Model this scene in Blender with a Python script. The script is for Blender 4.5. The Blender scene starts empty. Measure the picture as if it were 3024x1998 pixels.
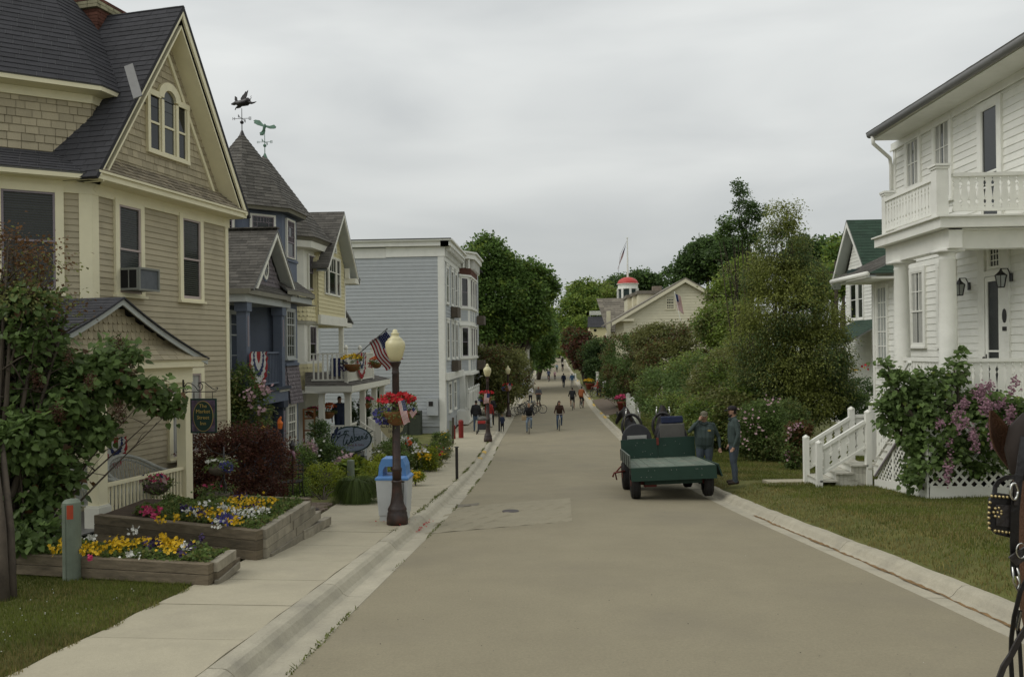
import bpy,bmesh,math,random
import numpy as np
from mathutils import Vector,Matrix
R = math.radians
random.seed(7); NR = np.random.RandomState(11)
SC = bpy.context.scene; COL = SC.collection
# ------------------------------------------------------------- camera
FPX,PSI,ROLL,EYE = 2400.0,math.atan(123 / 2400),0.0125,2.05
cd = bpy.data.cameras.new('camera'); cam = bpy.data.objects.new('camera',cd); COL.objects.link(cam)
cd.sensor_width = 36; cd.lens = 36 * FPX / 3024; cd.clip_start = 0.05; cd.clip_end = 9000
cd.shift_y = 30.5 / 3024; cd.shift_x = 0
cam.matrix_world = Matrix.Translation((0,0,EYE)) @ Matrix.Rotation(PSI,4,'Z') @ Matrix.Rotation(R(90),4,'X') @ Matrix.Rotation(-ROLL,4,'Z')
SC.camera = cam
# ------------------------------------------------------------- overcast sky and soft sun
SUN_EL,SUN_AZ = R(44),R(248)
W = bpy.data.worlds.new('World'); SC.world = W; W.use_nodes = True
nt = W.node_tree; nt.nodes.clear(); N = nt.nodes.new; LK = nt.links.new
out = N('ShaderNodeOutputWorld'); bg = N('ShaderNodeBackground'); bg2 = N('ShaderNodeBackground'); ad = N('ShaderNodeMixShader'); ad.inputs[0].default_value = .88
sk = N('ShaderNodeTexSky'); sk.sky_type = 'NISHITA'; sk.sun_disc = False; sk.sun_elevation = SUN_EL; sk.sun_rotation = SUN_AZ
LK(sk.outputs[0],bg.inputs[0]); bg.inputs[1].default_value = 0.05
tc = N('ShaderNodeTexCoord'); sep = N('ShaderNodeSeparateXYZ'); LK(tc.outputs['Generated'],sep.inputs[0])
mp = N('ShaderNodeMapping'); mp.inputs['Scale'].default_value = (1.0,1.0,3.6); LK(tc.outputs['Generated'],mp.inputs[0])
n1 = N('ShaderNodeTexNoise'); n1.inputs['Scale'].default_value = 2.3; n1.inputs['Detail'].default_value = 5; n1.inputs['Roughness'].default_value = .45
n1.inputs['Distortion'].default_value = .35; LK(mp.outputs[0],n1.inputs[0])
gr = N('ShaderNodeValToRGB'); LK(sep.outputs[2],gr.inputs[0])
gr.color_ramp.elements[0].position = 0; gr.color_ramp.elements[0].color = (.47,.478,.468,1)
gr.color_ramp.elements[1].position = 1; gr.color_ramp.elements[1].color = (.76,.76,.74,1)
e = gr.color_ramp.elements.new(.13); e.color = (.485,.493,.480,1)
e = gr.color_ramp.elements.new(.34); e.color = (.63,.64,.625,1)
cr = N('ShaderNodeValToRGB'); LK(n1.outputs[0],cr.inputs[0])
cr.color_ramp.elements[0].position = .30; cr.color_ramp.elements[0].color = (.74,.755,.77,1)
cr.color_ramp.elements[1].position = .72; cr.color_ramp.elements[1].color = (1.12,1.12,1.11,1)
mx = N('ShaderNodeMix'); mx.data_type = 'RGBA'; mx.blend_type = 'MULTIPLY'; mx.inputs[0].default_value = 1
LK(gr.outputs[0],mx.inputs[6]); LK(cr.outputs[0],mx.inputs[7]); LK(mx.outputs[2],bg2.inputs[0]); bg2.inputs[1].default_value = .97
LK(bg.outputs[0],ad.inputs[1]); LK(bg2.outputs[0],ad.inputs[2]); LK(ad.outputs[0],out.inputs[0])
sl = bpy.data.lights.new('sun','SUN'); sun = bpy.data.objects.new('sun',sl); COL.objects.link(sun)
sl.energy = 0.8; sl.angle = R(35); sl.color = (1,.965,.90)
sun.rotation_euler = (R(90) - SUN_EL,0,R(180) - SUN_AZ); sun.location = (0,0,60)
SC.view_settings.view_transform = 'Standard'; SC.view_settings.look = 'None'; SC.view_settings.exposure = 0.5; SC.view_settings.gamma = 1
SC.view_settings.use_curve_mapping = False
SC.cycles.max_bounces = 8; SC.cycles.diffuse_bounces = 5; SC.cycles.glossy_bounces = 2; SC.cycles.transparent_max_bounces = 8; SC.cycles.transmission_bounces = 3

# ------------------------------------------------------------- measuring helpers
CP,SP = math.cos(PSI),math.sin(PSI)
def ray(u,v):
    x,y = u - 1512,v - 999
    a = x * math.cos(ROLL) - y * math.sin(ROLL); b = x * math.sin(ROLL) + y * math.cos(ROLL) - 30.5
    a /= FPX; b /= FPX
    return Vector((a * CP - SP,a * SP + CP,-b))
EYEP = Vector((0,0,EYE))
def P(u,v,D): return EYEP + ray(u,v) * D
def prj(p):
    x,y,z = p[0],p[1],p[2] - EYE; D = -SP * x + CP * y; a = FPX * (CP * x + SP * y) / D; b = -FPX * z / D + 30.5
    return (1512 + a * math.cos(ROLL) + b * math.sin(ROLL),999 - a * math.sin(ROLL) + b * math.cos(ROLL),D)
KP = [(-60,-1.2),(-20,1.2),(0,2.05),(20,3.6),(30,4.28),(40,4.7),(55,4.98),(70,5.1),(100,4.85),(150,4.75),(224,4.6),(400,2.6),(440,3.4),(520,6.5),(6000,7.5)]
def lin(kp,y):
    if y <= kp[0][0]: return kp[0][1]
    for (a,b),(p,q) in zip(kp,kp[1:]):
        if y <= p: return b + (q - b) * (y - a) / (p - a)
    return kp[-1][1]
_zc = {}
def rz(y):
    k = round(y * 4)
    if k not in _zc: _zc[k] = EYE - sum(lin(KP,k / 4 + d) for d in (-4,-2,0,2,4)) / 5
    return _zc[k]
LE = [(-20,-2.1),(17,-2.1),(28,-2.35),(40,-2.75),(70,-3.1),(110,-2.95),(225,-2.7),(400,-3.0),(450,-3)]
RE = [(-20,4.15),(7.5,4.07),(10,3.95),(12,3.82),(14,3.70),(17,3.52),(20,3.46),(28,3.4),(40,3.3),(70,3.0),(110,2.95),(225,3.4),(400,3.6),(450,3.6)]
WE = [(-20,-3.95),(10,-4.02),(13,-4.1),(17,-4.7),(26,-5.05),(40,-5.3),(50,-6.0),(70,-6.2),(110,-6),(225,-6)]
def sm(kp,y): return sum(lin(kp,y + d) for d in (-3,-1,1,3)) / 4
def gz(x,y):
    L_,R_ = sm(LE,y),sm(RE,y)
    z = rz(y)
    if x < L_ - .3: return z + .135 + .012 * min(2.5,L_ - .3 - x)
    if x > R_ + .3: return z + .135 + min(.20,.45 * max(0,x - R_ - .56)) + .01 * min(6,x - R_)
    return z
def G(u,v,dz=.15):
    d = ray(u,v); t = 2.0
    while t < 600:
        p = EYEP + d * t
        if p.z <= rz(p.y) + dz: return p
        t *= 1.002
    return EYEP + d * 600

# ------------------------------------------------------------- objects
ROOTM = {}
def tag(o,label=None,cat=None,group=None,kind=None):
    if label: o['label'] = label
    if cat: o['category'] = cat
    if group: o['group'] = group
    if kind: o['kind'] = kind
    return o
def thing(name,label,cat,loc=(0,0,0),rotz=0,group=None):
    o = bpy.data.objects.new(name,None); COL.objects.link(o); o.empty_display_size = .2
    o.location = loc; o.rotation_euler = (0,0,rotz); ROOTM[o.name] = Matrix.Translation(loc) @ Matrix.Rotation(rotz,4,'Z')
    return tag(o,label,cat,group)
def mesh_obj(name,V,F,mats,parent=None,mi=None,smooth=False):
    me = bpy.data.meshes.new(name)
    if parent is not None and parent.name in ROOTM:
        Mi = ROOTM[parent.name].inverted()
        A = np.array([tuple(v) for v in V],dtype=float) if not isinstance(V,np.ndarray) else V
        Mn = np.array(Mi); A = A @ Mn[:3,:3].T + Mn[:3,3]; V = A
    if isinstance(V,np.ndarray): V = V.tolist()
    if isinstance(F,np.ndarray): F = F.tolist()
    me.from_pydata([tuple(v) for v in V],[],F)
    mats = mats if isinstance(mats,(list,tuple)) else [mats]
    for m in mats: me.materials.append(m)
    if mi is not None: me.polygons.foreach_set('material_index',np.array(mi,dtype=np.int32))
    if smooth: me.polygons.foreach_set('use_smooth',np.ones(len(me.polygons),dtype=bool))
    me.update()
    o = bpy.data.objects.new(name,me); COL.objects.link(o)
    if parent is not None:
        o.parent = parent; ROOTM[o.name] = ROOTM.get(parent.name,Matrix())
    return o
class MB:
    def __init__(s): s.v = []; s.f = []; s.m = []; s.k = 0
    def add(s,V,F):
        b = len(s.v); s.v += [tuple(x) for x in V]; s.f += [[i + b for i in f] for f in F]; s.m += [s.k] * len(F); return s
    def box(s,c,d,M=None):
        x,y,z = d[0] / 2,d[1] / 2,d[2] / 2; c = Vector(c)
        V = [c + Vector((i * x,j * y,k * z)) for i in (-1,1) for j in (-1,1) for k in (-1,1)]
        if M is not None: V = [M @ v for v in V]
        return s.add(V,[[0,1,3,2],[4,6,7,5],[0,4,5,1],[2,3,7,6],[0,2,6,4],[1,5,7,3]])
    def bar(s,a,b,w,h=None,up=(0,0,1)):
        h = h or w; a,b = Vector(a),Vector(b); d = (b - a).normalized(); up = Vector(up)
        x = d.cross(up)
        if x.length < 1e-4: x = d.cross(Vector((0,1,0)))
        x.normalize(); y = x.cross(d); V = []
        for p in (a,b):
            for i,j in ((-1,-1),(1,-1),(1,1),(-1,1)): V.append(p + x * (w / 2 * i) + y * (h / 2 * j))
        return s.add(V,[[0,3,2,1],[4,5,6,7],[0,1,5,4],[1,2,6,5],[2,3,7,6],[3,0,4,7]])
    def cyl(s,a,b,r0,r1=None,n=10,cap=True):
        r1 = r0 if r1 is None else r1; a,b = Vector(a),Vector(b); d = (b - a).normalized()
        x = d.cross(Vector((0,0,1)) if abs(d.z) < .95 else Vector((1,0,0))).normalized(); y = d.cross(x); V = []
        for p,r in ((a,r0),(b,r1)):
            for i in range(n):
                t = 2 * math.pi * i / n; V.append(p + x * (r * math.cos(t)) + y * (r * math.sin(t)))
        F = [[i,(i + 1) % n,n + (i + 1) % n,n + i] for i in range(n)]
        if cap: F += [list(range(n))[::-1],list(range(n,2 * n))]
        return s.add(V,F)
    def tube(s,pts,r,n=6):
        pts = [Vector(p) for p in pts]; V = []; F = []; m = len(pts)
        rr = r if isinstance(r,(list,tuple)) else [r] * m
        px = None
        for i,p in enumerate(pts):
            d = (pts[min(i + 1,m - 1)] - pts[max(i - 1,0)])
            d = d.normalized() if d.length > 1e-9 else Vector((0,0,1))
            if px is None: x = d.cross(Vector((0,0,1)) if abs(d.z) < .9 else Vector((1,0,0)))
            else: x = px - d * px.dot(d)
            x.normalize(); px = x; y = d.cross(x)
            for k in range(n):
                t = 2 * math.pi * k / n; V.append(p + x * (rr[i] * math.cos(t)) + y * (rr[i] * math.sin(t)))
        for i in range(m - 1):
            for k in range(n): F.append([i * n + k,i * n + (k + 1) % n,(i + 1) * n + (k + 1) % n,(i + 1) * n + k])
        F += [list(range(n))[::-1],[(m - 1) * n + k for k in range(n)]]
        return s.add(V,F)
    def lathe(s,prof,c=(0,0,0),n=20,sx=1,sy=1):
        V = []; F = []; m = len(prof)
        for r,z in prof:
            for k in range(n):
                t = 2 * math.pi * k / n; V.append((c[0] + r * sx * math.cos(t),c[1] + r * sy * math.sin(t),c[2] + z))
        for i in range(m - 1):
            for k in range(n): F.append([i * n + k,i * n + (k + 1) % n,(i + 1) * n + (k + 1) % n,(i + 1) * n + k])
        F += [list(range(n))[::-1],[(m - 1) * n + k for k in range(n)]]
        return s.add(V,F)
    def prism(s,poly,fr,h0,h1):
        # polygon in a face frame (s, t) thickened from h0 to h1 along its normal
        n = len(poly); V = [fr @ Vector((p[0],p[1],h0)) for p in poly] + [fr @ Vector((p[0],p[1],h1)) for p in poly]
        return s.add(V,[list(range(n))[::-1],list(range(n,2 * n))] + [[i,(i + 1) % n,n + (i + 1) % n,n + i] for i in range(n)])
    def fbox(s,fr,a,b,h0,h1):
        return s.prism([(a[0],a[1]),(b[0],a[1]),(b[0],b[1]),(a[0],b[1])],fr,h0,h1)
    def build(s,name,mats,parent=None,smooth=False,bevel=0):
        o = mesh_obj(name,s.v,s.f,mats,parent,s.m,smooth)
        if bevel:
            md = o.modifiers.new('bevel','BEVEL'); md.width = bevel; md.segments = 2; md.limit_method = 'ANGLE'; md.angle_limit = R(40)
        return o
def copy_tree(o,parent=None):
    c = o.copy(); COL.objects.link(c)
    if parent is not None: c.parent = parent
    for ch in list(o.children): copy_tree(ch,c)
    return c
def frame(p0,ex,ey):
    ex = Vector(ex).normalized(); ey = Vector(ey); n = ex.cross(ey).normalized(); ey = n.cross(ex)
    return Matrix(((ex.x,ey.x,n.x,p0[0]),(ex.y,ey.y,n.y,p0[1]),(ex.z,ey.z,n.z,p0[2]),(0,0,0,1)))
def wall(p0,az):
    # vertical face through p0; az = direction of its local x, degrees clockwise from +Y
    return frame(p0,(math.sin(R(az)),math.cos(R(az)),0),(0,0,1))
def hit(fr,u,v,h=0):
    Mi = fr.inverted(); o = Mi @ EYEP; d = Mi.to_3x3() @ ray(u,v); t = (h - o.z) / d.z; p = o + d * t
    return (p.x,p.y)
def at(fr,s,t,h=0): return fr @ Vector((s,t,h))
def clip(poly,a,b,c):
    # keep a*x+b*y<=c
    o = []; n = len(poly)
    for i in range(n):
        p,q = poly[i],poly[(i + 1) % n]; dp = a * p[0] + b * p[1] - c; dq = a * q[0] + b * q[1] - c
        if dp <= 0: o.append(p)
        if (dp < 0 < dq) or (dq < 0 < dp):
            k = dp / (dp - dq); o.append((p[0] + (q[0] - p[0]) * k,p[1] + (q[1] - p[1]) * k))
    return o
def area(p): return abs(sum(p[i][0] * p[(i + 1) % len(p)][1] - p[(i + 1) % len(p)][0] * p[i][1] for i in range(len(p)))) / 2
def courses(fr,poly,exp,th,width=None,gap=.004,scal=False,jit=0,holes=(),h0=.0):
    """cut the polygon into clapboards (width None) or shingles; returns [(V, F)] in world space"""
    P_ = []; t0 = min(p[1] for p in poly); t1 = max(p[1] for p in poly); k = 0; t = t0
    while t < t1 - .004:
        te = min(t + exp,t1); band = clip(clip(poly,0,-1,-t),0,1,te)
        if len(band) >= 3 and area(band) > 1e-4:
            s0 = min(p[0] for p in band); s1 = max(p[0] for p in band)
            cuts = [s0,s1]
            if width:
                cuts = [s0]; x = s0 + width * (random.uniform(.3,1) if jit else (.5 if k % 2 else 1))
                while x < s1 - width * .15: cuts.append(x); x += width * (1 + random.uniform(-jit,jit))
                cuts.append(s1)
            for a,b in zip(cuts,cuts[1:]):
                pc = band if not width else clip(clip(band,-1,0,-(a + gap / 2)),1,0,b - gap / 2)
                if len(pc) < 3 or area(pc) < 2e-5: continue
                tt = th * (1 + (random.uniform(-.25,.25) if width else 0))
                if scal and width and abs(min(p[1] for p in pc) - t) < 1e-6 and te - t > exp * .8 and b - a > width * .7:
                    m = (a + b) / 2; r = (b - a - gap) / 2
                    lo = [(m - r * math.cos(math.pi * i / 6),t + r * .75 * (1 - math.sin(math.pi * i / 6))) for i in range(7)]
                    pc = clip(clip(lo + [(b - gap / 2,te),(a + gap / 2,te)],0,1,te),0,-1,-t)
                hh = lambda y: h0 + .003 + tt * (1 - (y - t) / exp)
                n = len(pc); V = [at(fr,x,y,hh(y)) for x,y in pc] + [at(fr,x,y,h0 + .0) for x,y in pc]
                F = [list(range(n))] + [[i,n + i,n + (i + 1) % n,(i + 1) % n] for i in range(n)]
                P_.append((V,F))
        t = te; k += 1
    return P_
BUDGET = {}
def put(pieces,name,m,parent,cap=300,rest=None):
    """the largest pieces on screen become parts, the rest one joined part"""
    key = (parent.name,name); left = cap - BUDGET.get(key,0)
    def rank(p):
        c = sum((Vector(v) for v in p[0]),Vector()) / len(p[0]); q = (cam.matrix_world.inverted() @ c)
        if q.z > -.5: return 1e9
        off = max(abs(q.x / -q.z) / .63,abs(q.y / -q.z + .0) / .44)
        return -q.z + (1000 if off > 1.03 else 0)
    pieces = sorted(pieces,key=rank); one = [p for p in pieces[:max(0,left)] if rank(p) < 900]; rst = pieces[len(one):]
    for V,F in one: mesh_obj(name,V,F,m,parent)
    BUDGET[key] = BUDGET.get(key,0) + len(one)
    if rst:
        b = MB()
        for V,F in rst: b.add(V,F)
        o = b.build(rest or name + '_courses',m,parent); o['kind'] = 'stuff'

# ------------------------------------------------------------- materials
MATS = {}
def mat(name,col,rough=.7,var=.12,scale=6,isl=0.0,bump=0,bscale=40,metal=0,stain=0,stcol=None,stscale=.8,spec=.35,stretch=None,trans=0,coat=0,grain=0):
    if name in MATS: return MATS[name]
    m = bpy.data.materials.new(name); m.use_nodes = True; t = m.node_tree; b = t.nodes['Principled BSDF']; L = t.links.new; Nn = t.nodes.new
    b.inputs['Roughness'].default_value = rough; b.inputs['Metallic'].default_value = metal; b.inputs['Specular IOR Level'].default_value = spec
    if coat: b.inputs['Coat Weight'].default_value = coat
    c = (*col,1) if len(col) == 3 else col
    co = Nn('ShaderNodeTexCoord'); mp = Nn('ShaderNodeMapping'); L(co.outputs['Object'],mp.inputs[0])
    if stretch: mp.inputs['Scale'].default_value = stretch
    nz = Nn('ShaderNodeTexNoise'); nz.inputs['Scale'].default_value = scale; nz.inputs['Detail'].default_value = 4; nz.inputs['Roughness'].default_value = .6; L(mp.outputs[0],nz.inputs[0])
    mr = Nn('ShaderNodeMapRange'); mr.inputs[1].default_value = .3; mr.inputs[2].default_value = .7; mr.inputs[3].default_value = 1 - var; mr.inputs[4].default_value = 1 + var; L(nz.outputs[0],mr.inputs[0])
    val = mr.outputs[0]
    if isl:
        gi = Nn('ShaderNodeNewGeometry'); oi = Nn('ShaderNodeObjectInfo'); a1 = Nn('ShaderNodeMath'); a1.operation = 'ADD'; L(gi.outputs['Random Per Island'],a1.inputs[0]); L(oi.outputs['Random'],a1.inputs[1])
        fr = Nn('ShaderNodeMath'); fr.operation = 'FRACT'; L(a1.outputs[0],fr.inputs[0])
        m2 = Nn('ShaderNodeMapRange'); m2.inputs[3].default_value = 1 - isl; m2.inputs[4].default_value = 1 + isl; L(fr.outputs[0],m2.inputs[0])
        mu = Nn('ShaderNodeMath'); mu.operation = 'MULTIPLY'; L(val,mu.inputs[0]); L(m2.outputs[0],mu.inputs[1]); val = mu.outputs[0]
    if grain:
        n4 = Nn('ShaderNodeTexNoise'); n4.inputs['Scale'].default_value = 42; n4.inputs['Detail'].default_value = 8; n4.inputs['Roughness'].default_value = .85; L(mp.outputs[0],n4.inputs[0])
        m4 = Nn('ShaderNodeMapRange'); m4.inputs[1].default_value = .3; m4.inputs[2].default_value = .7; m4.inputs[3].default_value = 1 - grain; m4.inputs[4].default_value = 1 + grain; L(n4.outputs[0],m4.inputs[0])
        mv = Nn('ShaderNodeMath'); mv.operation = 'MULTIPLY'; L(val,mv.inputs[0]); L(m4.outputs[0],mv.inputs[1]); val = mv.outputs[0]
    vm = Nn('ShaderNodeVectorMath'); vm.operation = 'SCALE'; vm.inputs[0].default_value = c[:3]; L(val,vm.inputs['Scale']); cout = vm.outputs[0]
    if stain:
        n2 = Nn('ShaderNodeTexNoise'); n2.inputs['Scale'].default_value = stscale; n2.inputs['Detail'].default_value = 6; n2.inputs['Roughness'].default_value = .65; L(mp.outputs[0],n2.inputs[0])
        m3 = Nn('ShaderNodeMapRange'); m3.inputs[1].default_value = .5; m3.inputs[2].default_value = .72; m3.inputs[4].default_value = stain; L(n2.outputs[0],m3.inputs[0])
        mx = Nn('ShaderNodeMix'); mx.data_type = 'RGBA'; L(m3.outputs[0],mx.inputs[0]); L(cout,mx.inputs[6]); mx.inputs[7].default_value = (*(stcol or [x * .5 for x in c[:3]]),1); cout = mx.outputs[2]
    L(cout,b.inputs['Base Color'])
    if bump:
        n3 = Nn('ShaderNodeTexNoise'); n3.inputs['Scale'].default_value = bscale; n3.inputs['Detail'].default_value = 3; L(mp.outputs[0],n3.inputs[0])
        bp = Nn('ShaderNodeBump'); bp.inputs['Strength'].default_value = bump; bp.inputs['Distance'].default_value = .01; L(n3.outputs[0],bp.inputs['Height']); L(bp.outputs[0],b.inputs['Normal'])
    if trans:
        tr = Nn('ShaderNodeBsdfTranslucent'); L(cout,tr.inputs[0]); ms = Nn('ShaderNodeMixShader'); ms.inputs[0].default_value = trans
        L(b.outputs[0],ms.inputs[1]); L(tr.outputs[0],ms.inputs[2]); L(ms.outputs[0],t.nodes['Material Output'].inputs[0])
    MATS[name] = m; return m
def M_(n): return MATS[n]
mat('asphalt',(.262,.232,.158),.9,.06,1.2,grain=.22,bump=.5,bscale=160,stain=.6,stcol=(.205,.182,.134),stscale=.35)
mat('asphalt_patch',(.292,.262,.184),.9,.05,3,grain=.18,bump=.4,bscale=140)
mat('asphalt_dark',(.185,.168,.13),.9,.1,3,bump=.4,bscale=120)
mat('concrete',(.385,.35,.255),.85,.06,3,grain=.12,isl=.04,bump=.3,bscale=90,stain=.35,stcol=(.29,.262,.20),stscale=1.2)
mat('kerb_stone',(.40,.37,.285),.88,.12,5,grain=.16,isl=.05,bump=.5,bscale=60,stain=.55,stcol=(.15,.14,.12),stscale=2.5)
mat('kerb_yellow',(.55,.36,.07),.8,.25,12,stain=.5,stcol=(.3,.27,.2),stscale=5)
mat('rust_dirt',(.20,.125,.055),.95,.3,12,bump=.5)
mat('soil',(.055,.038,.025),.95,.3,9,bump=.8,bscale=30)
mat('lawn_soil',(.105,.112,.030),.95,.3,2.2,bump=.7,bscale=60,stain=.6,stcol=(.17,.14,.055),stscale=1.1)
mat('grass_blade',(.118,.142,.026),.6,.35,.9,isl=.35,trans=.3)
mat('grass_dry',(.225,.190,.065),.7,.3,1.2,isl=.35,trans=.25)
mat('taupe_paint',(.41,.362,.25),.65,.04,3,isl=.07,bump=.15,bscale=60,stain=.3,stscale=1.6)
mat('taupe_shingle',(.38,.332,.225),.75,.06,5,isl=.14,bump=.3,bscale=50,stretch=(1,1,.3))
mat('cream_trim',(.76,.71,.50),.55,.04,4,isl=.03,bump=.1,stain=.15,stcol=(.56,.52,.35),stscale=1.5)
mat('pink_sash',(.42,.35,.33),.5,.04,4)
mat('roof_dark',(.042,.042,.047),.92,.10,8,isl=.14,bump=.6,bscale=120)
mat('roof_grey',(.105,.098,.085),.92,.14,6,isl=.28,bump=.6,bscale=90)
mat('wood_shake',(.26,.225,.165),.85,.12,5,isl=.32,bump=.5,bscale=40)
mat('brick_red',(.11,.045,.030),.9,.15,9,isl=.3,bump=.5,bscale=60)
mat('brick_cream',(.30,.28,.18),.9,.15,9,isl=.2,bump=.5,bscale=60)
mat('lead_grey',(.17,.17,.165),.6,.1,6)
mat('glass_dark',(.012,.014,.014),.06,.05,3,spec=.6)
mat('glass_mid',(.05,.055,.05),.08,.1,3,spec=.6)
mat('glass_white',(.34,.36,.34),.18,.15,3,spec=.5)
mat('blind_slat',(.045,.048,.04),.6,.1,8,isl=.15)
mat('curtain',(.46,.46,.42),.9,.15,5,stretch=(6,6,.6))
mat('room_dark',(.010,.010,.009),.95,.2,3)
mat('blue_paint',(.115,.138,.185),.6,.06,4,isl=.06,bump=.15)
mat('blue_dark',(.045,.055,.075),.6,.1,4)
mat('mauve_shingle',(.16,.14,.148),.75,.08,5,isl=.14,bump=.2)
mat('mauve_panel',(.23,.20,.22),.6,.05,4)
mat('grey_trim',(.40,.42,.40),.55,.05,4,isl=.03)
mat('beige_gutter',(.20,.19,.145),.6,.06,4)
mat('yellow_paint',(.62,.56,.33),.6,.04,3,isl=.04,bump=.1)
mat('white_paint',(.72,.71,.62),.55,.04,3,isl=.035,bump=.12,stain=.14,stcol=(.44,.42,.34),stscale=1.3)
mat('white_worn',(.52,.51,.44),.7,.08,5,isl=.05,bump=.3,stain=.75,stcol=(.13,.11,.085),stscale=5,stretch=(1,1,2.2))
mat('white_house',(.76,.76,.70),.55,.03,3,isl=.05,bump=.2,stain=.3,stcol=(.48,.48,.42),stscale=1.3)
mat('greyblue_siding',(.40,.425,.435),.6,.04,3,isl=.05,bump=.1)
mat('court_cream',(.66,.62,.46),.6,.04,2,isl=.04)
mat('court_roof',(.20,.18,.145),.9,.15,4,isl=.25,bump=.4)
mat('green_roof',(.028,.055,.036),.85,.1,5,isl=.15,bump=.4)
mat('red_dome',(.45,.055,.045),.5,.08,5)
mat('louver_green',(.018,.035,.032),.6,.1,6)
mat('iron_black',(.014,.012,.012),.42,.25,9,bump=.2,spec=.5)
mat('iron_rusty',(.028,.017,.014),.5,.4,12,bump=.35,bscale=30,stain=.65,stcol=(.10,.032,.016),stscale=4,spec=.5)
mat('globe_cream',(.62,.57,.34),.35,.04,3,stain=.25,stcol=(.42,.37,.20),stscale=3,spec=.5)
mat('timber',(.13,.105,.07),.85,.28,5,isl=.25,bump=.7,bscale=30,stain=.5,stcol=(.03,.025,.018),stscale=2.2,stretch=(1,1,5))
mat('timber_light',(.26,.235,.18),.85,.22,5,isl=.2,bump=.6,bscale=30,stain=.4,stcol=(.08,.07,.05),stscale=3)
mat('bark',(.065,.052,.038),.95,.3,8,bump=.9,bscale=25,stretch=(1,1,.3))
mat('twig',(.05,.036,.025),.9,.2,8)
mat('plastic_white',(.50,.52,.52),.5,.05,4,stain=.2,stcol=(.34,.33,.29),stscale=2)
mat('plastic_blue',(.10,.24,.52),.45,.08,4,stain=.25,stcol=(.25,.36,.48),stscale=4)
mat('post_green',(.16,.19,.145),.6,.12,6,stain=.3,stcol=(.09,.10,.075),stscale=5)
mat('sticker_red',(.38,.06,.025),.5,.1,8)
mat('wicker',(.36,.37,.34),.7,.15,20,isl=.1)
mat('gold',(.42,.30,.08),.45,.1,8,metal=.2)
mat('sign_green',(.012,.035,.028),.4,.1,5)
mat('sign_blue',(.21,.25,.31),.6,.22,3,bump=.5,bscale=20,stretch=(1,1,9))
mat('sign_cream',(.46,.41,.24),.6,.06,4)
mat('sign_border',(.09,.06,.10),.6,.7,9,stain=.9,stcol=(.05,.10,.05),stscale=8)
mat('cart_green',(.012,.038,.025),.6,.18,5,bump=.2,stain=.35,stcol=(.006,.018,.015),stscale=5)
mat('cart_floor',(.12,.155,.12),.7,.3,4,isl=.12,bump=.3,stain=.75,stcol=(.20,.18,.14),stscale=2.4)
mat('cart_rail',(.11,.13,.11),.75,.25,6,stain=.4)
mat('cart_red',(.13,.022,.014),.6,.25,7,stain=.5,stcol=(.02,.01,.008),stscale=5)
mat('rubber',(.016,.014,.012),.85,.25,9,bump=.3)
mat('case_dark',(.030,.030,.034),.55,.12,6,bump=.2)
mat('case_grey',(.095,.092,.082),.5,.12,6)
mat('case_blue',(.012,.020,.055),.6,.15,6)
mat('chrome',(.55,.55,.52),.25,.05,5,metal=1)
mat('silver',(.36,.36,.34),.45,.1,5,metal=.5)
mat('brass',(.45,.36,.18),.3,.12,9,metal=.8)
mat('leather',(.009,.008,.008),.5,.3,9,bump=.3,bscale=60,spec=.5)
mat('leather_worn',(.028,.024,.023),.45,.3,12,bump=.3,bscale=80,spec=.5)
mat('horse_brown',(.095,.044,.021),.6,.3,7,bump=1.0,bscale=260,stretch=(1,1,.35))
mat('horse_dark',(.007,.006,.006),.6,.3,8,bump=.2)
mat('paver',(.16,.125,.092),.9,.1,6,isl=.2,bump=.4)
mat('rock',(.22,.18,.14),.9,.25,6,bump=.6,bscale=20)
mat('utility_green',(.040,.048,.034),.7,.12,5)
mat('hydrant_red',(.20,.018,.014),.55,.15,6)
mat('lake',(.16,.21,.25),.12,.05,.4,bump=.2,bscale=2)
mat('window_box',(.10,.082,.062),.85,.15,6)
mat('flag_red',(.28,.018,.022),.7,.1,6,trans=.2)
mat('flag_white',(.55,.55,.52),.7,.06,6,trans=.2)
mat('flag_blue',(.016,.024,.085),.7,.1,6,trans=.1)
mat('ac_grey',(.20,.205,.18),.6,.06,5)
mat('ac_side',(.10,.11,.12),.6,.15,9)
mat('peg_orange',(.55,.13,.02),.6,.1,6)
mat('hose_tan',(.20,.09,.03),.7,.12,6)
def leafmat(name,c,isl=.42,trans=.5,rough=.5): return mat(name,c,rough,.22,1.2,isl=isl,trans=trans,spec=.3)
leafmat('leaf_lilac',(0.131,0.197,0.060)); leafmat('leaf_maple',(0.124,0.204,0.051)); leafmat('leaf_light',(0.204,0.275,0.056))
leafmat('leaf_cedar',(0.215,0.243,0.058)); leafmat('leaf_dark',(0.091,0.146,0.052)); leafmat('leaf_brown',(0.142,0.078,0.035))
leafmat('leaf_red',(.115,.045,.030),.5); leafmat('leaf_olive',(0.186,0.196,0.064)); leafmat('leaf_lime',(0.263,0.303,0.035)); leafmat('leaf_bed',(0.125,0.184,0.051))
leafmat('leaf_daylily',(.105,.150,.036)); leafmat('dead_head',(.070,.030,.016),.4,.1)
for n_,c_ in dict(yellow=(.60,.38,.01),white=(.62,.62,.56),purple=(.035,.018,.07),blue=(.075,.07,.26),pink=(.50,.05,.14),red=(.42,.012,.018),lilac=(.27,.15,.19),pale=(.42,.28,.30),orange=(.55,.10,.02)).items():
    mat('petal_' + n_,c_,.6,.15,8,isl=.25,trans=.15)

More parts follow.
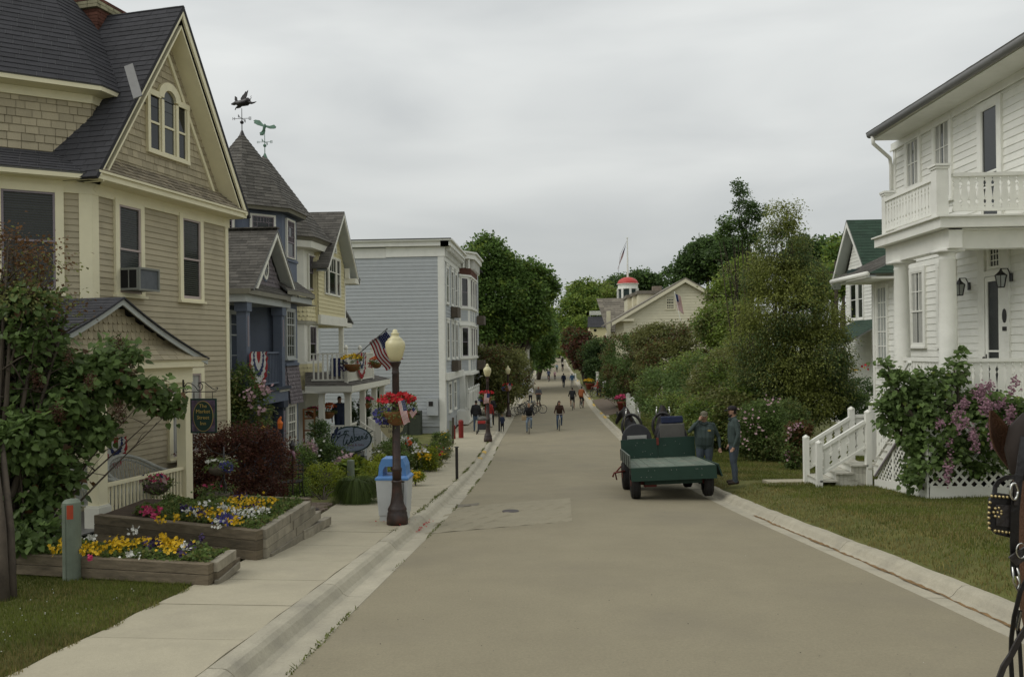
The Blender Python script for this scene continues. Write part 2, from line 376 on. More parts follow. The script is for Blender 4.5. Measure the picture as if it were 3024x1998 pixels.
# ============================================================= foliage tools
def npmesh(name,V,F,mats,parent=None,mi=None,smooth=False):
    V = np.asarray(V,dtype=np.float32); F = np.asarray(F,dtype=np.int32)
    if parent is not None and parent.name in ROOTM:
        Mn = np.array(ROOTM[parent.name].inverted()); V = (V @ Mn[:3,:3].T + Mn[:3,3]).astype(np.float32)
    me = bpy.data.meshes.new(name); k = F.shape[1]
    me.vertices.add(len(V)); me.vertices.foreach_set('co',V.ravel())
    me.loops.add(F.size); me.loops.foreach_set('vertex_index',F.ravel())
    me.polygons.add(len(F)); me.polygons.foreach_set('loop_start',np.arange(len(F),dtype=np.int32) * k)
    for m in (mats if isinstance(mats,(list,tuple)) else [mats]): me.materials.append(m)
    if mi is not None: me.polygons.foreach_set('material_index',np.asarray(mi,dtype=np.int32))
    me.update(calc_edges=True); me.validate()
    if smooth: me.polygons.foreach_set('use_smooth',np.ones(len(me.polygons),dtype=bool))
    o = bpy.data.objects.new(name,me); COL.objects.link(o)
    if parent is not None: o.parent = parent; ROOTM[o.name] = ROOTM.get(parent.name,Matrix())
    return o
def unit(a): return a / np.maximum(np.linalg.norm(a,axis=1,keepdims=True),1e-9)
def leafverts(C,size,dirs,nors,aspect=.55,fold=.25,kind='d'):
    """leaf blades at C pointing along dirs; kind d = diamond (2 tris), h = heart (6 tris), o = oval (4 tris)"""
    n = len(C); s = (size if isinstance(size,np.ndarray) else np.full(n,size))[:,None]
    d = unit(dirs); x = unit(np.cross(d,nors)); u = np.cross(x,d)
    if kind == 'd': T = [(0,0,0),(.5,.5,fold),(1,0,0),(.5,-.5,fold)]; F = [(0,1,2),(0,2,3)]
    elif kind == 'o': T = [(0,0,0),(.25,.42,fold * .8),(.7,.40,fold * .5),(1,0,-.1),(.7,-.40,fold * .5),(.25,-.42,fold * .8)]; F = [(0,1,2),(0,2,3),(0,3,4),(0,4,5)]
    else: T = [(0,0,0),(-.12,.28,fold),(.22,.52,fold),(.6,.36,fold * .5),(1,0,-.12),(.6,-.36,fold * .5),(.22,-.52,fold),(-.12,-.28,fold)]; F = [(0,2,1),(0,3,2),(0,4,3),(0,5,4),(0,6,5),(0,7,6)]
    T = np.array(T); k = len(T)
    V = (C[:,None,:] + s[:,None] * (T[None,:,0:1] * d[:,None,:] + T[None,:,1:2] * aspect * 2 * x[:,None,:] * .9 + T[None,:,2:3] * u[:,None,:] * aspect))
    F = (np.array(F)[None] + (np.arange(n) * k)[:,None,None])
    return V.reshape(-1,3),F.reshape(-1,3)
def crown_pts(blobs,n,clump=.35,shell=.55,flat=.7):
    """clumped points near the surfaces of ellipsoids (x,y,z,rx,ry,rz): returns positions and outward directions"""
    vol = np.array([b[3] * b[4] + b[4] * b[5] + b[3] * b[5] for b in blobs]); w = vol / vol.sum(); nc = max(6,n // 22)
    ci = NR.choice(len(blobs),nc,p=w); B = np.array([b[:6] for b in blobs])[ci]
    d = unit(NR.normal(size=(nc,3))); r = shell + (1 - shell) * NR.rand(nc,1) ** .6; r = np.where(NR.rand(nc,1) < .12,r * 1.12,r)
    cc = B[:,:3] + d * B[:,3:6] * r
    k = NR.randint(0,nc,n); sz = clump * (.6 + .8 * NR.rand(nc))[k][:,None]
    off = NR.normal(size=(n,3)) * sz * np.array([1,1,flat]) * .55
    return cc[k] + off,unit(d[k] + NR.normal(size=(n,3)) * .55 + off / sz * .5)
def crown(name,blobs,n,size,mats,parent=None,clump=.35,shell=.55,kind='d',aspect=.5,droop=.3,mix=None,flat=.7,label=None):
    C,O = crown_pts(blobs,n,clump,shell,flat)
    D = unit(O + np.array([0,0,-droop]) + NR.normal(size=(n,3)) * .45); Nn = unit(NR.normal(size=(n,3)) * .5 + np.array([0,0,1]) + O * .4)
    S = size * (.65 + .7 * NR.rand(n)); V,F = leafverts(C,S,D,Nn,aspect,kind=kind)
    per = len(F) // n; mi = None
    if isinstance(mats,(list,tuple)) and len(mats) > 1:
        # patches of a second colour that follow clumps, not light
        ph = np.sin(C[:,0] * 1.7 + 3 * np.sin(C[:,2] * 1.1)) + np.sin(C[:,1] * 1.9 + C[:,2] * 1.3) + NR.normal(size=n) * .8
        q = np.quantile(ph,mix or .75); mi = np.repeat((ph > q).astype(int),per)
        if len(mats) > 2: mi = np.where((mi == 1) & (NR.rand(len(mi)) < .4),2,mi)
    return npmesh(name,V,F,mats,parent,mi)
def limbs(name,base,tips,r,m,parent,mid=.45,n=7):
    b = MB(); base = Vector(base)
    for t in tips:
        t = Vector(t); k = base.lerp(t,mid) + Vector((random.uniform(-.2,.2),random.uniform(-.2,.2),.25)) * (t - base).length * .25
        b.tube([base,base.lerp(k,.5) + Vector((0,0,.05)),k,k.lerp(t,.55),t],[r,r * .8,r * .55,r * .32,r * .12],n)
        for _ in range(4):
            a = k.lerp(t,random.uniform(0,.8)); e = a + Vector((random.uniform(-1,1),random.uniform(-1,1),random.uniform(.1,1))) * min(.55,(t - base).length * .13)
            b.tube([a,a.lerp(e,.5) + Vector((0,0,.03)),e],[r * .28,r * .18,r * .06],5)
    return b.build(name,m,parent,smooth=True)

# ============================================================= ground, road, kerbs, walks
def strip(name,xs,ys,zf,m,kind='structure',parent=None):
    V = []; F = []; nx = len(xs(0))
    for y in ys:
        for x in xs(y): V.append((x,y,zf(x,y)))
    for j in range(len(ys) - 1):
        for i in range(nx - 1): a = j * nx + i; F.append([a,a + 1,a + nx + 1,a + nx])
    o = mesh_obj(name,V,F,m,parent,smooth=True)
    if kind: o['kind'] = kind
    return o
def groundz(x,y):
    a,b = sm(WE,y) - .1,sm(RE,y) + .42
    return (rz(y) - .12 if a < x < b else gz(x,y) - .004)
ys_g = list(np.arange(-20,60,1.0)) + list(np.arange(60,460,5.0)) + [480,500,520,560]
GR = strip('ground',lambda y: [-300,-120,-60,-30,-20,-14,-10,-8,-7,-6,sm(WE,y) - .12,sm(WE,y) - .08,sm(RE,y) + .41,sm(RE,y) + .45,6,7,8,10,14,20,30,60,120,300],ys_g,groundz,M_('lawn_soil'))
ys_r = list(np.arange(-18,120,.5)) + list(np.arange(120,470,4.0))
strip('road',lambda y: list(np.linspace(sm(LE,y),sm(RE,y),15)),ys_r,lambda x,y: rz(y) + .03 * (1 - ((x - 1) / 3.2) ** 2),M_('asphalt'))
def rdz(x,y): return rz(y) + .03 * (1 - ((x - 1) / 3.2) ** 2)
LAKE = mesh_obj('lake',[(-4000,470,EYE - 6.2),(4000,470,EYE - 6.2),(4000,7000,EYE - 6.2),(-4000,7000,EYE - 6.2)],[[0,1,2,3]],M_('lake')); LAKE['kind'] = 'structure'
def quad_on_road(name,pts,m,dz=.005,parent=None):
    q = [G(u,v,0) for u,v in pts]; V = []; F = []; n = 12
    for j in range(n + 1):
        for i in range(n + 1):
            a = q[0].lerp(q[1],i / n); b = q[3].lerp(q[2],i / n); p = a.lerp(b,j / n); V.append((p.x,p.y,rdz(p.x,p.y) + dz))
    for j in range(n):
        for i in range(n): a = j * (n + 1) + i; F.append([a,a + 1,a + n + 2,a + n + 1])
    o = mesh_obj(name,V,F,m,parent); o['kind'] = 'structure'; return o
quad_on_road('asphalt_patch',[(1255,1576),(1690,1543),(1685,1474),(1336,1499)],M_('asphalt_patch'))
quad_on_road('asphalt_seam',[(1343,1499),(1412,1493),(1416,1486),(1348,1490)],M_('asphalt_dark'),.009)
quad_on_road('road_dark_band',[(1588,1118),(1693,1118),(1688,1111),(1591,1111)],M_('asphalt_dark'),.02)  # darker band laid across the far road
c = G(1508,1512,0); b = MB(); b.cyl((c.x,c.y,rdz(c.x,c.y)),(c.x,c.y,rdz(c.x,c.y) + .012),.17,n=20)
tag(b.build('manhole_cover',M_('iron_rusty')),'small round metal access cover set in the paler asphalt patch','manhole cover')

def kerb(side):
    root = bpy.data.objects.new('kerb',None); COL.objects.link(root); root['kind'] = 'structure'; ROOTM[root.name] = Matrix()
    E_,sg = (LE,-1) if side == 'l' else (RE,1)
    prof = [(-.02,-.03),(0,.007),(.24,.004),(.29,.03),(.345,.10),(.39,.132),(.43,.140),(.53,.142),(.53,-.1)]
    def seg(y0,y1,dy,name,stuff=False):
        V = []; F = []; ys = list(np.arange(y0,y1 - .01,dy)) + [y1 - .012]; n = len(prof)
        for y in ys:
            x0 = sm(E_,y)
            for o_,z in prof: V.append((x0 + sg * o_,y,rz(y) + z + random.uniform(-.002,.002)))
        for j in range(len(ys) - 1):
            for i in range(n - 1): a = j * n + i; F.append([a,a + 1,a + n + 1,a + n])
        F += [list(range(n)),[(len(ys) - 1) * n + i for i in range(n)][::-1]]
        o = mesh_obj(name,V,F,M_('kerb_stone'),root)
        if stuff: o['kind'] = 'stuff'
    y = -6.0
    while y < 96: seg(y,y + 3,.5,'kerb_segment'); y += 3
    seg(96,440,4,'kerb_run',True)
    return root
KL,KR = kerb('l'),kerb('r')
def kerb_paint(side,y0,y1):
    E_,sg,par = (LE,-1,KL) if side == 'l' else (RE,1,KR); V = []; F = []
    prof = [(.325,.055),(.343,.104),(.388,.137),(.43,.1445),(.50,.1465)]; ys = np.linspace(y0,y1,5); n = 5
    for y in ys:
        for o_,z in prof: V.append((sm(E_,y) + sg * o_,y,rz(y) + z + .003))
    for j in range(4):
        for i in range(4): a = j * n + i; F.append([a,a + 1,a + n + 1,a + n])
    mesh_obj('yellow_paint',V,F,M_('kerb_yellow'),par)
for s_,u,v,L_ in [('l',1440,1333,1.0),('l',1428,1350,.6),('l',1552,1148,6),('l',1535,1165,4),('r',1732,1175,3),('r',1748,1195,2.6),('r',1770,1219,1.5),('r',1780,1230,2.2),('r',1698,1123,3)]:
    p = G(u,v); kerb_paint(s_,p.y - L_ / 2,p.y + L_ / 2)
# rust coloured dirt along the right gutter
V = []; F = []; ys = np.arange(3,16,.12)
for i,y in enumerate(ys):
    w = .012 + .03 * abs(math.sin(y * 3.1) * math.sin(y * 1.3 + 1)) + random.uniform(0,.012); x = sm(RE,y) + .235 + random.uniform(-.008,.008)
    V += [(x - w,y,rz(y) + .012),(x + w * .5,y,rz(y) + .014)]
for i in range(len(ys) - 1): F.append([2 * i,2 * i + 1,2 * i + 3,2 * i + 2])
o = mesh_obj('gutter_dirt',V,F,M_('rust_dirt')); o['kind'] = 'stuff'
# left pavement of poured slabs
PAV = bpy.data.objects.new('pavement',None); COL.objects.link(PAV); PAV['kind'] = 'structure'; ROOTM[PAV.name] = Matrix()
def slab(x0f,x1f,y0,y1,parent,m='concrete',dz=0,th=.07):
    V = []; ny = 3
    for z_ in (0,1):
        for j in range(ny + 1):
            y = y0 + (y1 - y0) * j / ny
            for x in (x0f(y),x1f(y)): V.append((x,y,gz(x,y) + dz - (th if z_ else 0)))
    F = []; n = 2 * (ny + 1)
    for j in range(ny): F.append([2 * j,2 * j + 1,2 * j + 3,2 * j + 2])
    F += [[0,n,n + 1,1],[2 * ny,2 * ny + 1,n + 2 * ny + 1,n + 2 * ny]]
    for j in range(ny): F += [[2 * j,2 * j + 2,n + 2 * j + 2,n + 2 * j],[2 * j + 1,n + 2 * j + 1,n + 2 * j + 3,2 * j + 3]]
    mesh_obj('slab',V,F,M_(m),parent)
y = -3.0
while y < 70:
    L_ = 1.22 if y < 40 else 2.4
    slab(lambda q: sm(WE,q),lambda q: sm(LE,q) - .545,y + .006,y + L_ - .006,PAV,dz=random.uniform(-.002,.002)); y += L_
slab(lambda q: sm(WE,q),lambda q: sm(LE,q) - .545,y,240,PAV)
# paved strips on the right beyond the lawn
PR = bpy.data.objects.new('pavement',None); COL.objects.link(PR); PR['kind'] = 'structure'; ROOTM[PR.name] = Matrix()
slab(lambda q: sm(RE,q) + .55,lambda q: 9.0,57.0,58.6,PR,dz=.012); slab(lambda q: sm(RE,q) + .55,lambda q: 12.0,76.5,78.0,PR,dz=.012)
slab(lambda q: sm(RE,q) + .55,lambda q: 4.9,58.62,76.48,PR,'paver',.008); slab(lambda q: 4.95,lambda q: 8.5,66,76.4,PR,'paver',.008)
slab(lambda q: sm(RE,q) + .55,lambda q: 9,78.1,92,PR,'paver',.008); slab(lambda q: sm(RE,q) + .55,lambda q: 14,92.1,100,PR,dz=.01); slab(lambda q: sm(RE,q) + .55,lambda q: 12,112,120,PR,dz=.01)
# walk to the white house steps
pw = bpy.data.objects.new('path',None); COL.objects.link(pw); pw['kind'] = 'structure'; ROOTM[pw.name] = Matrix()
slab(lambda q: 4.95,lambda q: 6.1,19.0,19.75,pw,dz=.02)
# brick pavers by the flower shop
bp_ = bpy.data.objects.new('brick_path',None); COL.objects.link(bp_); bp_['kind'] = 'structure'; ROOTM[bp_.name] = Matrix()
pcs = []
for j in range(56):
    for i in range(21):
        y = 12.6 + j * .105; x = -8.2 + i * .21 + (.105 if j % 2 else 0)
        if x > sm(WE,y) - .12 or x < -8.2 or (y > 16.9 and x > -5.6): continue
        z = gz(x,y) + .012 + random.uniform(-.003,.003); b = MB(); b.box((x,y,z - .02),(.2,.097,.04)); pcs.append((b.v,b.f))
put(pcs,'brick',M_('paver'),bp_,300)
b = MB(); c = G(922,1508); b.cyl((c.x,c.y,c.z - .02),(c.x,c.y,c.z + .035),.14,n=18); b.cyl((c.x,c.y,c.z + .03),(c.x,c.y,c.z + .045),.12,n=18)
tag(b.build('valve_cover',M_('iron_rusty')),'round rusty lid standing proud of the brick path','cover')

# ============================================================= grass
def grass(name,pts,h,w,mats,mi=None,lean=.45):
    n = len(pts); A = NR.rand(n) * 6.283; H = h * (.5 + NR.rand(n)); dx = np.stack([np.cos(A),np.sin(A),np.zeros(n)],1)
    B = NR.rand(n) * 6.283; L_ = lean * NR.rand(n) * H; tip = np.stack([np.cos(B) * L_,np.sin(B) * L_,H],1)
    V = np.empty((n,3,3)); V[:,0] = pts - dx * w / 2; V[:,1] = pts + dx * w / 2; V[:,2] = pts + tip
    o = npmesh(name,V.reshape(-1,3),np.arange(n * 3).reshape(n,3),mats,None,mi); o['kind'] = 'stuff'; return o
def scatter(n,x0,x1,y0,y1,keep=None,pw_=1.0):
    y = y0 + (y1 - y0) * NR.rand(n) ** pw_; x = x0 + (x1 - x0) * NR.rand(n); P_ = np.stack([x,y,np.zeros(n)],1)
    if keep is not None: P_ = P_[np.array([keep(a,b) for a,b in zip(x,y)])]
    P_[:,2] = [gz(a,b) - .006 for a,b in P_[:,:2]]
    return P_
def dryness(P_,edge):
    return (np.sin(P_[:,0] * 2.3 + 1.1 * np.sin(P_[:,1] * 1.7)) * .5 + np.sin(P_[:,1] * 3.1 + P_[:,0]) * .35 + edge + NR.normal(size=len(P_)) * .55 > .75).astype(int)
Pl = scatter(105000,-8.5,-3.95,4.6,9.7,lambda x,y: x < sm(WE,y) + .02 + .04 * math.sin(y * 9),1.0)
ed = np.array([max(0,1.0 - (sm(WE,b) - a) / .55) for a,b in Pl[:,:2]]); grass('lawn_grass',Pl,.036,.0075,[M_('grass_blade'),M_('grass_dry')],dryness(Pl,ed * 1.0 - .25))
Pr = scatter(200000,3.9,12.5,6.0,26,lambda x,y: x > sm(RE,y) + .51 + .03 * math.sin(y * 7) and not (x < 6.1 and 19 < y < 19.75),1.25)
ed = np.array([max(0,1.25 - (a - sm(RE,b) - .5) / 1.3) for a,b in Pr[:,:2]]); grass('lawn_grass',Pr,.045,.011,[M_('grass_blade'),M_('grass_dry')],dryness(Pr,ed * 1.15 + .12))
Pf = scatter(60000,3.8,10,26,66,lambda x,y: x > sm(RE,y) + .5 and not (57 < y < 58.6) and not (58.6 <= y and x < 4.95),1.2)
grass('lawn_grass',Pf,.06,.03,[M_('grass_blade'),M_('grass_dry')],dryness(Pf,np.zeros(len(Pf)) - .3))
# white clover specks in the left lawn
Pc = scatter(150,-7.5,-4.3,5.5,8.5); V = []; F = []
for i,p in enumerate(Pc):
    z = p[2] + .032; a = len(V); V += [(p[0] - .006,p[1],z),(p[0],p[1] - .006,z),(p[0] + .006,p[1],z),(p[0],p[1] + .006,z),(p[0],p[1],z + .008)]; F += [[a,a + 1,a + 4],[a + 1,a + 2,a + 4],[a + 2,a + 3,a + 4],[a + 3,a,a + 4]]
o = mesh_obj('clover',V,F,M_('petal_white')); o['kind'] = 'stuff'
# weeds along the kerb joint and gutter edge
pts = []
for _ in range(5200):
    y = random.uniform(5,40); t = math.sin(y * 1.9) + math.sin(y * .83 + 2) + random.uniform(-.7,.7)
    if random.random() < .5 and t > .35: pts.append((sm(LE,y) + random.uniform(-.03,.02),y,rz(y) + .005))
    elif t < -.1 and y > 13: pts.append((sm(LE,y) - .53 + random.gauss(0,.03),y,rz(y) + .135))
grass('weeds',np.array(pts),.026,.02,[M_('grass_blade')],None,1.6)

# grit, leaf scraps and pale chips lying on the road
for nm,m,n,sz in (('road_grit','asphalt_dark',420,.006),('road_scraps','bark',110,.008),('road_chips','petal_white',30,.007)):
    V = []; F = []
    for i in range(n):
        y = 5 + 27 * random.random() ** 1.6; x = sm(LE,y) + .1 + random.random() ** (1 if nm == 'road_chips' else 1.3) * (sm(RE,y) - sm(LE,y) - .2); z = rdz(x,y) + .004; a = len(V); r = sz * random.uniform(.5,1.3); k = random.uniform(0,6.28); V += [(x + r * math.cos(k + t) * (1 if t % 3 else .6),y + r * math.sin(k + t),z + (.004 if t else 0)) for t in (0,1.6,3.1,4.6)]; F.append([a,a + 1,a + 2,a + 3])
    mesh_obj(nm,V,F,M_(m))['kind'] = 'stuff'

# ============================================================= shared building helpers
def grid_bars(b,fr,a,c,nx,ny,w,h0,h1):
    for i in range(1,nx): s = a[0] + (c[0] - a[0]) * i / nx; b.fbox(fr,(s - w / 2,a[1]),(s + w / 2,c[1]),h0,h1)
    for j in range(1,ny): t = a[1] + (c[1] - a[1]) * j / ny; b.fbox(fr,(a[0],t - w / 2),(c[0],t + w / 2),h0 + .001,h1 + .001)
def ringbox(b,fr,a,c,w,h0,h1,wt=None,wb=None):
    wt = w if wt is None else wt; wb = w if wb is None else wb
    b.fbox(fr,(a[0],a[1]),(a[0] + w,c[1]),h0,h1); b.fbox(fr,(c[0] - w,a[1]),(c[0],c[1]),h0,h1)
    b.fbox(fr,(a[0] + w,c[1] - wt),(c[0] - w,c[1]),h0,h1); b.fbox(fr,(a[0] + w,a[1]),(c[0] - w,a[1] + wb),h0,h1)
def window(par,fr,a,c,cw=.09,cm='cream_trim',smt='pink_sash',gl='glass_dark',rail=.5,top=(1,1),bot=(1,1),sill=True,blind=None,curtain=None,h=.02,label=None,head=0,mw=.018,cottage=False):
    """casing from a to c outside the glass; parts: window > sash, pane, sill, blind"""
    b = MB(); A = (a[0] - cw,a[1] - cw * .4); C_ = (c[0] + cw,c[1] + cw); ringbox(b,fr,A,C_,cw,h - .02,h + .045,cw,cw * .4)
    w = b.build('window',M_(cm),par)
    if label: w['label'] = label
    b = MB(); b.fbox(fr,a,c,h - .02,h + .004); b.build('pane',M_(gl),w)
    b = MB(); m = a[1] + (c[1] - a[1]) * rail if rail else None; f = .035
    if m: ringbox(b,fr,(a[0],m - .02),c,f,h + .0045,h + .034); ringbox(b,fr,a,(c[0],m + .018),f,h + .0045,h + .022,None,.06)
    else: ringbox(b,fr,a,c,f,h + .0045,h + .03)
    if cottage:
        q = (c[0] - a[0] - 2 * f); u0,u1 = a[0] + f,c[0] - f; t0,t1 = (m or a[1]) + .02,c[1] - f; k = q * .2
        for s in (u0 + k,u1 - k): b.fbox(fr,(s - mw / 2,t0),(s + mw / 2,t1),h + .005,h + .022)
        for t in (t0 + (t1 - t0) * .26,t1 - (t1 - t0) * .24): b.fbox(fr,(u0,t - mw / 2),(u1,t + mw / 2),h + .006,h + .023)
        for s in (.36,.52,.68):
            b.fbox(fr,(u0 + q * s,t1 - (t1 - t0) * .24),(u0 + q * s + mw,t1),h + .005,h + .022); b.fbox(fr,(u0 + q * s,t0),(u0 + q * s + mw,t0 + (t1 - t0) * .26),h + .005,h + .022)
        b.fbox(fr,(u0,(t0 + t1) / 2),(u0 + k,(t0 + t1) / 2 + mw),h + .005,h + .022); b.fbox(fr,(u1 - k,(t0 + t1) / 2),(u1,(t0 + t1) / 2 + mw),h + .005,h + .022)
    else:
        if top != (1,1): grid_bars(b,fr,(a[0] + f,(m or a[1]) + .02),(c[0] - f,c[1] - f),top[0],top[1],mw,h + .005,h + .024)
        if m and bot != (1,1): grid_bars(b,fr,(a[0] + f,a[1] + .06),(c[0] - f,m - .02),bot[0],bot[1],mw,h + .005,h + .020)
    b.build('sash',M_(smt),w)
    if sill: b = MB(); b.fbox(fr,(A[0] - .03,A[1] - .045),(C_[0] + .03,A[1] - .001),-.0,h + .085); b.build('sill',M_(cm),w)
    if head: b = MB(); b.fbox(fr,(A[0] - .03,C_[1] + .001),(C_[0] + .03,C_[1] + head),-.0,h + .07); b.build('head_trim',M_(cm),w)
    if blind:
        b = MB(); t = c[1] - f - .02; lo = a[1] + (c[1] - a[1]) * blind
        while t > lo: b.fbox(fr,(a[0] + f + .002,t - .011),(c[0] - f - .002,t + .011),h + .0042,h + .0056); t -= .042
        b.build('blind',M_('blind_slat'),w)
    if curtain:
        for s0,s1 in curtain:
            b = MB(); q = a[0] + (c[0] - a[0]) * s0; r = a[0] + (c[0] - a[0]) * s1; n = 6
            for i in range(n): b.fbox(fr,(q + (r - q) * i / n,a[1] + f),(q + (r - q) * (i + .7) / n,c[1] - f),h + .0042,h + .0058)
            b.build('curtain',M_('curtain'),w)
    return w
def boards(par,fr,poly,exp,m,th=.016,cap=300,name='clapboard'): put(courses(fr,poly,exp,th),name,M_(m),par,cap)
def shingles(par,fr,poly,exp,w,m,th=.014,cap=300,scal=False,jit=.3,name='shingle',gap=.006): put(courses(fr,poly,exp,th,w,gap,scal,jit),name,M_(m),par,cap)
def plate(par,name,fr,poly,h0,h1,m): b = MB(); b.prism(poly,fr,h0,h1); return b.build(name,M_(m),par)
def tri_frame(p0,p1,p2):
    return frame(p0,Vector(p1) - Vector(p0),Vector(p2) - Vector(p0))
def to2(fr,p): q = fr.inverted() @ Vector(p); return (q.x,q.y)
def roof_face(par,pts,exp,w,m,under='lead_grey',cap=300,th=.010,name='shingle',thick=.05,jit=.15):
    """one roof plane: pts[0]->pts[1] is the eave, seen from outside left to right"""
    fr = tri_frame(pts[0],pts[1],pts[2]); poly = [to2(fr,p) for p in pts]
    b = MB(); b.prism(poly,fr,-thick,-.001); b.build('roof_deck',M_(under),par)
    shingles(par,fr,poly,exp,w,m,th,cap,False,jit,name); return fr
def balusters(b,fr,s0,s1,t0,t1,n,w,h0):
    for i in range(n): s = s0 + (s1 - s0) * (i + .5) / n; b.append((fr,(s - w / 2,t0),(s + w / 2,t1),h0 - w / 2,h0 + w / 2))
def railing(par,fr,s0,s1,t0,t1,n,m,w=.03,rw=.07,h=0,each=True,top_cap=True):
    b = MB(); b.fbox(fr,(s0,t1 - .05),(s1,t1),h - rw / 2,h + rw / 2); b.build('top_rail',M_(m),par)
    b = MB(); b.fbox(fr,(s0,t0),(s1,t0 + .05),h - rw / 3,h + rw / 3); b.build('bottom_rail',M_(m),par)
    L_ = []; balusters(L_,fr,s0,s1,t0 + .05,t1 - .05,n,w,h)
    if each:
        for q in L_: b = MB(); b.fbox(*q); b.build('baluster',M_(m),par)
    else:
        b = MB()
        for q in L_: b.fbox(*q)
        b.build('balustrade',M_(m),par)['kind'] = 'stuff'
def geo(b,fr,poly,h): b.add([at(fr,x,y,h) for x,y in poly],[list(range(len(poly)))])

# ============================================================= taupe inn (left foreground)
_p = P(273,900,14.15); F1 = wall((_p.x,_p.y,0),11.1); g0 = -1.5
H1 = thing('taupe_house','tall taupe shingled and clapboarded house with cream trim and steep dark gable at left','house',(_p.x,_p.y,-1.0),R(-11.1))
plate(H1,'wall',F1,[(0,g0),(4.0,g0),(4.0,5.0),(0,5.0)],-3.5,-.02,'taupe_paint')
boards(H1,F1,[(.0,g0),(3.98,g0),(3.98,4.82),(.0,4.82)],.109,'taupe_paint',.017)
b = MB(); b.fbox(F1,(3.95,g0),(4.06,4.83),-.1,.035); b.build('corner_board',M_('cream_trim'),H1)
b = MB(); b.fbox(F1,(-.015,2.2),(.14,4.83),-.02,.035); b.build('corner_board',M_('cream_trim'),H1)
b = MB(); b.fbox(F1,(-.02,4.82),(4.10,5.02),-.05,.045); b.build('frieze',M_('cream_trim'),H1)
b = MB(); b.fbox(F1,(-.25,5.02),(4.18,5.06),-.1,.36); b.build('soffit',M_('cream_trim'),H1)
b = MB(); b.fbox(F1,(-.30,5.03),(4.22,5.16),.361,.40); b.fbox(F1,(-.30,5.13),(4.24,5.17),.40,.44); b.build('cornice',M_('cream_trim'),H1)
# wood shake skirt under the gable
sk0,sk1 = at(F1,-.25,5.17,.43),at(F1,4.22,5.17,.43); skt = (at(F1,4.02,5.52,.03),at(F1,.0,5.52,.03))
fk = tri_frame(sk0,sk1,skt[1]); poly = [to2(fk,q) for q in (sk0,sk1,skt[0],skt[1])]
b = MB(); b.prism(poly,fk,-.06,-.002); b.build('skirt_roof_deck',M_('cream_trim'),H1)
shingles(H1,fk,poly,.125,.13,'wood_shake',.02,130,jit=.35,name='wood_shake')
# gable wall
AP = (2.02,8.80)
gp = [(-.05,5.45),(4.02,5.45),(AP[0],8.62)]
plate(H1,'gable_wall',F1,gp,-.3,-.01,'taupe_shingle')
shingles(H1,F1,gp,.135,.16,'taupe_shingle',.016,240,jit=.35,name='gable_shingle',gap=.004)
def rake(s_foot,z_foot,side):
    a = (s_foot,z_foot); d = Vector((AP[0] - a[0],AP[1] - a[1])).normalized(); n = Vector((d.y,-d.x)) * (1 if side < 0 else -1)
    q = lambda p,k: (p[0] + n.x * k,p[1] + n.y * k)
    b = MB(); w_ = .055 if side < 0 else .10; b.prism([a,q(a,w_),(AP[0],AP[1] - w_ / abs(d.x)),AP],F1,.39,.43); b.build('rake_board',M_('cream_trim'),H1)
    b = MB(); b.prism([q(a,.16),q(a,.19),(AP[0],AP[1] - .19 / abs(d.x)),(AP[0],AP[1] - .16 / abs(d.x))],F1,.0,.389); b.build('rake_soffit',M_('cream_trim'),H1)
    b = MB(); b.prism([q(a,.36),q(a,.43),(AP[0],AP[1] - .43 / abs(d.x)),(AP[0],AP[1] - .36 / abs(d.x))],F1,.0,.05); b.build('rake_moulding',M_('cream_trim'),H1)
rake(-.30,5.10,-1); rake(4.24,5.12,1)
# main roof slopes
lf = [at(F1,-.37,5.04,-8),at(F1,-.37,5.04,.44),at(F1,AP[0],8.88,.44),at(F1,AP[0],8.88,-8)]
roof_face(H1,lf,.14,.30,'roof_dark','roof_dark',150)
rf = [at(F1,4.32,5.06,.44),at(F1,4.32,5.06,-8),at(F1,AP[0],8.88,-8),at(F1,AP[0],8.88,.44)]
fr_ = tri_frame(rf[0],rf[1],rf[2]); plate(H1,'roof_deck',fr_,[to2(fr_,q) for q in rf],-.05,.01,'roof_dark')
# windows of the street face
window(H1,F1,(.62,3.16),(1.19,4.76),.10,blind=.1,rail=.5); window(H1,F1,(2.44,3.16),(3.02,4.79),.10,blind=.05)
GW = [(1.50,5.98,1.80,7.02),(1.90,5.98,2.24,7.02),(2.34,5.98,2.60,7.02)]
b = MB(); b.fbox(F1,(1.42,5.90),(2.69,5.975),.0,.075)
for x in (1.42,1.82,2.26,2.61): b.fbox(F1,(x,5.976),(x + .075,7.02),.0,.07)
b.fbox(F1,(1.42,7.021),(1.80,7.13),.0,.075); b.fbox(F1,(2.33,7.021),(2.69,7.13),.0,.075)
n = 14; arc = lambda r0,r1: [(2.07 + r1 * math.cos(math.pi * i / n),7.06 + r1 * math.sin(math.pi * i / n)) for i in range(n + 1)] + [(2.07 + r0 * math.cos(math.pi * (n - i) / n),7.06 + r0 * math.sin(math.pi * (n - i) / n)) for i in range(n + 1)]
for i in range(n):
    pp = [(2.07 + r * math.cos(math.pi * (i + k) / n),7.06 + r * math.sin(math.pi * (i + k) / n)) for r,k in ((.185,0),(.34,0),(.34,1),(.185,1))]; b.prism(pp,F1,.0,.078)
w = b.build('window',M_('cream_trim'),H1); w['label'] = 'triple gable window with taller arched middle light'
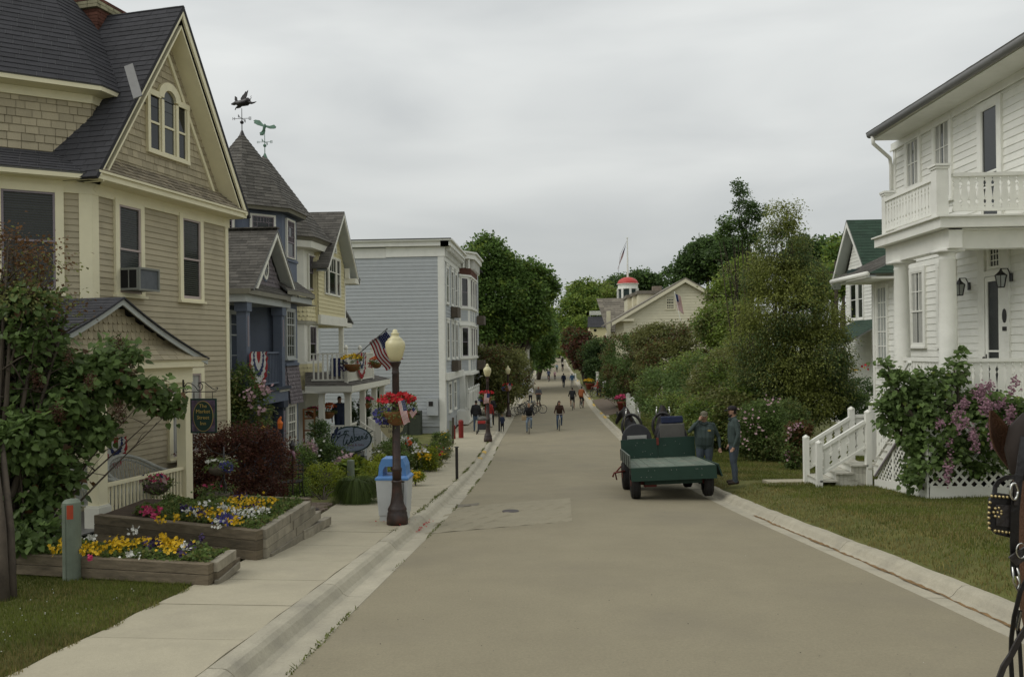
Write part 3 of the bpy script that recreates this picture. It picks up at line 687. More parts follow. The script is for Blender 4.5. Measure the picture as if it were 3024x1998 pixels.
for i,(x0,y0,x1,y1) in enumerate(GW):
    b = MB(); b.fbox(F1,(x0,y0),(x1,y1),-.0,.022)
    if i == 1: b.prism([(2.07 + .185 * math.cos(math.pi * k / 12),7.02 + .2 * math.sin(math.pi * k / 12)) for k in range(13)],F1,.0,.0225)
    b.build('pane',M_('glass_mid' if i == 1 else 'glass_dark'),w)
    b = MB(); ringbox(b,F1,(x0,y0),(x1,y1),.02,.023,.045,.0); b.fbox(F1,(x0 + .02,6.49),(x1 - .02,6.53),.023,.05); b.build('sash',M_('cream_trim' if i == 1 else 'cream_trim'),w)
# window air conditioner
b = MB(); fa = F1
acu = thing('air_conditioner','boxy grey air conditioner jutting out of the upper window above the porch','air conditioner',at(F1,.9,3.2,0),R(-11.1))
b.fbox(F1,(.63,3.20),(1.17,3.60),.03,.44); b.build('housing',M_('ac_side'),acu)
b = MB(); ringbox(b,F1,(.62,3.19),(1.18,3.61),.035,.441,.465); b.build('casing_rim',M_('ac_grey'),acu)
fl = frame(at(F1,.63,3.2,.03),at(F1,.63,3.2,.44) - at(F1,.63,3.2,.03),(0,0,1)); fl = frame(at(F1,.63,3.2,.03),F1.to_3x3() @ Vector((0,0,1)),(0,0,1)) 
b = MB(); ringbox(b,fl,(0,0),(.41,.40),.035,-.03,.012 if fl.to_3x3() @ Vector((0,0,1)) == 0 else .012); b.build('side_frame',M_('ac_grey'),acu)
b = MB(); b.fbox(fl,(.20,.03),(.215,.37),-.005,.013); b.build('grille_bar',M_('ac_grey'),acu)
for k in (0,1): b = MB(); b.fbox(fl,(.04 + k * .18,.04),(.195 + k * .175,.36),-.004,.006); b.build('grille',M_('room_dark'),acu)
# chamfered left face
K0 = at(F1,0,0,0); d45 = Vector((math.sin(R(56.1)),math.cos(R(56.1)),0)); F2 = frame(K0,d45,(0,0,1))
plate(H1,'wall',F2,[(-3.2,g0),(-.03,g0),(-.03,5.0),(-3.2,5.0)],-.3,-.02,'taupe_paint')
boards(H1,F2,[(-3.2,g0),(-.02,g0),(-.02,4.82),(-3.2,4.82)],.109,'taupe_paint',.017)
b = MB(); b.fbox(F2,(-.19,g0),(.012,4.83),-.02,.034); b.build('corner_board',M_('cream_trim'),H1)
b = MB(); b.fbox(F2,(-3.2,4.82),(.02,5.02),-.05,.044); b.build('frieze',M_('cream_trim'),H1)
b = MB(); b.fbox(F2,(-3.4,5.02),(.15,5.06),-.1,.30); b.build('soffit',M_('cream_trim'),H1)
b = MB(); b.fbox(F2,(-3.4,5.03),(.14,5.14),.30,.345); b.build('cornice',M_('cream_trim'),H1)
window(H1,F2,(-1.33,3.14),(-.55,4.80),.13,smt='mauve_panel',blind=.05,rail=.5)
window(H1,F2,(-2.6,3.14),(-1.85,4.80),.10,smt='mauve_panel',blind=.05,rail=.5)
# lower storey windows
window(H1,F1,(2.05,-.02),(2.98,1.62),.11,rail=.52,curtain=[(.0,.3),(.72,1)],gl='glass_mid')
# skirt roof over the chamfer
roof_face(H1,[at(F2,-3.4,5.13,.36),at(F2,.16,5.13,.36),at(F2,-.28,5.6,-.5),at(F2,-3.4,5.6,-.5)],.14,.30,'roof_dark',cap=40)
# turret
ks = hit(F1,270,380,-.35)[0]; KT = at(F1,ks,0,-.35)
n1 = Vector((math.sin(R(101.1)),math.cos(R(101.1)),0)); n2 = Vector((math.sin(R(146.1)),math.cos(R(146.1)),0)); uu = (n1 + n2).normalized(); TC = KT - uu * 2.4
a0 = math.degrees(math.atan2(uu.x,uu.y))
def tp(rad,k,z): a = R(a0 + 45 * k); return Vector((TC.x + rad * math.sin(a),TC.y + rad * math.cos(a),z))
for k,w_ in ((0,1),(-1,1),(1,1),(2,0)):
    p0,p1 = tp(2.4,k + 1,0),tp(2.4,k,0); ft = frame(p0,p1 - p0,(0,0,1)); L_ = (p1 - p0).length
    plate(H1,'turret_wall',ft,[(0,5.2),(L_,5.2),(L_,6.72),(0,6.72)],-.1,-.005,'taupe_shingle')
    shingles(H1,ft,[(0,5.2),(L_,5.2),(L_,6.56),(0,6.56)],.14,.19,'taupe_shingle',.02,110,jit=.45,name='turret_shingle',gap=.010)
    b = MB(); b.fbox(ft,(-.02,6.55),(L_ + .02,6.70),-.02,.05); b.build('turret_frieze',M_('cream_trim'),H1)
    e0,e1 = tp(2.78,k + 1,0),tp(2.78,k,0); fe = frame(e0,e1 - e0,(0,0,1)); Le = (e1 - e0).length
    b = MB(); b.fbox(fe,(0,6.72),(Le,6.83),-.05,.0); b.add([tp(2.4,k + 1,6.70),tp(2.4,k,6.70),tp(2.76,k,6.73),tp(2.76,k + 1,6.73)],[[0,1,2,3]]); b.build('turret_cornice',M_('cream_trim'),H1)
    roof_face(H1,[tp(2.80,k + 1,6.81),tp(2.80,k,6.81),tp(.03,k,10.0),tp(.03,k + 1,10.0)],.14,.30,'roof_dark',cap=260,thick=.03)
# lead flashing in the valley and brick chimney
b = MB(); q0,q1 = at(F1,.36,6.32,-.30),at(F1,.95,7.4,-1.1); b.bar(P(408,288,14.25),P(380,193,14.75),.16,.02,up=(0,-1,.4)); b.build('flashing',M_('lead_grey'),H1)
CH = at(F1,AP[0] + .1,0,-1.62)
fc = wall((CH.x,CH.y,0),11.1); bp = []
for j in range(12):
    z = 8.35 + j * .068
    for i in range(4):
        o_ = .0 if j % 2 else .09
        for side,f_ in (('a',fc),('b',frame(at(fc,0,0,0),-(fc.to_3x3() @ Vector((0,0,1))),(0,0,1)))): pass
    for x,y in [(i * .18 - .27 + (.05 if j % 2 else 0),s_) for i in range(4) for s_ in (-.26,.26)] + [(s_,i * .2 - .2) for i in range(3) for s_ in (-.34,.34)]:
        big = 1.16 if j > 8 else 1.0; c_ = fc @ Vector((x * big,z,y * big)); bb = MB(); dx,dy = (.17,.09) if abs(y) > .25 else (.09,.19)
        bb.fbox(fc,(x * big - dx / 2 * big,z - .03),(x * big + dx / 2 * big,z + .03),y * big - dy / 2 * big,y * big + dy / 2 * big); bp.append((bb.v,bb.f,j))
for v_,f_,j in bp: mesh_obj('brick',v_,f_,M_('brick_cream' if 8 < j < 11 else 'brick_red'),H1)
b = MB(); b.fbox(fc,(-.32,7.8),(.32,9.15),-.25,.25); b.build('chimney_core',M_('brick_red'),H1)

# ---- porch of the inn
pc = P(290,1500,12.75); FP = wall((pc.x,pc.y,0),11.4); fz = -.68
PD = 1.35
cx0,cx1 = hit(FP,290,1500)[0],hit(FP,548,1480)[0]
def porch_floor():
    b = MB(); b.fbox(FP,(-3.2,fz - .35),(cx1 + .12,fz),-2.6,.12); o = b.build('porch_floor',M_('utility_green'),H1)
    b = MB(); b.fbox(FP,(-3.2,fz - .001),(cx1 + .14,fz + .02),-2.6,.15); b.build('porch_deck',M_('lead_grey'),H1)
porch_floor()
for x,big in ((cx0,1),(cx1,0),(-1.55,0)):
    b = MB(); w = .095 if not big else .10; b.fbox(FP,(x - w,fz + .02),(x + w,1.52 if not big else 1.52),-w,w); b.build('column',M_('cream_trim'),H1)
    if big:
        b = MB(); b.fbox(FP,(x - .135,fz + .02),(x + .135,fz + .34),-.135,.135); b.fbox(FP,(x - .12,fz + .34),(x + .12,fz + .37),-.12,.12); b.build('column_base',M_('white_paint'),H1)
railing(H1,FP,cx0 + .10,cx1 - .10,fz + .10,fz + .62 + .05,23,'cream_trim',.028,.10,0)
b = MB(); b.fbox(FP,(-1.7,1.52),(cx1 + .12,1.80),-.10,.10); b.build('porch_beam',M_('cream_trim'),H1)
for x in (cx1,cx0):
    for sgn in (-1,):
        b = MB(); n = 8; pts = [(x - .09,1.53),(x - .09,1.16)] + [(x - .09 - .36 * (1 - math.cos(math.pi / 2 * i / n)),1.16 + .36 * math.sin(math.pi / 2 * i / n)) for i in range(1,n + 1)]
        b.prism(pts,FP,-.04,.04); b.build('bracket',M_('cream_trim'),H1)
# side beam, back post and wall pilaster under the porch
ft = frame(at(FP,cx1,0,0),-(FP.to_3x3() @ Vector((0,0,1))),(0,0,1))
b = MB(); b.fbox(ft,(.1,1.52),(PD,1.78),-.08,.08); b.build('porch_side_beam',M_('cream_trim'),H1)
b = MB(); b.fbox(FP,(cx1 - 1.2,fz),(cx1 - .96,1.52),-1.33,-1.2); b.build('pilaster',M_('cream_trim'),H1)
b = MB(); b.fbox(FP,(-3,1.79),(cx1 + .15,1.82),-1.3,.0); b.build('porch_ceiling',M_('cream_trim'),H1)
# porch gable
pk = (hit(FP,365,885,.28)[0],2.93); ex = (hit(FP,612,1062,.28)[0] + .04,1.93); lx = (2 * pk[0] - ex[0],1.93)
curve = lambda x1: [(pk[0] + (x1 - pk[0]) * t,1.93 + (pk[1] - 1.93) * ((1 - t) * .80 + .20 * (1 - t) ** 2.4 + .0)) for t in [i / 8 for i in range(9)]]
cl,crv = curve(lx[0]),curve(ex[0])
gp = [(lx[0] + .2,1.98),(ex[0] - .2,1.98)] + [(x,z - .10) for x,z in crv[::-1][1:]] + [(x,z - .10) for x,z in cl[1:-1]]
plate(H1,'porch_gable',FP,[(lx[0] + .2,1.98),(ex[0] - .3,1.98),(pk[0],pk[1] - .12)],.0,.06,'taupe_paint')
gq = [(lx[0] + .35,2.16),(ex[0] - .5,2.16)] + [(x,z - .11) for x,z in crv[::-1][2:]] + [(x,z - .11) for x,z in cl[1:-2]]
put(courses(FP,gq,.125,.02,.105,.006,True,0,h0=.065),'fish_scale_shingle',M_('taupe_shingle'),H1,110)
s0_,s1_ = at(FP,lx[0] + .05,1.93,.30),at(FP,ex[0] - .05,1.93,.30); s2_,s3_ = at(FP,ex[0] - .55,2.19,.09),at(FP,lx[0] + .55,2.19,.09)
roof_face(H1,[s0_,s1_,s2_,s3_],.11,.22,'wood_shake' if False else 'taupe_shingle','cream_trim',60,name='skirt_shingle')
for cc,nm in ((cl,'l'),(crv,'r')):
    b = MB(); b2 = MB()
    for (x0,z0),(x1,z1) in zip(cc,cc[1:]):
        q = [(x0,z0 - .005),(x1,z1 - .005),(x1,z1 - .10),(x0,z0 - .10)]
        b.prism(q,FP,.24,.27); b2.prism([(x0,z0 + .02),(x1,z1 + .02),(x1,z1 - .004),(x0,z0 - .004)],FP,-2.9,.31)
    b.build('porch_rake',M_('grey_trim'),H1); b2.build('porch_roof_deck',M_('roof_dark'),H1)
    for (x0,z0),(x1,z1) in zip(cc,cc[1:]):
        A_,B_ = at(FP,x1,z1 + .02,-2.9),at(FP,x1,z1 + .02,.31); C_,D_ = at(FP,x0,z0 + .02,.31),at(FP,x0,z0 + .02,-2.9)
        if nm == 'l': fq = tri_frame(A_,B_,C_); shingles(H1,fq,[to2(fq,q) for q in (A_,B_,C_,D_)],.11,.30,'roof_dark',.008,300,jit=.1)
b = MB(); b.fbox(FP,(lx[0] + .1,1.80),(ex[0] - .1,1.925),.10,.26); b.build('porch_cornice',M_('cream_trim'),H1)
b = MB(); b.fbox(FP,(ex[0] - .42,1.82),(ex[0] - .05,1.94),-1.3,.10); b.build('porch_cornice',M_('cream_trim'),H1)
# grey foundation boards beside the planter
b = MB()
for i in range(3): b.fbox(FP,(cx0 - .1,fz - .12 - i * .11),(cx1 + .6,fz - .02 - i * .11),-.05,.15 + i * .012)
b.build('foundation_board',M_('lead_grey'),H1)

# ============================================================= towers
class Tower:
    def __init__(s,par,C,first=-91):
        s.par = par; s.C = Vector((C[0],C[1],0)); s.base = math.degrees(math.atan2(-C[0],-C[1])); s.first = first
    def v(s,rad,th,z):
        a = R(s.base - th); return Vector((s.C.x + rad * math.sin(a),s.C.y + rad * math.cos(a),z))
    def faces(s,rad,n=5):
        o = []
        for k in range(n):
            t0,t1 = s.first + 45 * k,s.first + 45 * (k + 1); p0,p1 = s.v(rad,t0,0),s.v(rad,t1,0); o.append((frame(p0,p1 - p0,(0,0,1)),(p1 - p0).length))
        return o
    def band(s,name,r0,z0,r1,z1,m,n=5,inner=.08):
        b = MB()
        for k in range(n):
            t0,t1 = s.first + 45 * k,s.first + 45 * (k + 1); b.add([s.v(r0,t0,z0),s.v(r0,t1,z0),s.v(r1,t1,z1),s.v(r1,t0,z1)],[[0,1,2,3]])
        return b.build(name,M_(m),s.par)
    def shingle(s,r0,z0,r1,z1,m,exp,w,name,scal=False,n=5,cap=300,th=.014,jit=.1):
        for k in range(n):
            t0,t1 = s.first + 45 * k,s.first + 45 * (k + 1); q = [s.v(r0,t0,z0),s.v(r0,t1,z0),s.v(r1,t1,z1),s.v(r1,t0,z1)]
            fr = tri_frame(q[0],q[1],q[2]); put(courses(fr,[to2(fr,p) for p in q],exp,th,w,.006,scal,jit),name,M_(m),s.par,cap)
def box_w(par,name,x0,x1,y0,y1,z0,z1,m): b = MB(); b.box(((x0 + x1) / 2,(y0 + y1) / 2,(z0 + z1) / 2),(x1 - x0,y1 - y0,z1 - z0)); return b.build(name,M_(m),par)
def column(par,x,y,z0,z1,w,m,name='column',rnd=False,capm=None):
    b = MB()
    if rnd: b.lathe([(w * .62,0),(w * .62,.06),(w * .5,.09),(w * .5,.12),(w * .48,(z1 - z0) * .5),(w * .42,z1 - z0 - .2),(w * .46,z1 - z0 - .18),(w * .42,z1 - z0 - .16),(w * .42,z1 - z0 - .10),(w * .55,z1 - z0 - .06)],(x,y,z0),20); b.box((x,y,z1 - .03),(w * 1.3,w * 1.3,.06)); b.box((x,y,z0 + .02),(w * 1.35,w * 1.35,.04))
    else: b.box((x,y,(z0 + z1) / 2),(w,w,z1 - z0)); b.box((x,y,z1 - .05),(w * 1.25,w * 1.25,.05))
    return b.build(name,M_(m),par,smooth=rnd)

# ============================================================= blue house
H2 = thing('blue_house','slate blue house with shingled turret, flying pig weather vane and balcony beside the taupe house','house',(-8.1,24,-1.6))
FB = wall((-8.1,24,0),0); gB = -2.0
T2 = Tower(H2,(P(719,700,25.6).x,P(719,700,25.6).y)); RT = 1.62
box_w(H2,'wall',-13,-9.0,20.7,26.2,gB,4.2,'blue_dark')
# bay block
bay = [(.0,-.9),(.0,.0),(.18,.02)]
def poly_wall(par,pts,z0,z1,m,name='wall'):
    b = MB()
    for (x0,y0),(x1,y1) in zip(pts,pts[1:]): b.add([(x0,y0,z0),(x1,y1,z0),(x1,y1,z1),(x0,y0,z1)],[[0,1,2,3]])
    return b.build(name,M_(m),par)
BX = -8.1
poly_wall(H2,[(-9.05,23.2),(BX - .35,23.65),(BX,24.15),(BX,25.35),(BX - .5,25.9),(-9.05,26.2)],gB,3.8,'blue_paint')
FBC = frame((BX - .35,23.65,0),(.35,.5,0),(0,0,1))
window(H2,FB,(.22,1.86),(.94,3.30),.07,'grey_trim','grey_trim','glass_dark',rail=.70,top=(3,2),bot=(3,3),sill=True,label='bay window with small panes')
window(H2,FB,(.22,-.95),(.94,.40),.07,'white_paint','white_paint','glass_mid',rail=.62,top=(4,2),bot=(4,3))
for z0_,z1_,o0,o1 in ((.45,1.62,.16,.03),):
    for (xa,ya),(xb,yb) in (((BX - .35,23.65),(BX,24.15)),((BX,24.15),(BX,25.35))):
        d = Vector((xb - xa,yb - ya,0)).normalized(); n = Vector((d.y,-d.x,0)); A_,B_ = Vector((xa,ya,0)),Vector((xb,yb,0))
        q = [A_ + n * o0 + Vector((0,0,z0_)),B_ + n * o0 + Vector((0,0,z0_)),B_ + n * o1 + Vector((0,0,z1_)),A_ + n * o1 + Vector((0,0,z1_))]
        fq = tri_frame(*q[:3]); put(courses(fq,[to2(fq,p) for p in q],.115,.018,.115,.006,True,0),'scallop_shingle',M_('mauve_shingle'),H2,140)
b = MB(); b.fbox(FB,(-.02,1.62),(1.22,1.70),-.02,.10); b.fbox(FBC,(0,1.62),(.61,1.70),-.02,.10); b.build('sill_band',M_('blue_paint'),H2)
# porch block: columns, beams, balcony
for s in (-3.05,-.28):
    b = MB(); b.fbox(FB,(s - .13,1.0),(s + .13,3.36),-.16,.10); b.fbox(FB,(s - .17,3.12),(s + .17,3.36),-.2,.14); b.build('balcony_column',M_('blue_paint'),H2)
    b = MB(); b.fbox(FB,(s - .05,2.2),(s + .05,3.0),.10,.108); b.build('column_panel',M_('mauve_panel'),H2)
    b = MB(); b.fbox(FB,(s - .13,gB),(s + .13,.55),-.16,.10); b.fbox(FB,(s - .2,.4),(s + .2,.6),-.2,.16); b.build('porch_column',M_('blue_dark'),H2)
    b = MB(); b.fbox(FB,(s - .05,-1.4),(s + .05,.3),.10,.108); b.build('column_panel',M_('mauve_panel'),H2)
b = MB(); b.fbox(FB,(-3.3,.60),(.05,.95),-.9,.12); b.build('balcony_beam',M_('blue_paint'),H2)
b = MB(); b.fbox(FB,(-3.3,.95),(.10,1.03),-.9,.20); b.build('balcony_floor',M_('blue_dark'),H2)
b = MB()
for i in range(14): b.fbox(FB,(-.75 + i * .06,.88),(-.72 + i * .06,.94),.12,.15)
b.build('dentil',M_('white_paint'),H2)['kind'] = 'stuff'
railing(H2,FB,-2.92,-.41,1.12,2.05,20,'blue_paint',.03,.08,-.02)
b = MB(); b.fbox(FB,(-3.35,3.36),(.25,3.56),-.9,.16); b.build('cornice_band',M_('grey_trim'),H2)
b = MB(); b.fbox(FB,(-3.4,3.56),(.33,3.70),-.9,.28); b.build('gutter',M_('beige_gutter'),H2)
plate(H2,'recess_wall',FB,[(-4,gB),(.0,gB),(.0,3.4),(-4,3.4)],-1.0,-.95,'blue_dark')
fr_rec = wall((-8.1 - .94,24,0),0)
window(H2,fr_rec,(-1.75,1.35),(-.85,3.15),.08,'grey_trim','grey_trim','glass_mid',rail=.66,top=(2,2),bot=(2,2))
window(H2,fr_rec,(-1.9,-.9),(-.75,.25),.08,'grey_trim','white_paint','glass_mid',rail=.5,top=(2,1),bot=(2,1))
# front gable with oval window
ga = (-1.38,5.42); gl_,gr_ = (-3.05,3.72),(.36,3.72)
plate(H2,'gable_wall',FB,[(-2.75,3.7),(.05,3.7),(ga[0],5.15)],-.2,.0,'blue_dark')
put(courses(FB,[(-2.55,3.9),(-.15,3.9),(ga[0],5.0)],.12,.014,.12,.006,True,0,h0=.005),'gable_shingle',M_('mauve_shingle'),H2,60)
b = MB(); b.prism([(ga[0] - .12 + .26 * math.cos(t),4.42 + .40 * math.sin(t)) for t in np.linspace(0,6.283,21)[:-1]],FB,.0,.03); b.build('window_frame',M_('blue_paint'),H2)
b = MB()
for i in range(20):
    t0,t1 = 6.2832 * i / 20,6.2832 * (i + 1) / 20; b.prism([(ga[0] - .12 + k * math.cos(t),4.42 + k * 1.6 * math.sin(t)) for k,t in ((.16,t0),(.215,t0),(.215,t1),(.16,t1))],FB,.03,.05)
for t in (0,1,2,3): a_ = math.pi / 2 * t + .0; b.bar(at(FB,ga[0] - .12 + .08 * math.cos(a_),4.42 + .12 * math.sin(a_),.045),at(FB,ga[0] - .12 + .17 * math.cos(a_),4.42 + .27 * math.sin(a_),.045),.012)
w = b.build('oval_window',M_('white_paint'),H2)
b = MB(); b.prism([(ga[0] - .12 + .16 * math.cos(t),4.42 + .26 * math.sin(t)) for t in np.linspace(0,6.283,17)[:-1]],FB,.03,.036); b.build('pane',M_('glass_dark'),w)
for (x0,z0),sg in ((gl_,1),(gr_,-1)):
    b = MB(); b.prism([(x0,z0),(x0 + sg * .12,z0),(ga[0],ga[1] - .14),ga] if sg > 0 else [(x0,z0),ga,(ga[0],ga[1] - .14),(x0 + sg * .12,z0)],FB,.30,.34); b.build('rake_board',M_('white_paint'),H2)
    b = MB(); b.prism([(x0 + sg * .1,z0),(x0 + sg * .13,z0),(ga[0],ga[1] - .15),(ga[0],ga[1] - .12)] if sg > 0 else [(x0 + sg * .1,z0),(ga[0],ga[1] - .12),(ga[0],ga[1] - .15),(x0 + sg * .13,z0)],FB,.0,.299); b.build('rake_soffit',M_('grey_trim'),H2)
A_ = [at(FB,-3.3,3.68,-3.4),at(FB,-3.3,3.68,.35),at(FB,ga[0],5.52,.35),at(FB,ga[0],5.52,-3.4)]; roof_face(H2,A_,.125,.24,'roof_grey',cap=160)
A_ = [at(FB,.46,3.72,.35),at(FB,.46,3.72,-3.4),at(FB,ga[0],5.52,-3.4),at(FB,ga[0],5.52,.35)]; roof_face(H2,A_,.125,.24,'roof_grey',cap=300)
rc = []
for i in range(14): b = MB(); b.box((BX + .28 - i * .19,24 + ga[0],5.55),(.17,.26,.03)); rc.append((b.v,b.f))
put(rc,'ridge_cap',M_('roof_grey'),H2)
roof_face(H2,[at(FB,-3.2,3.70,.30),at(FB,.40,3.70,.30),at(FB,.1,3.92,.0),at(FB,-2.9,3.92,.0)],.11,.22,'roof_grey',cap=300)
# skirt roof over the bay
E_ = [(BX + .30,23.55),(BX + .42,24.1),(BX + .42,25.9),(BX - .1,26.9)]; I_ = [(BX - .9,24.2),(BX - .75,24.5),(BX - .75,25.6),(BX - .9,25.9)]
for (e0,e1),(i0,i1) in zip(zip(E_,E_[1:]),zip(I_,I_[1:])):
    roof_face(H2,[(*e0,3.86),(*e1,3.86),(*i1,4.75),(*i0,4.75)],.125,.24,'roof_grey',cap=300)
    b = MB(); b.add([(*e0,3.74),(*e1,3.74),(*e1,3.86),(*e0,3.86)],[[0,1,2,3]]); b.build('gutter',M_('beige_gutter'),H2)
    b = MB(); k = .93; e2,e3 = ((e0[0] - .1),e0[1]),((e1[0] - .1),e1[1]); b.add([(*e2,3.55),(*e3,3.55),(*e3,3.745),(*e2,3.745)],[[0,1,2,3]]); b.build('cornice_band',M_('grey_trim'),H2)
b = MB(); b.box((BX - .25,25.0,3.54),(1.1,3.0,.02)); b.build('soffit',M_('beige_gutter'),H2)
# turret
T2.band('turret_wall',RT,4.1,RT,6.35,'blue_paint'); T2.band('sill_band',RT + .05,4.86,RT + .05,4.93,'blue_paint')
T2.band('gutter',RT + .28,6.28,RT + .33,6.42,'beige_gutter'); T2.band('turret_soffit',RT,6.27,RT + .28,6.28,'blue_dark')
for k,(fr,L_) in enumerate(T2.faces(RT)):
    m = L_ / 2
    if k in (1,2): window(H2,fr,(m - .34,4.98),(m + .34,6.12),.06,'white_paint','mauve_panel','glass_dark',rail=.42,cottage=True,sill=False)
    if k in (3,0): window(H2,fr,(m - .30,4.98),(m + .30,6.12),.06,'white_paint','mauve_panel','glass_dark',rail=.42,cottage=True,sill=False)
T2.shingle(RT + .36,6.38,.03,8.92,'roof_grey',.135,.26,'turret_shingle',n=6,cap=330)
b = MB(); c = T2.C; b.cyl((c.x,c.y,8.78),(c.x,c.y,9.0),.10,.02); b.build('finial',M_('lead_grey'),H2)

# ============================================================= weather vanes
def vane(name,label,x,y,z,shape,m,arms=.24,h=.75):
    t = thing(name,label,'weather vane',(x,y,z)); b = MB()
    b.cyl((x,y,z - .05),(x,y,z + h),.018,.010,8); b.cyl((x,y,z - .08),(x,y,z + .10),.10,.03,10); b.build('rod',M_(m),t)
    b = MB(); b.lathe([(.01,-.06),(.05,-.035),(.062,0),(.05,.035),(.01,.06)],(x,y,z + h * .45),10); b.build('ball',M_(m),t,True)
    b = MB(); zz = z + h * .60
    for dx,dy in ((1,0),(0,1)):
        b.cyl((x - arms * dx,y - arms * dy,zz),(x + arms * dx,y + arms * dy,zz),.008,n=6)
        for s in (-1,1):
            px,py = x + s * arms * dx,y + s * arms * dy
            b.box((px,py,zz),(.06 * dx + .012,.06 * dy + .012,.012)); b.box((px + s * dx * .03,py + s * dy * .03,zz),(.012,.012,.09)); b.box((px - s * dx * .03,py - s * dy * .03,zz),(.012,.012,.09))
            if s * (dx + dy) > 0: b.box((px,py,zz + .04),(.06 * dx + .012,.06 * dy + .012,.012)); b.box((px,py,zz - .04),(.06 * dx + .012,.06 * dy + .012,.012))
    b.build('compass_arms',M_(m),t); shape(t,x,y,z + h,m); return t
def flying_pig(t,x,y,z,m):
    b = MB(); L = lambda a,c: (x + a,y - a * .25,z + c)
    b.tube([L(-.36,.17),L(-.28,.17),L(-.20,.20),L(-.10,.16),L(.04,.17),(x + .16,y,z + .20),L(.24,.22),L(.30,.20)],[.025,.05,.065,.095,.105,.12,.095,.03],10)
    b.tube([L(.26,.17),L(.36,.13),L(.45,.14),L(.52,.16)],[.06,.035,.022,.008],7)   # hind leg
    b.tube([L(-.10,.10),L(-.17,.05),L(-.20,.04),L(-.24,-.03)],[.05,.028,.02,.012],7); b.tube([L(-.02,.10),L(-.06,.04),L(-.16,.02)],[.04,.022,.012],7)
    b.build('pig_body',M_(m),t,True)
    b = MB(); b.prism([(0,0),(.11,.02),(.20,.16),(.25,.34),(.18,.28),(.16,.31),(.09,.22),(.05,.20),(-.03,.10)],frame(L(-.02,.22),(1,-.25,0),(0,0,1)),-.03,-.012)
    b.prism([(0,0),(.11,.02),(.22,.14),(.27,.28),(.15,.24),(.03,.12)],frame(L(-.02,.22),(1,-.25,0),(0,0,1)),.012,.03); b.build('wing',M_(m),t)
    b = MB(); b.prism([(0,0),(.05,.0),(.03,.15),(-.03,.19),(-.04,.06)],frame(L(-.20,.22),(1,-.25,0),(0,0,1)),-.02,.02); b.build('ear',M_(m),t)
    b = MB(); b.tube([L(.30,.24),L(.34,.30),L(.32,.34),L(.36,.36)],[.012,.010,.008,.005],5); b.build('tail',M_(m),t)
def eagle(t,x,y,z,m):
    b = MB(); b.tube([(x + .02,y,z + .30),(x,y,z + .22),(x - .03,y,z + .08),(x - .10,y,z + .02)],[.03,.06,.05,.02],8); b.build('bird_body',M_(m),t,True)
    b = MB(); fw = frame((x,y,z + .20),(1,-.1,0),(0,.25,1))
    b.prism([(-.02,0),(-.02,.06),(-.2,.26),(-.38,.30),(-.45,.26),(-.40,.22),(-.42,.17),(-.35,.14),(-.3,.10)],fw,-.012,.012)
    b.prism([(.02,0),(.02,.06),(.20,.02),(.36,.06),(.44,-.02),(.42,-.08),(.34,-.09),(.2,-.08)],fw,-.012,.012); b.build('wing',M_(m),t)
    b = MB(); b.prism([(-.02,.0),(.06,.0),(.03,-.14),(-.16,-.10)],frame((x - .03,y,z + .08),(1,0,0),(0,0,1)),-.015,.015); b.box((x - .1,y,z - .05),(.12,.06,.09)); b.build('tail',M_(m),t)
mat('copper_green',(.10,.19,.135),.6,.3,9)
vane('weather_vane','dark winged pig weather vane on top of the blue turret',T2.C.x,T2.C.y,8.92,flying_pig,'iron_black',.26,.80)

# ============================================================= yellow house
H3 = thing('yellow_house','pale yellow house with octagonal corner tower, balcony and white porch','house',(-8.3,30,-1.9))
yc = P(784,700,29.0); T3 = Tower(H3,(yc.x,yc.y)); RY = 1.86; gY = -2.3
T3.band('tower_wall',RY - .06,gY,RY - .06,6.0,'white_paint')
T3.band('tower_frieze',RY + .30,5.62,RY + .33,5.84,'white_paint'); T3.band('tower_soffit',RY - .06,5.60,RY + .30,5.63,'white_paint'); T3.band('gutter',RY + .34,5.84,RY + .46,6.0,'beige_gutter')
T3.shingle(RY + .48,5.96,.03,9.05,'roof_grey',.16,.30,'tower_shingle',n=6,cap=300)
T3.shingle(RY + .10,3.10,RY + .0,4.15,'yellow_paint',.15,.15,'scallop_shingle',True,cap=200)
T3.shingle(RY + .0,.72,RY + .06,1.62,'yellow_paint',.15,.15,'scallop_shingle',True,cap=300)
T3.band('band',RY + .06,1.62,RY + .06,1.70,'white_paint'); T3.band('band',RY + .02,3.0,RY + .12,3.10,'white_paint'); T3.band('band',RY + .05,.55,RY + .08,.72,'white_paint')
T3.band('tower_base',RY - .02,.35,RY - .02,.55,'white_paint')
for k,(fr,L_) in enumerate(T3.faces(RY - .05)):
    m = L_ / 2
    window(H3,fr,(m - .30,4.22),(m + .30,5.42),.05,'white_paint','mauve_panel','glass_dark',rail=.5,top=(3,1),sill=False)
    window(H3,fr,(m - .30,1.72),(m + .30,2.92),.05,'white_paint','mauve_panel','glass_dark',rail=.5,top=(3,1),sill=False)
YX = -8.35
FY = wall((YX,27,0),0)
sa,sb = hit(FY,944,900)[0],hit(FY,1019,900)[0]
print('yellow wall',sa,sb)
plate(H3,'wall',FY,[(sa - .2,3.05),(sb,3.05),(sb,5.3),(sa - .2,5.3)],-4,-.02,'yellow_paint'); boards(H3,FY,[(sa - .15,3.35),(sb - .02,3.35),(sb - .02,5.3),(sa - .15,5.3)],.14,'yellow_paint',.018)
mid = (sa + sb) / 2 + .15; gz_ = 7.25
boards(H3,FY,[(sa - .2,5.3),(sb,5.3),(mid,7.1)],.14,'yellow_paint',.018); plate(H3,'gable_wall',FY,[(sa - .2,5.3),(sb,5.3),(mid,7.1)],-.3,-.02,'yellow_paint')
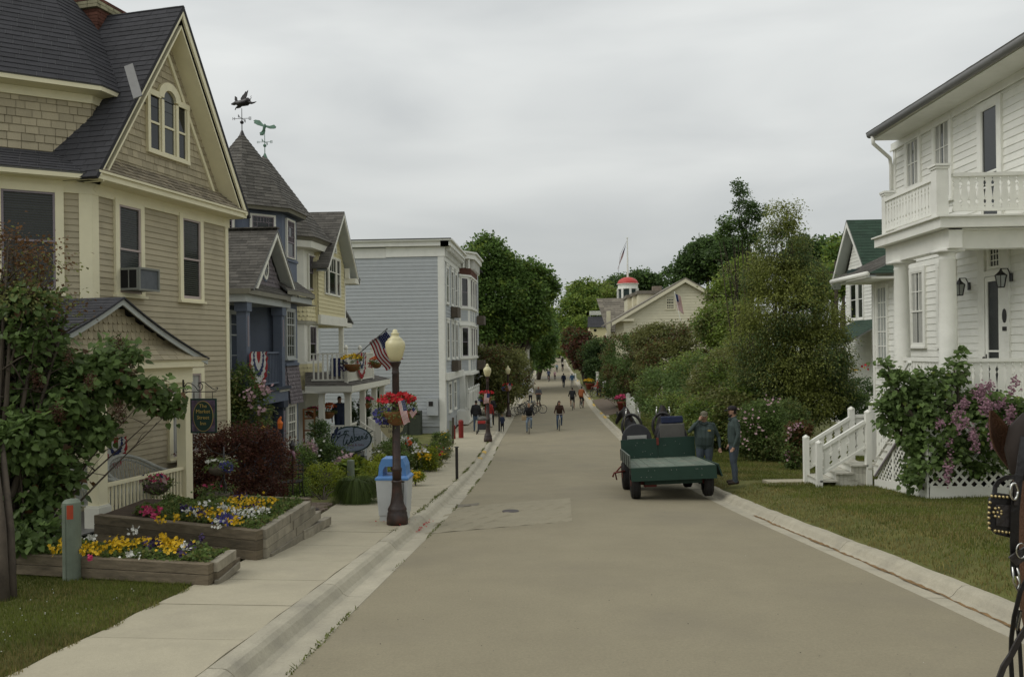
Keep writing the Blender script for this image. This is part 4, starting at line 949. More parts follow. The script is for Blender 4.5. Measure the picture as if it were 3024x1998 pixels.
b = MB(); b.fbox(FY,(sb - .10,3.3),(sb + .03,5.3),-.1,.03); b.build('corner_board',M_('white_paint'),H3)
b = MB(); b.fbox(FY,(sa - .15,3.02),(sb + .05,3.36),-.3,.08); b.build('beam',M_('white_paint'),H3)
wx = (hit(FY,957,850)[0],hit(FY,1002,850)[0]); wz0 = hit(FY,980,872)[1]; wz1 = hit(FY,980,762)[1]; q = (wx[1] - wx[0])
window(H3,FY,(wx[0] + .05,wz0),(wx[0] + q * .22,wz1),.05,'white_paint','white_paint',rail=None,sill=False); window(H3,FY,(wx[0] + q * .27,wz0),(wx[0] + q * .72,wz1),.05,'white_paint','white_paint',rail=.62,top=(3,1),sill=False); window(H3,FY,(wx[0] + q * .77,wz0),(wx[1],wz1),.05,'white_paint','white_paint',rail=.62,sill=False)
ac = (wx[0] + q * .5,wz1 + .22); ar = q * .30
b = MB(); b.prism([(ac[0] + ar * math.cos(t),ac[1] + ar * 1.05 * math.sin(t)) for t in np.linspace(0,math.pi,11)],FY,0,.05); w = b.build('arched_window',M_('white_paint'),H3)
b = MB(); b.prism([(ac[0] + ar * .78 * math.cos(t),ac[1] + .03 + ar * .8 * math.sin(t)) for t in np.linspace(0,math.pi,11)],FY,.05,.056); b.build('pane',M_('glass_white'),w)
b = MB()
for t in (.5,1.0,1.57,2.1,2.6): b.bar(at(FY,ac[0],ac[1] + .03,.06),at(FY,ac[0] + ar * .8 * math.cos(t),ac[1] + ar * .8 * math.sin(t),.06),.02,.01)
b.build('muntin',M_('white_paint'),w)
# main gable roof
for sg in (-1,1):
    foot = (mid + sg * 2.35,4.85 if sg > 0 else 5.0); top_ = (mid,gz_ + .1)
    q = [at(FY,*foot,-6),at(FY,*foot,.45),at(FY,*top_,.45),at(FY,*top_,-6)] if sg < 0 else [at(FY,*foot,.45),at(FY,*foot,-6),at(FY,*top_,-6),at(FY,*top_,.45)]
    roof_face(H3,q,.15,.28,'roof_grey',cap=300)
    d = Vector((top_[0] - foot[0],top_[1] - foot[1])).normalized(); n = Vector((d.y,-d.x)) * (1 if sg < 0 else -1)
    f_ = (foot[0],foot[1] - .03); t_ = (top_[0],top_[1] - .05); b = MB(); b.prism([f_,(f_[0] + n.x * .12,f_[1] + n.y * .12),(t_[0],t_[1] - .12 / abs(d.x)),t_] if sg < 0 else [f_,t_,(t_[0],t_[1] - .12 / abs(d.x)),(f_[0] + n.x * .12,f_[1] + n.y * .12)],FY,.40,.45); b.build('rake_board',M_('white_paint'),H3)
    b = MB(); b.prism([(f_[0] + n.x * .1,f_[1] + n.y * .1),(f_[0] + n.x * .13,f_[1] + n.y * .13),(t_[0],t_[1] - .16 / abs(d.x)),(t_[0],t_[1] - .12 / abs(d.x))],FY,.0,.399); b.build('rake_soffit',M_('grey_trim'),H3)
b = MB(); b.fbox(FY,(sb - .05,4.75),(sb + .75,4.95),-1.2,.45); b.fbox(FY,(sb - .1,4.95),(sb + .1,5.35),-.3,.2); b.build('eave_return',M_('white_paint'),H3)
roof_face(H3,[at(FY,sb + .8,4.96,.47),at(FY,sb + .8,4.96,-1.2),at(FY,sb + .05,5.5,-1.2),at(FY,sb + .05,5.5,.2)],.15,.28,'roof_grey',cap=300)
b = MB(); b.fbox(FY,(sb + .0,3.0),(sb + .95,3.18),-1.5,.05); b.build('side_eave',M_('white_paint'),H3)
roof_face(H3,[at(FY,sb + 1.0,3.2,.1),at(FY,sb + 1.0,3.2,-1.5),at(FY,sb,3.75,-1.5),at(FY,sb,3.75,.0)],.15,.28,'roof_grey',cap=300)
# second floor recess and first floor
plate(H3,'recess_wall',FY,[(sa - 1.2,gY),(sb,gY),(sb,3.05),(sa - 1.2,3.05)],-1.3,-1.2,'yellow_paint'); fr_ = wall((YX - 1.2,27,0),0); boards(H3,fr_,[(sa - 1,.9),(sb - .1,.9),(sb - .1,3.0),(sa - 1,3.0)],.14,'yellow_paint',.018)
boards(H3,fr_,[(sa - 1,-1.2),(sb - .1,-1.2),(sb - .1,.6),(sa - 1,.6)],.14,'yellow_paint',.018)
side = frame((YX,27 + sb,0),(-1,0,0),(0,0,1))
column(H3,YX - .1,27 + sb - .25,.85,3.03,.17,'white_paint')
b = MB(); b.box((YX - .95,27 + sa + .5,2.35),(.14,.10,.22)); b.box((YX - 1.05,27 + sa + .5,2.5),(.2,.04,.04)); b.cyl((YX - .95,27 + sa + .5,2.46),(YX - .95,27 + sa + .5,2.56),.07,.01,6); b.build('lantern',M_('iron_black'),H3)
# porch roof
PX_ = -6.9; pe = [(YX + .1,26.55),(PX_ + .28,26.35),(PX_ + .28,32.6),(YX - .5,33.0)]; pi_ = [(YX - .2,27.6),(YX + .25,27.5),(YX + .25,31.9),(YX - .2,32)]
for (e0,e1),(i0,i1) in zip(zip(pe,pe[1:]),zip(pi_,pi_[1:])):
    roof_face(H3,[(*e0,.90),(*e1,.90),(*i1,1.32),(*i0,1.32)],.14,.26,'roof_grey',cap=300)
    b = MB(); d = Vector((e1[0] - e0[0],e1[1] - e0[1],0)).normalized(); b.add([(*e0,.70),(*e1,.70),(*e1,.90),(*e0,.90)],[[0,1,2,3]]); b.build('porch_fascia',M_('white_paint'),H3)
box_w(H3,'porch_ceiling',YX - 1.2,PX_ + .2,26.5,32.5,.66,.70,'white_paint'); box_w(H3,'porch_floor',YX - 1.2,PX_ + .1,26.7,32.4,-1.40,-1.25,'grey_trim')
for y in (26.9,29.0,30.9,32.3): column(H3,PX_,y,-1.25,.68,.19,'white_paint')
column(H3,-7.75,26.75,-1.25,.68,.17,'white_paint')
# balcony rail
FR = wall((PX_ - .02,26.8,0),0); railing(H3,FR,.06,3.85,1.02,1.98,26,'white_paint',.05,.07,0)
FR2 = frame((-8.1,26.8,0),(1,0,0),(0,0,1)); railing(H3,FR2,.0,1.1,1.06,1.98,7,'white_paint',.05,.07,0)
for y in (26.8,28.75,30.7): b = MB(); b.box((PX_ - .02,y,1.48),(.11,.11,1.2)); b.lathe([(.03,0),(.075,.06),(.06,.12),(.01,.17)],(PX_ - .02,y,2.08),10); b.build('rail_post',M_('white_paint'),H3)
# porch steps and tall newel posts
for x,y in ((-6.15,28.2),(-6.15,29.6)): b = MB(); b.box((x,y,-1.35),(.20,.20,1.7)); b.box((x,y,-.47),(.30,.30,.08)); b.box((x,y,-1.75),(.28,.28,.5)); b.build('newel',M_('white_paint'),H3)
for y in (28.2,29.6):
    b = MB(); b.bar((-6.2,y,-.85),(PX_ + .1,y,-.45),.07,.05)
    for i in range(5): x = -6.3 - i * .12; b.bar((x,y,-1.75 + i * .07),(x,y,-.83 + (-.1 - 0) * 0 + (.4 * (i * .12 + .1) / .7)),.03)
    b.build('stair_rail',M_('white_paint'),H3)
for k in range(4): box_w(H3,'step',-6.1 - k * .2 - .35,-6.1 - k * .2,28.3,29.5,-2.2,-2.0 + k * .18,'grey_trim')
FR3 = wall((PX_,26.9,0),0)
for s0,s1 in ((.12,1.1),(2.9,3.9),(4.1,5.3)): railing(H3,FR3,s0,s1,-1.15,-.42,9,'white_paint',.035,.06,0)
FR4 = frame((-8.0,26.75,0),(1,0,0),(0,0,1)); railing(H3,FR4,.3,1.0,-1.15,-.42,6,'white_paint',.035,.06,0)
b = MB(); F5 = frame((-8.35,26.6,0),(1,.1,0),(0,0,1)); ringbox(b,F5,(.0,-1.15),(.42,.15),.06,-.02,.02); b.fbox(F5,(.06,-.6),(.36,-.55),-.01,.01); b.fbox(F5,(.06,-.2),(.36,-.15),-.01,.01); b.build('open_door_frame',mat('door_wood',(.22,.10,.035),.6,.15,6),H3)
window(H3,wall((YX - 1.18,27,0),0),(1.6,-1.0),(2.6,.4),.08,'white_paint','white_paint','glass_dark',rail=None,top=(5,6),sill=False)
vane('weather_vane','green copper eagle weather vane on the roof of the yellow tower',T3.C.x + .02,T3.C.y,9.02,eagle,'copper_green',.24,.85)

# ============================================================= grey-blue three storey building
H4 = thing('grey_building','three storey blue grey clapboard building with white bracketed cornice and bay windows','building',(-6.06,44.8,-2.5)); g4 = -3.0
cxx = -6.06; FS = frame((-19,44.8,0),(1,0,0),(0,0,1)); Ls = 19 + cxx; FF = wall((cxx,44.8,0),0)
box_w(H4,'wall',-19,cxx - .02,44.83,66,g4,8.2,'greyblue_siding')
boards(H4,FS,[(6,-2.2),(Ls - .1,-2.2),(Ls - .1,7.2),(6,7.2)],.198,'greyblue_siding',.019)
boards(H4,FF,[(.3,-2.0),(19,-2.0),(19,7.2),(.3,7.2)],.198,'greyblue_siding',.019,cap=340)
b = MB(); b.fbox(FS,(Ls - .30,g4),(Ls + .04,7.2),-.1,.05); b.fbox(FF,(-.04,g4),(.42,7.2),-.1,.05); b.build('corner_board',M_('white_house'),H4)
b = MB(); b.fbox(FS,(0,7.18),(Ls - 3.2,7.72),-.1,.06); b.fbox(FS,(Ls - 3.2 + .01,7.22),(Ls + .10,7.76),-.1,.07); b.build('frieze',M_('white_house'),H4)
b = MB(); b.fbox(FS,(0,7.78),(Ls + .35,8.05),-.1,.30); b.fbox(FF,(-.30,7.78),(7.3,8.05),-.1,.45); b.fbox(FS,(0,8.05),(Ls + .45,8.14),-.1,.42); b.fbox(FF,(-.4,8.05),(7.3,8.14),-.1,.57); b.build('cornice',M_('white_worn' if False else 'white_house'),H4)
b = MB(); b.fbox(FS,(0,8.14),(Ls + .5,8.18),-20,.46); b.build('roof_edge',M_('roof_dark'),H4)
for i in range(12): b = MB(); b.fbox(FF,(.2 + i * .6,7.25),(.34 + i * .6,7.78),.05,.2 + .0); b.fbox(FF,(.2 + i * .6,7.55),(.34 + i * .6,7.78),.2,.42); b.build('bracket',M_('white_house'),H4)
b = MB(); b.fbox(FF,(.05,7.0),(7.2,7.24),-.1,.07); b.fbox(FF,(.1,.35),(18,.75),-.1,.25); b.build('frieze',M_('white_house'),H4)
for z0_,z1_ in ((4.72,6.7),(1.55,3.6)):
    for s in (1.1,3.3,5.2):
        window(H4,FF,(s,z0_),(s + .9,z1_),.14,'white_house','white_house','glass_dark',rail=.5,head=.12)
    b = MB(); b.fbox(FF,(3.0,z0_ - .75),(4.6,z0_ - .15),.04,.42); b.build('window_box',M_('window_box'),H4)
# bay
B4 = [(cxx,52.0),(-5.45,53.0),(-5.45,57.6),(cxx,58.8)]
for (xa,ya),(xb,yb) in zip(B4,B4[1:]):
    fq = frame((xa,ya,0),(xb - xa,yb - ya,0),(0,0,1)); L_ = math.hypot(xb - xa,yb - ya)
    b = MB(); b.fbox(fq,(0,.55),(L_,7.3),-.3,0); b.build('bay_wall',M_('white_house'),H4)
    for z0_,z1_ in ((4.85,6.65),(1.62,3.45)):
        nn = 1 if L_ < 2 else 3; w_ = L_ / nn
        for i in range(nn): window(H4,fq,(i * w_ + w_ * .24,z0_),(i * w_ + w_ * .76,z1_),.08,'white_house','mauve_panel','glass_dark',rail=.5,sill=True)
        for i in range(nn): boards(H4,fq,[(i * w_ + w_ * .2,z0_ - .95),(i * w_ + w_ * .8,z0_ - .95),(i * w_ + w_ * .8,z0_ - .25),(i * w_ + w_ * .2,z0_ - .25)],.19,'greyblue_siding',.019,400)
        
        for q0_,q1_ in ((z0_ - .18,z0_ - .08),(z1_ + .12,z1_ + .24)): b = MB(); b.fbox(fq,(-.03,q0_),(L_ + .03,q1_),0,.11); b.build('bay_band',M_('white_house'),H4)
    b = MB(); b.fbox(fq,(-.1,7.9),(L_ + .1,8.25),-.1,.40); b.fbox(fq,(-.15,8.25),(L_ + .15,8.36),-.1,.52); b.fbox(fq,(-.05,.38),(L_ + .05,.56),-.1,.15); b.build('bay_cornice',M_('white_house'),H4)
    for i in range(max(2,int(L_ / .55))): b = MB(); s = .15 + i * .55; b.fbox(fq,(s,7.3),(s + .13,7.9),0,.3); b.build('bracket',M_('white_house'),H4)
    b = MB(); b.fbox(fq,(0,6.9),(L_,7.35),0,.08); b.build('bay_roof_band',M_('brick_red'),H4)
for z in (4.1,.95): b = MB(); b.box((-5.15,58.0,z),(.5,1.6,.62)); b.build('window_box',M_('window_box'),H4)
# ground floor
for s in (7.0,8.6,12.8,14.6): b = MB(); b.fbox(FF,(s,-2.4),(s + .28,.4),.0,.35); b.build('porch_column',M_('white_house'),H4)
for s in (1.6,4.0,9.4,11.2): window(H4,FF,(s,-1.5),(s + 1.0,.1),.1,'white_house','white_house','glass_dark',rail=.6)
b = MB(); b.fbox(FF,(5.5,-2.6),(14,-1.75),.0,.7); b.build('porch_base',M_('white_house'),H4)
FPR = wall((cxx + .72,44.8,0),0); railing(H4,FPR,5.6,12.5,-1.7,-.65,16,'white_house',.12,.08)
for i in range(7): b = MB(); b.fbox(FPR,(5.6 + i * 1.15,-2.5),(5.72 + i * 1.15,-.55),-.06,.06); b.lathe([(.02,0),(.09,.08),(.02,.2)],at(FPR,5.66 + i * 1.15,-.55,0),8); b.build('rail_post',M_('white_house'),H4)
mb = thing('meter_box','pale grey electricity meter box fixed low on the corner of the clapboard side wall','meter box',(-6.9,44.6,-1.5))
b = MB(); b.box((-6.72,44.6,-1.1),(.62,.22,.95)); b.build('box',M_('greyblue_siding'),mb); b = MB(); b.box((-6.8,44.48,-.92),(.24,.02,.26)); b.build('dial',M_('iron_black'),mb)
uc = thing('utility_cabinet','squat dark green utility cabinet standing against the blue grey side wall','cabinet',(-8.0,44.0,-2.5))
b = MB(); b.box((-7.95,44.1,-2.0),(1.35,.7,1.45)); b.build('body',M_('utility_green'),uc); b = MB(); b.box((-9.6,44.0,-2.4),(1.6,.7,1.5)); b.build('side_box',M_('utility_green'),uc)
b = MB(); b.box((-7.95,43.73,-1.4),(1.3,.03,.04)); b.box((-7.95,43.73,-2.0),(.02,.03,1.3)); b.build('door_seam',M_('room_dark'),uc)

# ============================================================= white house on the right
H5 = thing('white_house','large white clapboard house with cut-out balcony rails, round columns and side steps at right','house',(9.5,19,-1.2))
FM = wall((9.5,24,0),179); g5 = -1.9
plate(H5,'wall',FM,[(.96,g5),(16,g5),(16,7.6),(.96,7.6)],-5,-.02,'white_house')
boards(H5,FM,[(1.0,.4),(15,.4),(15,7.42),(1.0,7.42)],.165,'white_house',.018,200)
b = MB(); b.fbox(FM,(.90,g5),(1.04,7.45),-.1,.035); b.build('corner_board',M_('white_house'),H5)
b = MB(); b.fbox(FM,(.80,7.42),(15,7.62),-.1,.05); b.fbox(FM,(.8,7.40),(15,7.44),.05,.08); b.build('frieze',M_('white_house'),H5)
b = MB(); se = 1.42; b.fbox(FM,(se - .1,7.60),(15,7.65),-.1,.76); b.fbox(FM,(se - .1,7.65),(15,7.72),.66,.79); b.build('soffit',M_('white_house'),H5)
se = 1.42; b = MB(); b.tube([at(FM,se,7.72,.88),at(FM,15,7.60,.88)],.085,12); b.build('gutter',M_('lead_grey'),H5,True)
b = MB(); b.tube([at(FM,se + .2,7.66,.88),at(FM,se + .2,7.45,.86),at(FM,.95,7.2,.14),at(FM,.88,7.0,.08),at(FM,.86,4.5,.08)],.05,8); b.build('downspout',M_('white_house'),H5,True)
roof_face(H5,[at(FM,se - .1,7.80,.94),at(FM,15,7.68,.94),at(FM,15,9.2,-3),at(FM,1.3,9.2,-3)],.14,.28,'roof_grey',cap=60)
# north side (away from camera) and wing beyond
plate(H5,'wing_wall',FM,[(-.55,g5),(.96,g5),(.96,4.0),(-.55,4.0)],-4,-.02,'white_house')
boards(H5,FM,[(-.5,.2),(.90,.2),(.90,3.9),(-.5,3.9)],.165,'white_house',.02,260)
b = MB(); b.fbox(FM,(-.62,g5),(-.48,3.9),-.1,.04); b.build('corner_board',M_('white_house'),H5)
window(H5,FM,(-.26,1.55),(.36,3.70),.09,'white_house','white_house','glass_white',rail=None,top=(3,5),mw=.03)
b = MB(); b.fbox(FM,(-1.2,3.86),(1.1,3.92),-1,.75); b.build('soffit',M_('white_house'),H5)
b = MB(); b.tube([at(FM,-1.5,3.98,.9),at(FM,1.2,3.98,.9)],.075,10); b.build('gutter',M_('white_house'),H5,True)
roof_face(H5,[at(FM,-1.45,4.03,.92),at(FM,1.2,4.03,.92),at(FM,1.2,5.0,-1.2),at(FM,-1.45,5.0,-1.2)],.14,.28,'roof_grey',cap=120)
for s in (-1.15,-.85): b = MB(); b.prism([(s,4.1),(s + .25,4.1),(s + .125,4.3)],FM,.1,.6); b.build('roof_vent',M_('louver_green'),H5)
# upper windows and balcony door
cu = [(.05,.45),(.55,.95)]
window(H5,FM,(1.76,5.55),(2.42,7.40),.12,'white_house','white_house','glass_mid',rail=.36,top=(3,2),curtain=cu,mw=.022)
window(H5,FM,(3.28,5.55),(4.00,7.44),.12,'white_house','white_house','glass_mid',rail=.36,top=(3,2),curtain=cu,mw=.022)
window(H5,FM,(5.42,4.5),(6.05,7.20),.16,'white_house','white_house','glass_dark',rail=.36,sill=False,label='screened balcony door'); b = MB(); b.fbox(FM,(5.46,5.75),(6.01,5.80),.03,.05); b.build('door_rail',M_('white_house'),H5)
window(H5,FM,(9,5.55),(9.8,7.44),.12,'white_house','white_house','glass_mid',rail=.36,top=(3,2),curtain=cu)
window(H5,FM,(1.92,2.02),(2.58,3.93),.12,'white_house','white_house','glass_mid',rail=.46,top=(3,2),curtain=cu,mw=.022)
window(H5,FM,(3.42,2.02),(4.10,3.93),.12,'white_house','white_house','glass_mid',rail=.46,top=(3,2),curtain=cu,mw=.022)
# front door with transom
b = MB(); b.fbox(FM,(5.22,.75),(5.48,4.35),0,.06); b.fbox(FM,(6.12,.75),(6.42,4.35),0,.06); b.fbox(FM,(5.48,3.50),(6.12,3.62),0,.06); b.fbox(FM,(5.48,4.2),(6.12,4.35),0,.06); b.build('door_frame',M_('white_house'),H5)
window(H5,FM,(5.68,3.68),(6.08,4.14),.05,'white_house','white_house','glass_dark',rail=None,top=(3,3),sill=False,label='transom light over the front door')
b = MB(); ringbox(b,FM,(5.49,.76),(6.11,3.49),.10,.01,.045); b.fbox(FM,(5.59,1.55),(6.01,1.63),.01,.041); b.fbox(FM,(5.59,1.85),(6.01,1.89),.01,.041); d_ = b.build('front_door',M_('white_house'),H5)
b = MB(); b.fbox(FM,(5.56,.8),(6.04,3.42),.0,.0245); b.build('screen',M_('glass_dark'),d_)
b = MB(); b.fbox(FM,(5.52,1.62),(5.545,1.80),.04,.06); b.lathe([(.0,0),(.03,.01),(.035,.04),(.0,.06)],at(FM,5.50,1.69,.09),8); b.build('handle',M_('iron_black'),d_)
b = MB(); b.prism([(6.27 + .075 * math.cos(t),2.62 + .15 * math.sin(t)) for t in np.linspace(0,6.283,15)[:-1]],FM,.06,.075); b.fbox(FM,(6.20,2.30),(6.34,2.39),.06,.075); b.build('plaque',M_('iron_black'),H5)
def porch_lamp(s,z,lab):
    t = thing('porch_lamp',lab,'wall lamp',at(FM,s,z,0)); b = MB(); c = at(FM,s,z - .02,.24)
    b.tube([at(FM,s,z + .05,.02),at(FM,s,z + .22,.1),at(FM,s,z + .22,.22),at(FM,s,z + .17,.24)],.012,6); b.fbox(FM,(s - .05,z - .05),(s + .05,z + .12),.02,.04)
    b.lathe([(.13,.10),(.05,.17),(.03,.20),(.01,.25)],c,6); b.lathe([(.07,-.16),(.075,-.14),(.02,-.14)],c,6)
    for i in range(6): a = i * math.pi / 3; b.bar(c + Vector((.12 * math.cos(a),.12 * math.sin(a),.10)),c + Vector((.07 * math.cos(a),.07 * math.sin(a),-.15)),.014)
    b.build('lantern',M_('iron_black'),t); b = MB(); b.lathe([(.062,-.14),(.11,.095)],c,6); b.build('glass',M_('glass_white'),t)
porch_lamp(4.80,3.32,'black lantern on the clapboards left of the white front door'); porch_lamp(6.47,3.38,'black lantern on the clapboards right of the white front door')
# porch: floor, columns, beam, balcony
X0,Y0,Y1,fl = 7.78,16.45,19.5,.72
b = MB(); b.box(((X0 + 9.5) / 2 - .05,(Y0 + Y1) / 2 - .05,fl - .08),(9.55 - X0 + .15,Y1 - Y0 + .25,.16)); b.build('porch_floor',M_('white_house'),H5)
for x,y in ((7.93,16.78),(7.93,18.95)): column(H5,x,y,fl,3.93,.36,'white_house',rnd=True)
b = MB(); b.box((X0 + .16,(Y0 + Y1) / 2,4.12),(.26,Y1 - Y0,.38)); b.box(((X0 + 9.4) / 2 + .16,Y0 + .30,4.12),(9.4 - X0 - .1,.26,.38)); b.box(((X0 + 9.5) / 2,(Y0 + Y1) / 2,4.30),(9.5 - X0,Y1 - Y0,.02)); b.build('porch_beam',M_('white_house'),H5)
b = MB(); x_,y_ = X0 - .19,Y0 - .13; b.box(((x_ + 9.45) / 2,(y_ + Y1 + .1) / 2,4.42),(9.45 - x_,Y1 + .1 - y_,.20)); b.box(((x_ + 9.45) / 2 - .03,(y_ + Y1 + .1) / 2 - .03,4.535),(9.45 - x_ + .08,Y1 + .1 - y_ + .08,.03)); b.build('balcony_deck',M_('white_house'),H5)
def cut_baluster(b,fr,s,w,t0,t1,skew=0.0,th=.022):
    prof = [(0,.47),(.05,.47),(.08,.40),(.11,.47),(.16,.47),(.18,.34),(.22,.28),(.26,.34),(.29,.47),(.40,.44),(.66,.30),(.70,.36),(.72,.42),(.75,.34),(.79,.27),(.83,.34),(.86,.44),(.90,.47),(.93,.38),(.96,.47),(1,.47)]
    h = t1 - t0; L_ = [(s - w * k,t0 + h * q - skew * w * k) for q,k in prof]; R_ = [(s + w * k,t0 + h * q + skew * w * k) for q,k in prof]
    V = [at(fr,*p,dh) for dh in (-th / 2,th / 2) for p in L_] + [at(fr,*p,dh) for dh in (-th / 2,th / 2) for p in R_]; n = len(prof)
    F = []
    for i in range(n - 1): F += [[i,i + 1,2 * n + i + 1,2 * n + i],[n + i,3 * n + i,3 * n + i + 1,n + i + 1],[i,n + i,n + i + 1,i + 1],[2 * n + i,2 * n + i + 1,3 * n + i + 1,3 * n + i]]
    b.add(V,F)
def cut_rail(par,fr,s0,s1,t0,t1,w=.155,slope=0.0,rw=.1,m='white_house',base=True):
    n = max(1,round((s1 - s0) / w)); w = (s1 - s0) / n
    for i in range(n): s = s0 + (i + .5) * w; dz = slope * (s - s0); b = MB(); cut_baluster(b,fr,s,w,t0 + .05 + dz,t1 - .06 + dz,slope); b.build('baluster',M_(m),par)
    b = MB(); b.bar(at(fr,s0,t1 - .035),at(fr,s1,t1 - .035 + slope * (s1 - s0)),rw,.07); b.build('top_rail',M_(m),par)
    if base: b = MB(); b.bar(at(fr,s0,t0 + .03),at(fr,s1,t0 + .03 + slope * (s1 - s0)),.06,.05); b.build('bottom_rail',M_(m),par)
def post(par,x,y,z0,z1,w,m='white_house',flat=True):
    b = MB(); b.box((x,y,(z0 + z1) / 2),(w,w,z1 - z0))
    if flat: b.box((x,y,z1 + .02),(w * 1.4,w * 1.4,.045)); b.box((x,y,z1 - .03),(w * 1.2,w * 1.2,.04))
    else: b.lathe([(w * .7,0),(w * .68,.02),(.01,.07)],(x,y,z1),4)
    b.build('post',M_(m),par)
post(H5,X0 - .06,Y0 + .16,4.55,5.56,.23); post(H5,X0 + .05,Y1 - .10,4.55,5.56,.20)
FA = frame((X0 - .02,Y1 - .2,0),(0,-1,0),(0,0,1)); FBk = frame((X0 + .17,Y0 + .12,0),(1,0,0),(0,0,1))
cut_rail(H5,FA,0,Y1 - Y0 - .45,4.66,5.42); cut_rail(H5,FBk,0,1.55,4.66,5.42)
cut_rail(H5,frame((X0 + .15,Y1 - .3,0),(0,-1,0),(0,0,1)),0,2.35,.86,1.74); cut_rail(H5,frame((X0 + .3,Y0 + .3,0),(1,0,0),(0,0,1)),0,1.40,.86,1.74)
# lattice skirting under porch and steps
XL,YA,YB = 6.97,18.05,15.55
FLs = frame((XL,YA,0),(0,-1,0),(0,0,1)); FLf = frame((XL,YB,0),(1,.18,0),(0,0,1))
def lattice(fr,poly,sp=.105,w=.038):
    s0 = min(p[0] for p in poly); s1 = max(p[0] for p in poly); t0 = min(p[1] for p in poly); t1 = max(p[1] for p in poly); k = math.sqrt(.5)
    for sg,h in ((1,.0),(-1,.012)):
        c = (s0 * k + sg * t0 * k) if sg > 0 else (s0 * k - t1 * k); end = (s1 * k + t1 * k) if sg > 0 else (s1 * k - t0 * k)
        while c < end:
            q = clip(clip(poly,-k,-sg * k,-(c - w / 2)),k,sg * k,c + w / 2)
            if len(q) > 2 and area(q) > 1e-3: b = MB(); b.prism(q,fr,h,h + .011); b.build('lattice_strip',M_('white_house'),H5)
            c += sp
zs = lambda s: max(-.62,min(.55,-.75 + s * .76))
gl = lambda y: gz(XL,y)
lattice(FLs,[(.1,gl(YA) + .12),(YA - YB,gl(YB) + .20),(YA - YB,.58),(1.72,.58),(.1,-.72)]); lattice(FLf,[(0,gl(YB) + .2),(2.6,gl(YB) + .05),(2.6,.58),(0,.58)],.14,.05)
b = MB(); b.prism([(0,gl(YA) - .1),(YA - YB,gl(YB) - .1),(YA - YB,gl(YB) + .24),(0,gl(YA) + .14)],FLs,.012,.04); b.prism([(0,gl(YB) - .25),(2.6,gl(YB) - .3),(2.6,gl(YB) + .1),(0,gl(YB) + .24)],FLf,.012,.04); b.build('skirting_board',M_('white_house'),H5)
for s in (.95,1.75,YA - YB - .03): b = MB(); b.fbox(FLs,(s - .04,gl(YA) + .1),(s + .04,zs(s) + .02),.013,.035); b.build('lattice_post',M_('white_house'),H5)
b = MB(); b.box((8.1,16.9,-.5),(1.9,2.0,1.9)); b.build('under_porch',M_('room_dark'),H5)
# upper flight, climbing toward the camera along the porch
nst = 7
for i in range(nst):
    y = YA - .02 - i * .245; z = -.55 + i * .185
    b = MB(); b.box((7.38,y - .10,z),(.98,.29,.035)); b.build('tread',M_('white_worn'),H5); b = MB(); b.box((7.40,y - .225,z + .09),(.86,.02,.15)); b.build('riser',M_('white_house'),H5)
b = MB(); b.prism([(0,-.80),(0,-.62),(1.70,.66),(1.70,.44),(.12,-.80)],FLs,.035,.06); b.build('stringer',M_('white_house'),H5)
b = MB(); b.bar(at(FLs,.1,-.80,.07),at(FLs,1.72,.44,.07),.03,.03); b.build('stringer_trim',M_('mauve_panel'),H5)
cut_rail(H5,frame((XL + .0,YA - .08,0),(0,-1,0),(0,0,1)),0,1.65,-.42,.50,.12,.75,.07)
# lower flight
lx0,lx1,ly0,ly1 = 5.78,6.84,18.14,19.05
gs = gz(5.8,18.6)
for i in range(3):
    x = lx0 + .02 + i * .33; z = gs + .16 + i * .17
    b = MB(); b.box((x + .17,(ly0 + ly1) / 2,z - .02),(.38,ly1 - ly0 + .12,.035)); b.build('tread',M_('white_worn'),H5)
    b = MB(); b.box((x + .02,(ly0 + ly1) / 2,z - .10),(.02,ly1 - ly0,.13)); b.build('riser',M_('white_house'),H5)
    if i:
        for j in range(4): b = MB(); b.box((x + .045 + j * .083,ly0 + .0,gs + (z - gs) / 2 - .02),(.078,.02,z - gs - .04)); b.build('side_board',M_('white_worn'),H5)
b = MB(); b.box((7.3,18.6,-.66),(.98,1.05,.04)); b.build('landing',M_('white_worn'),H5)
for x,y,z0,z1 in ((lx0,ly0,gs - .05,-.10),(lx0,ly1,gs - .05,-.08),(lx1,ly0,gs - .05,.56),(lx1 - .02,ly1 + .03,gs - .05,.56),(7.3,19.1,-.6,.68)): post(H5,x,y,z0,z1,.12,flat=False)
for y in (ly0,ly1): cut_rail(H5,frame((lx0 + .07,y,0),(1,0,0),(0,0,1)),0,lx1 - lx0 - .14,gs + .27,-.17,.20,.62,.08)
cut_rail(H5,frame((lx1 + .05,ly1 + .03,0),(1,0,0),(0,0,1)),0,.42,-.5,.44,.2,0,.08)

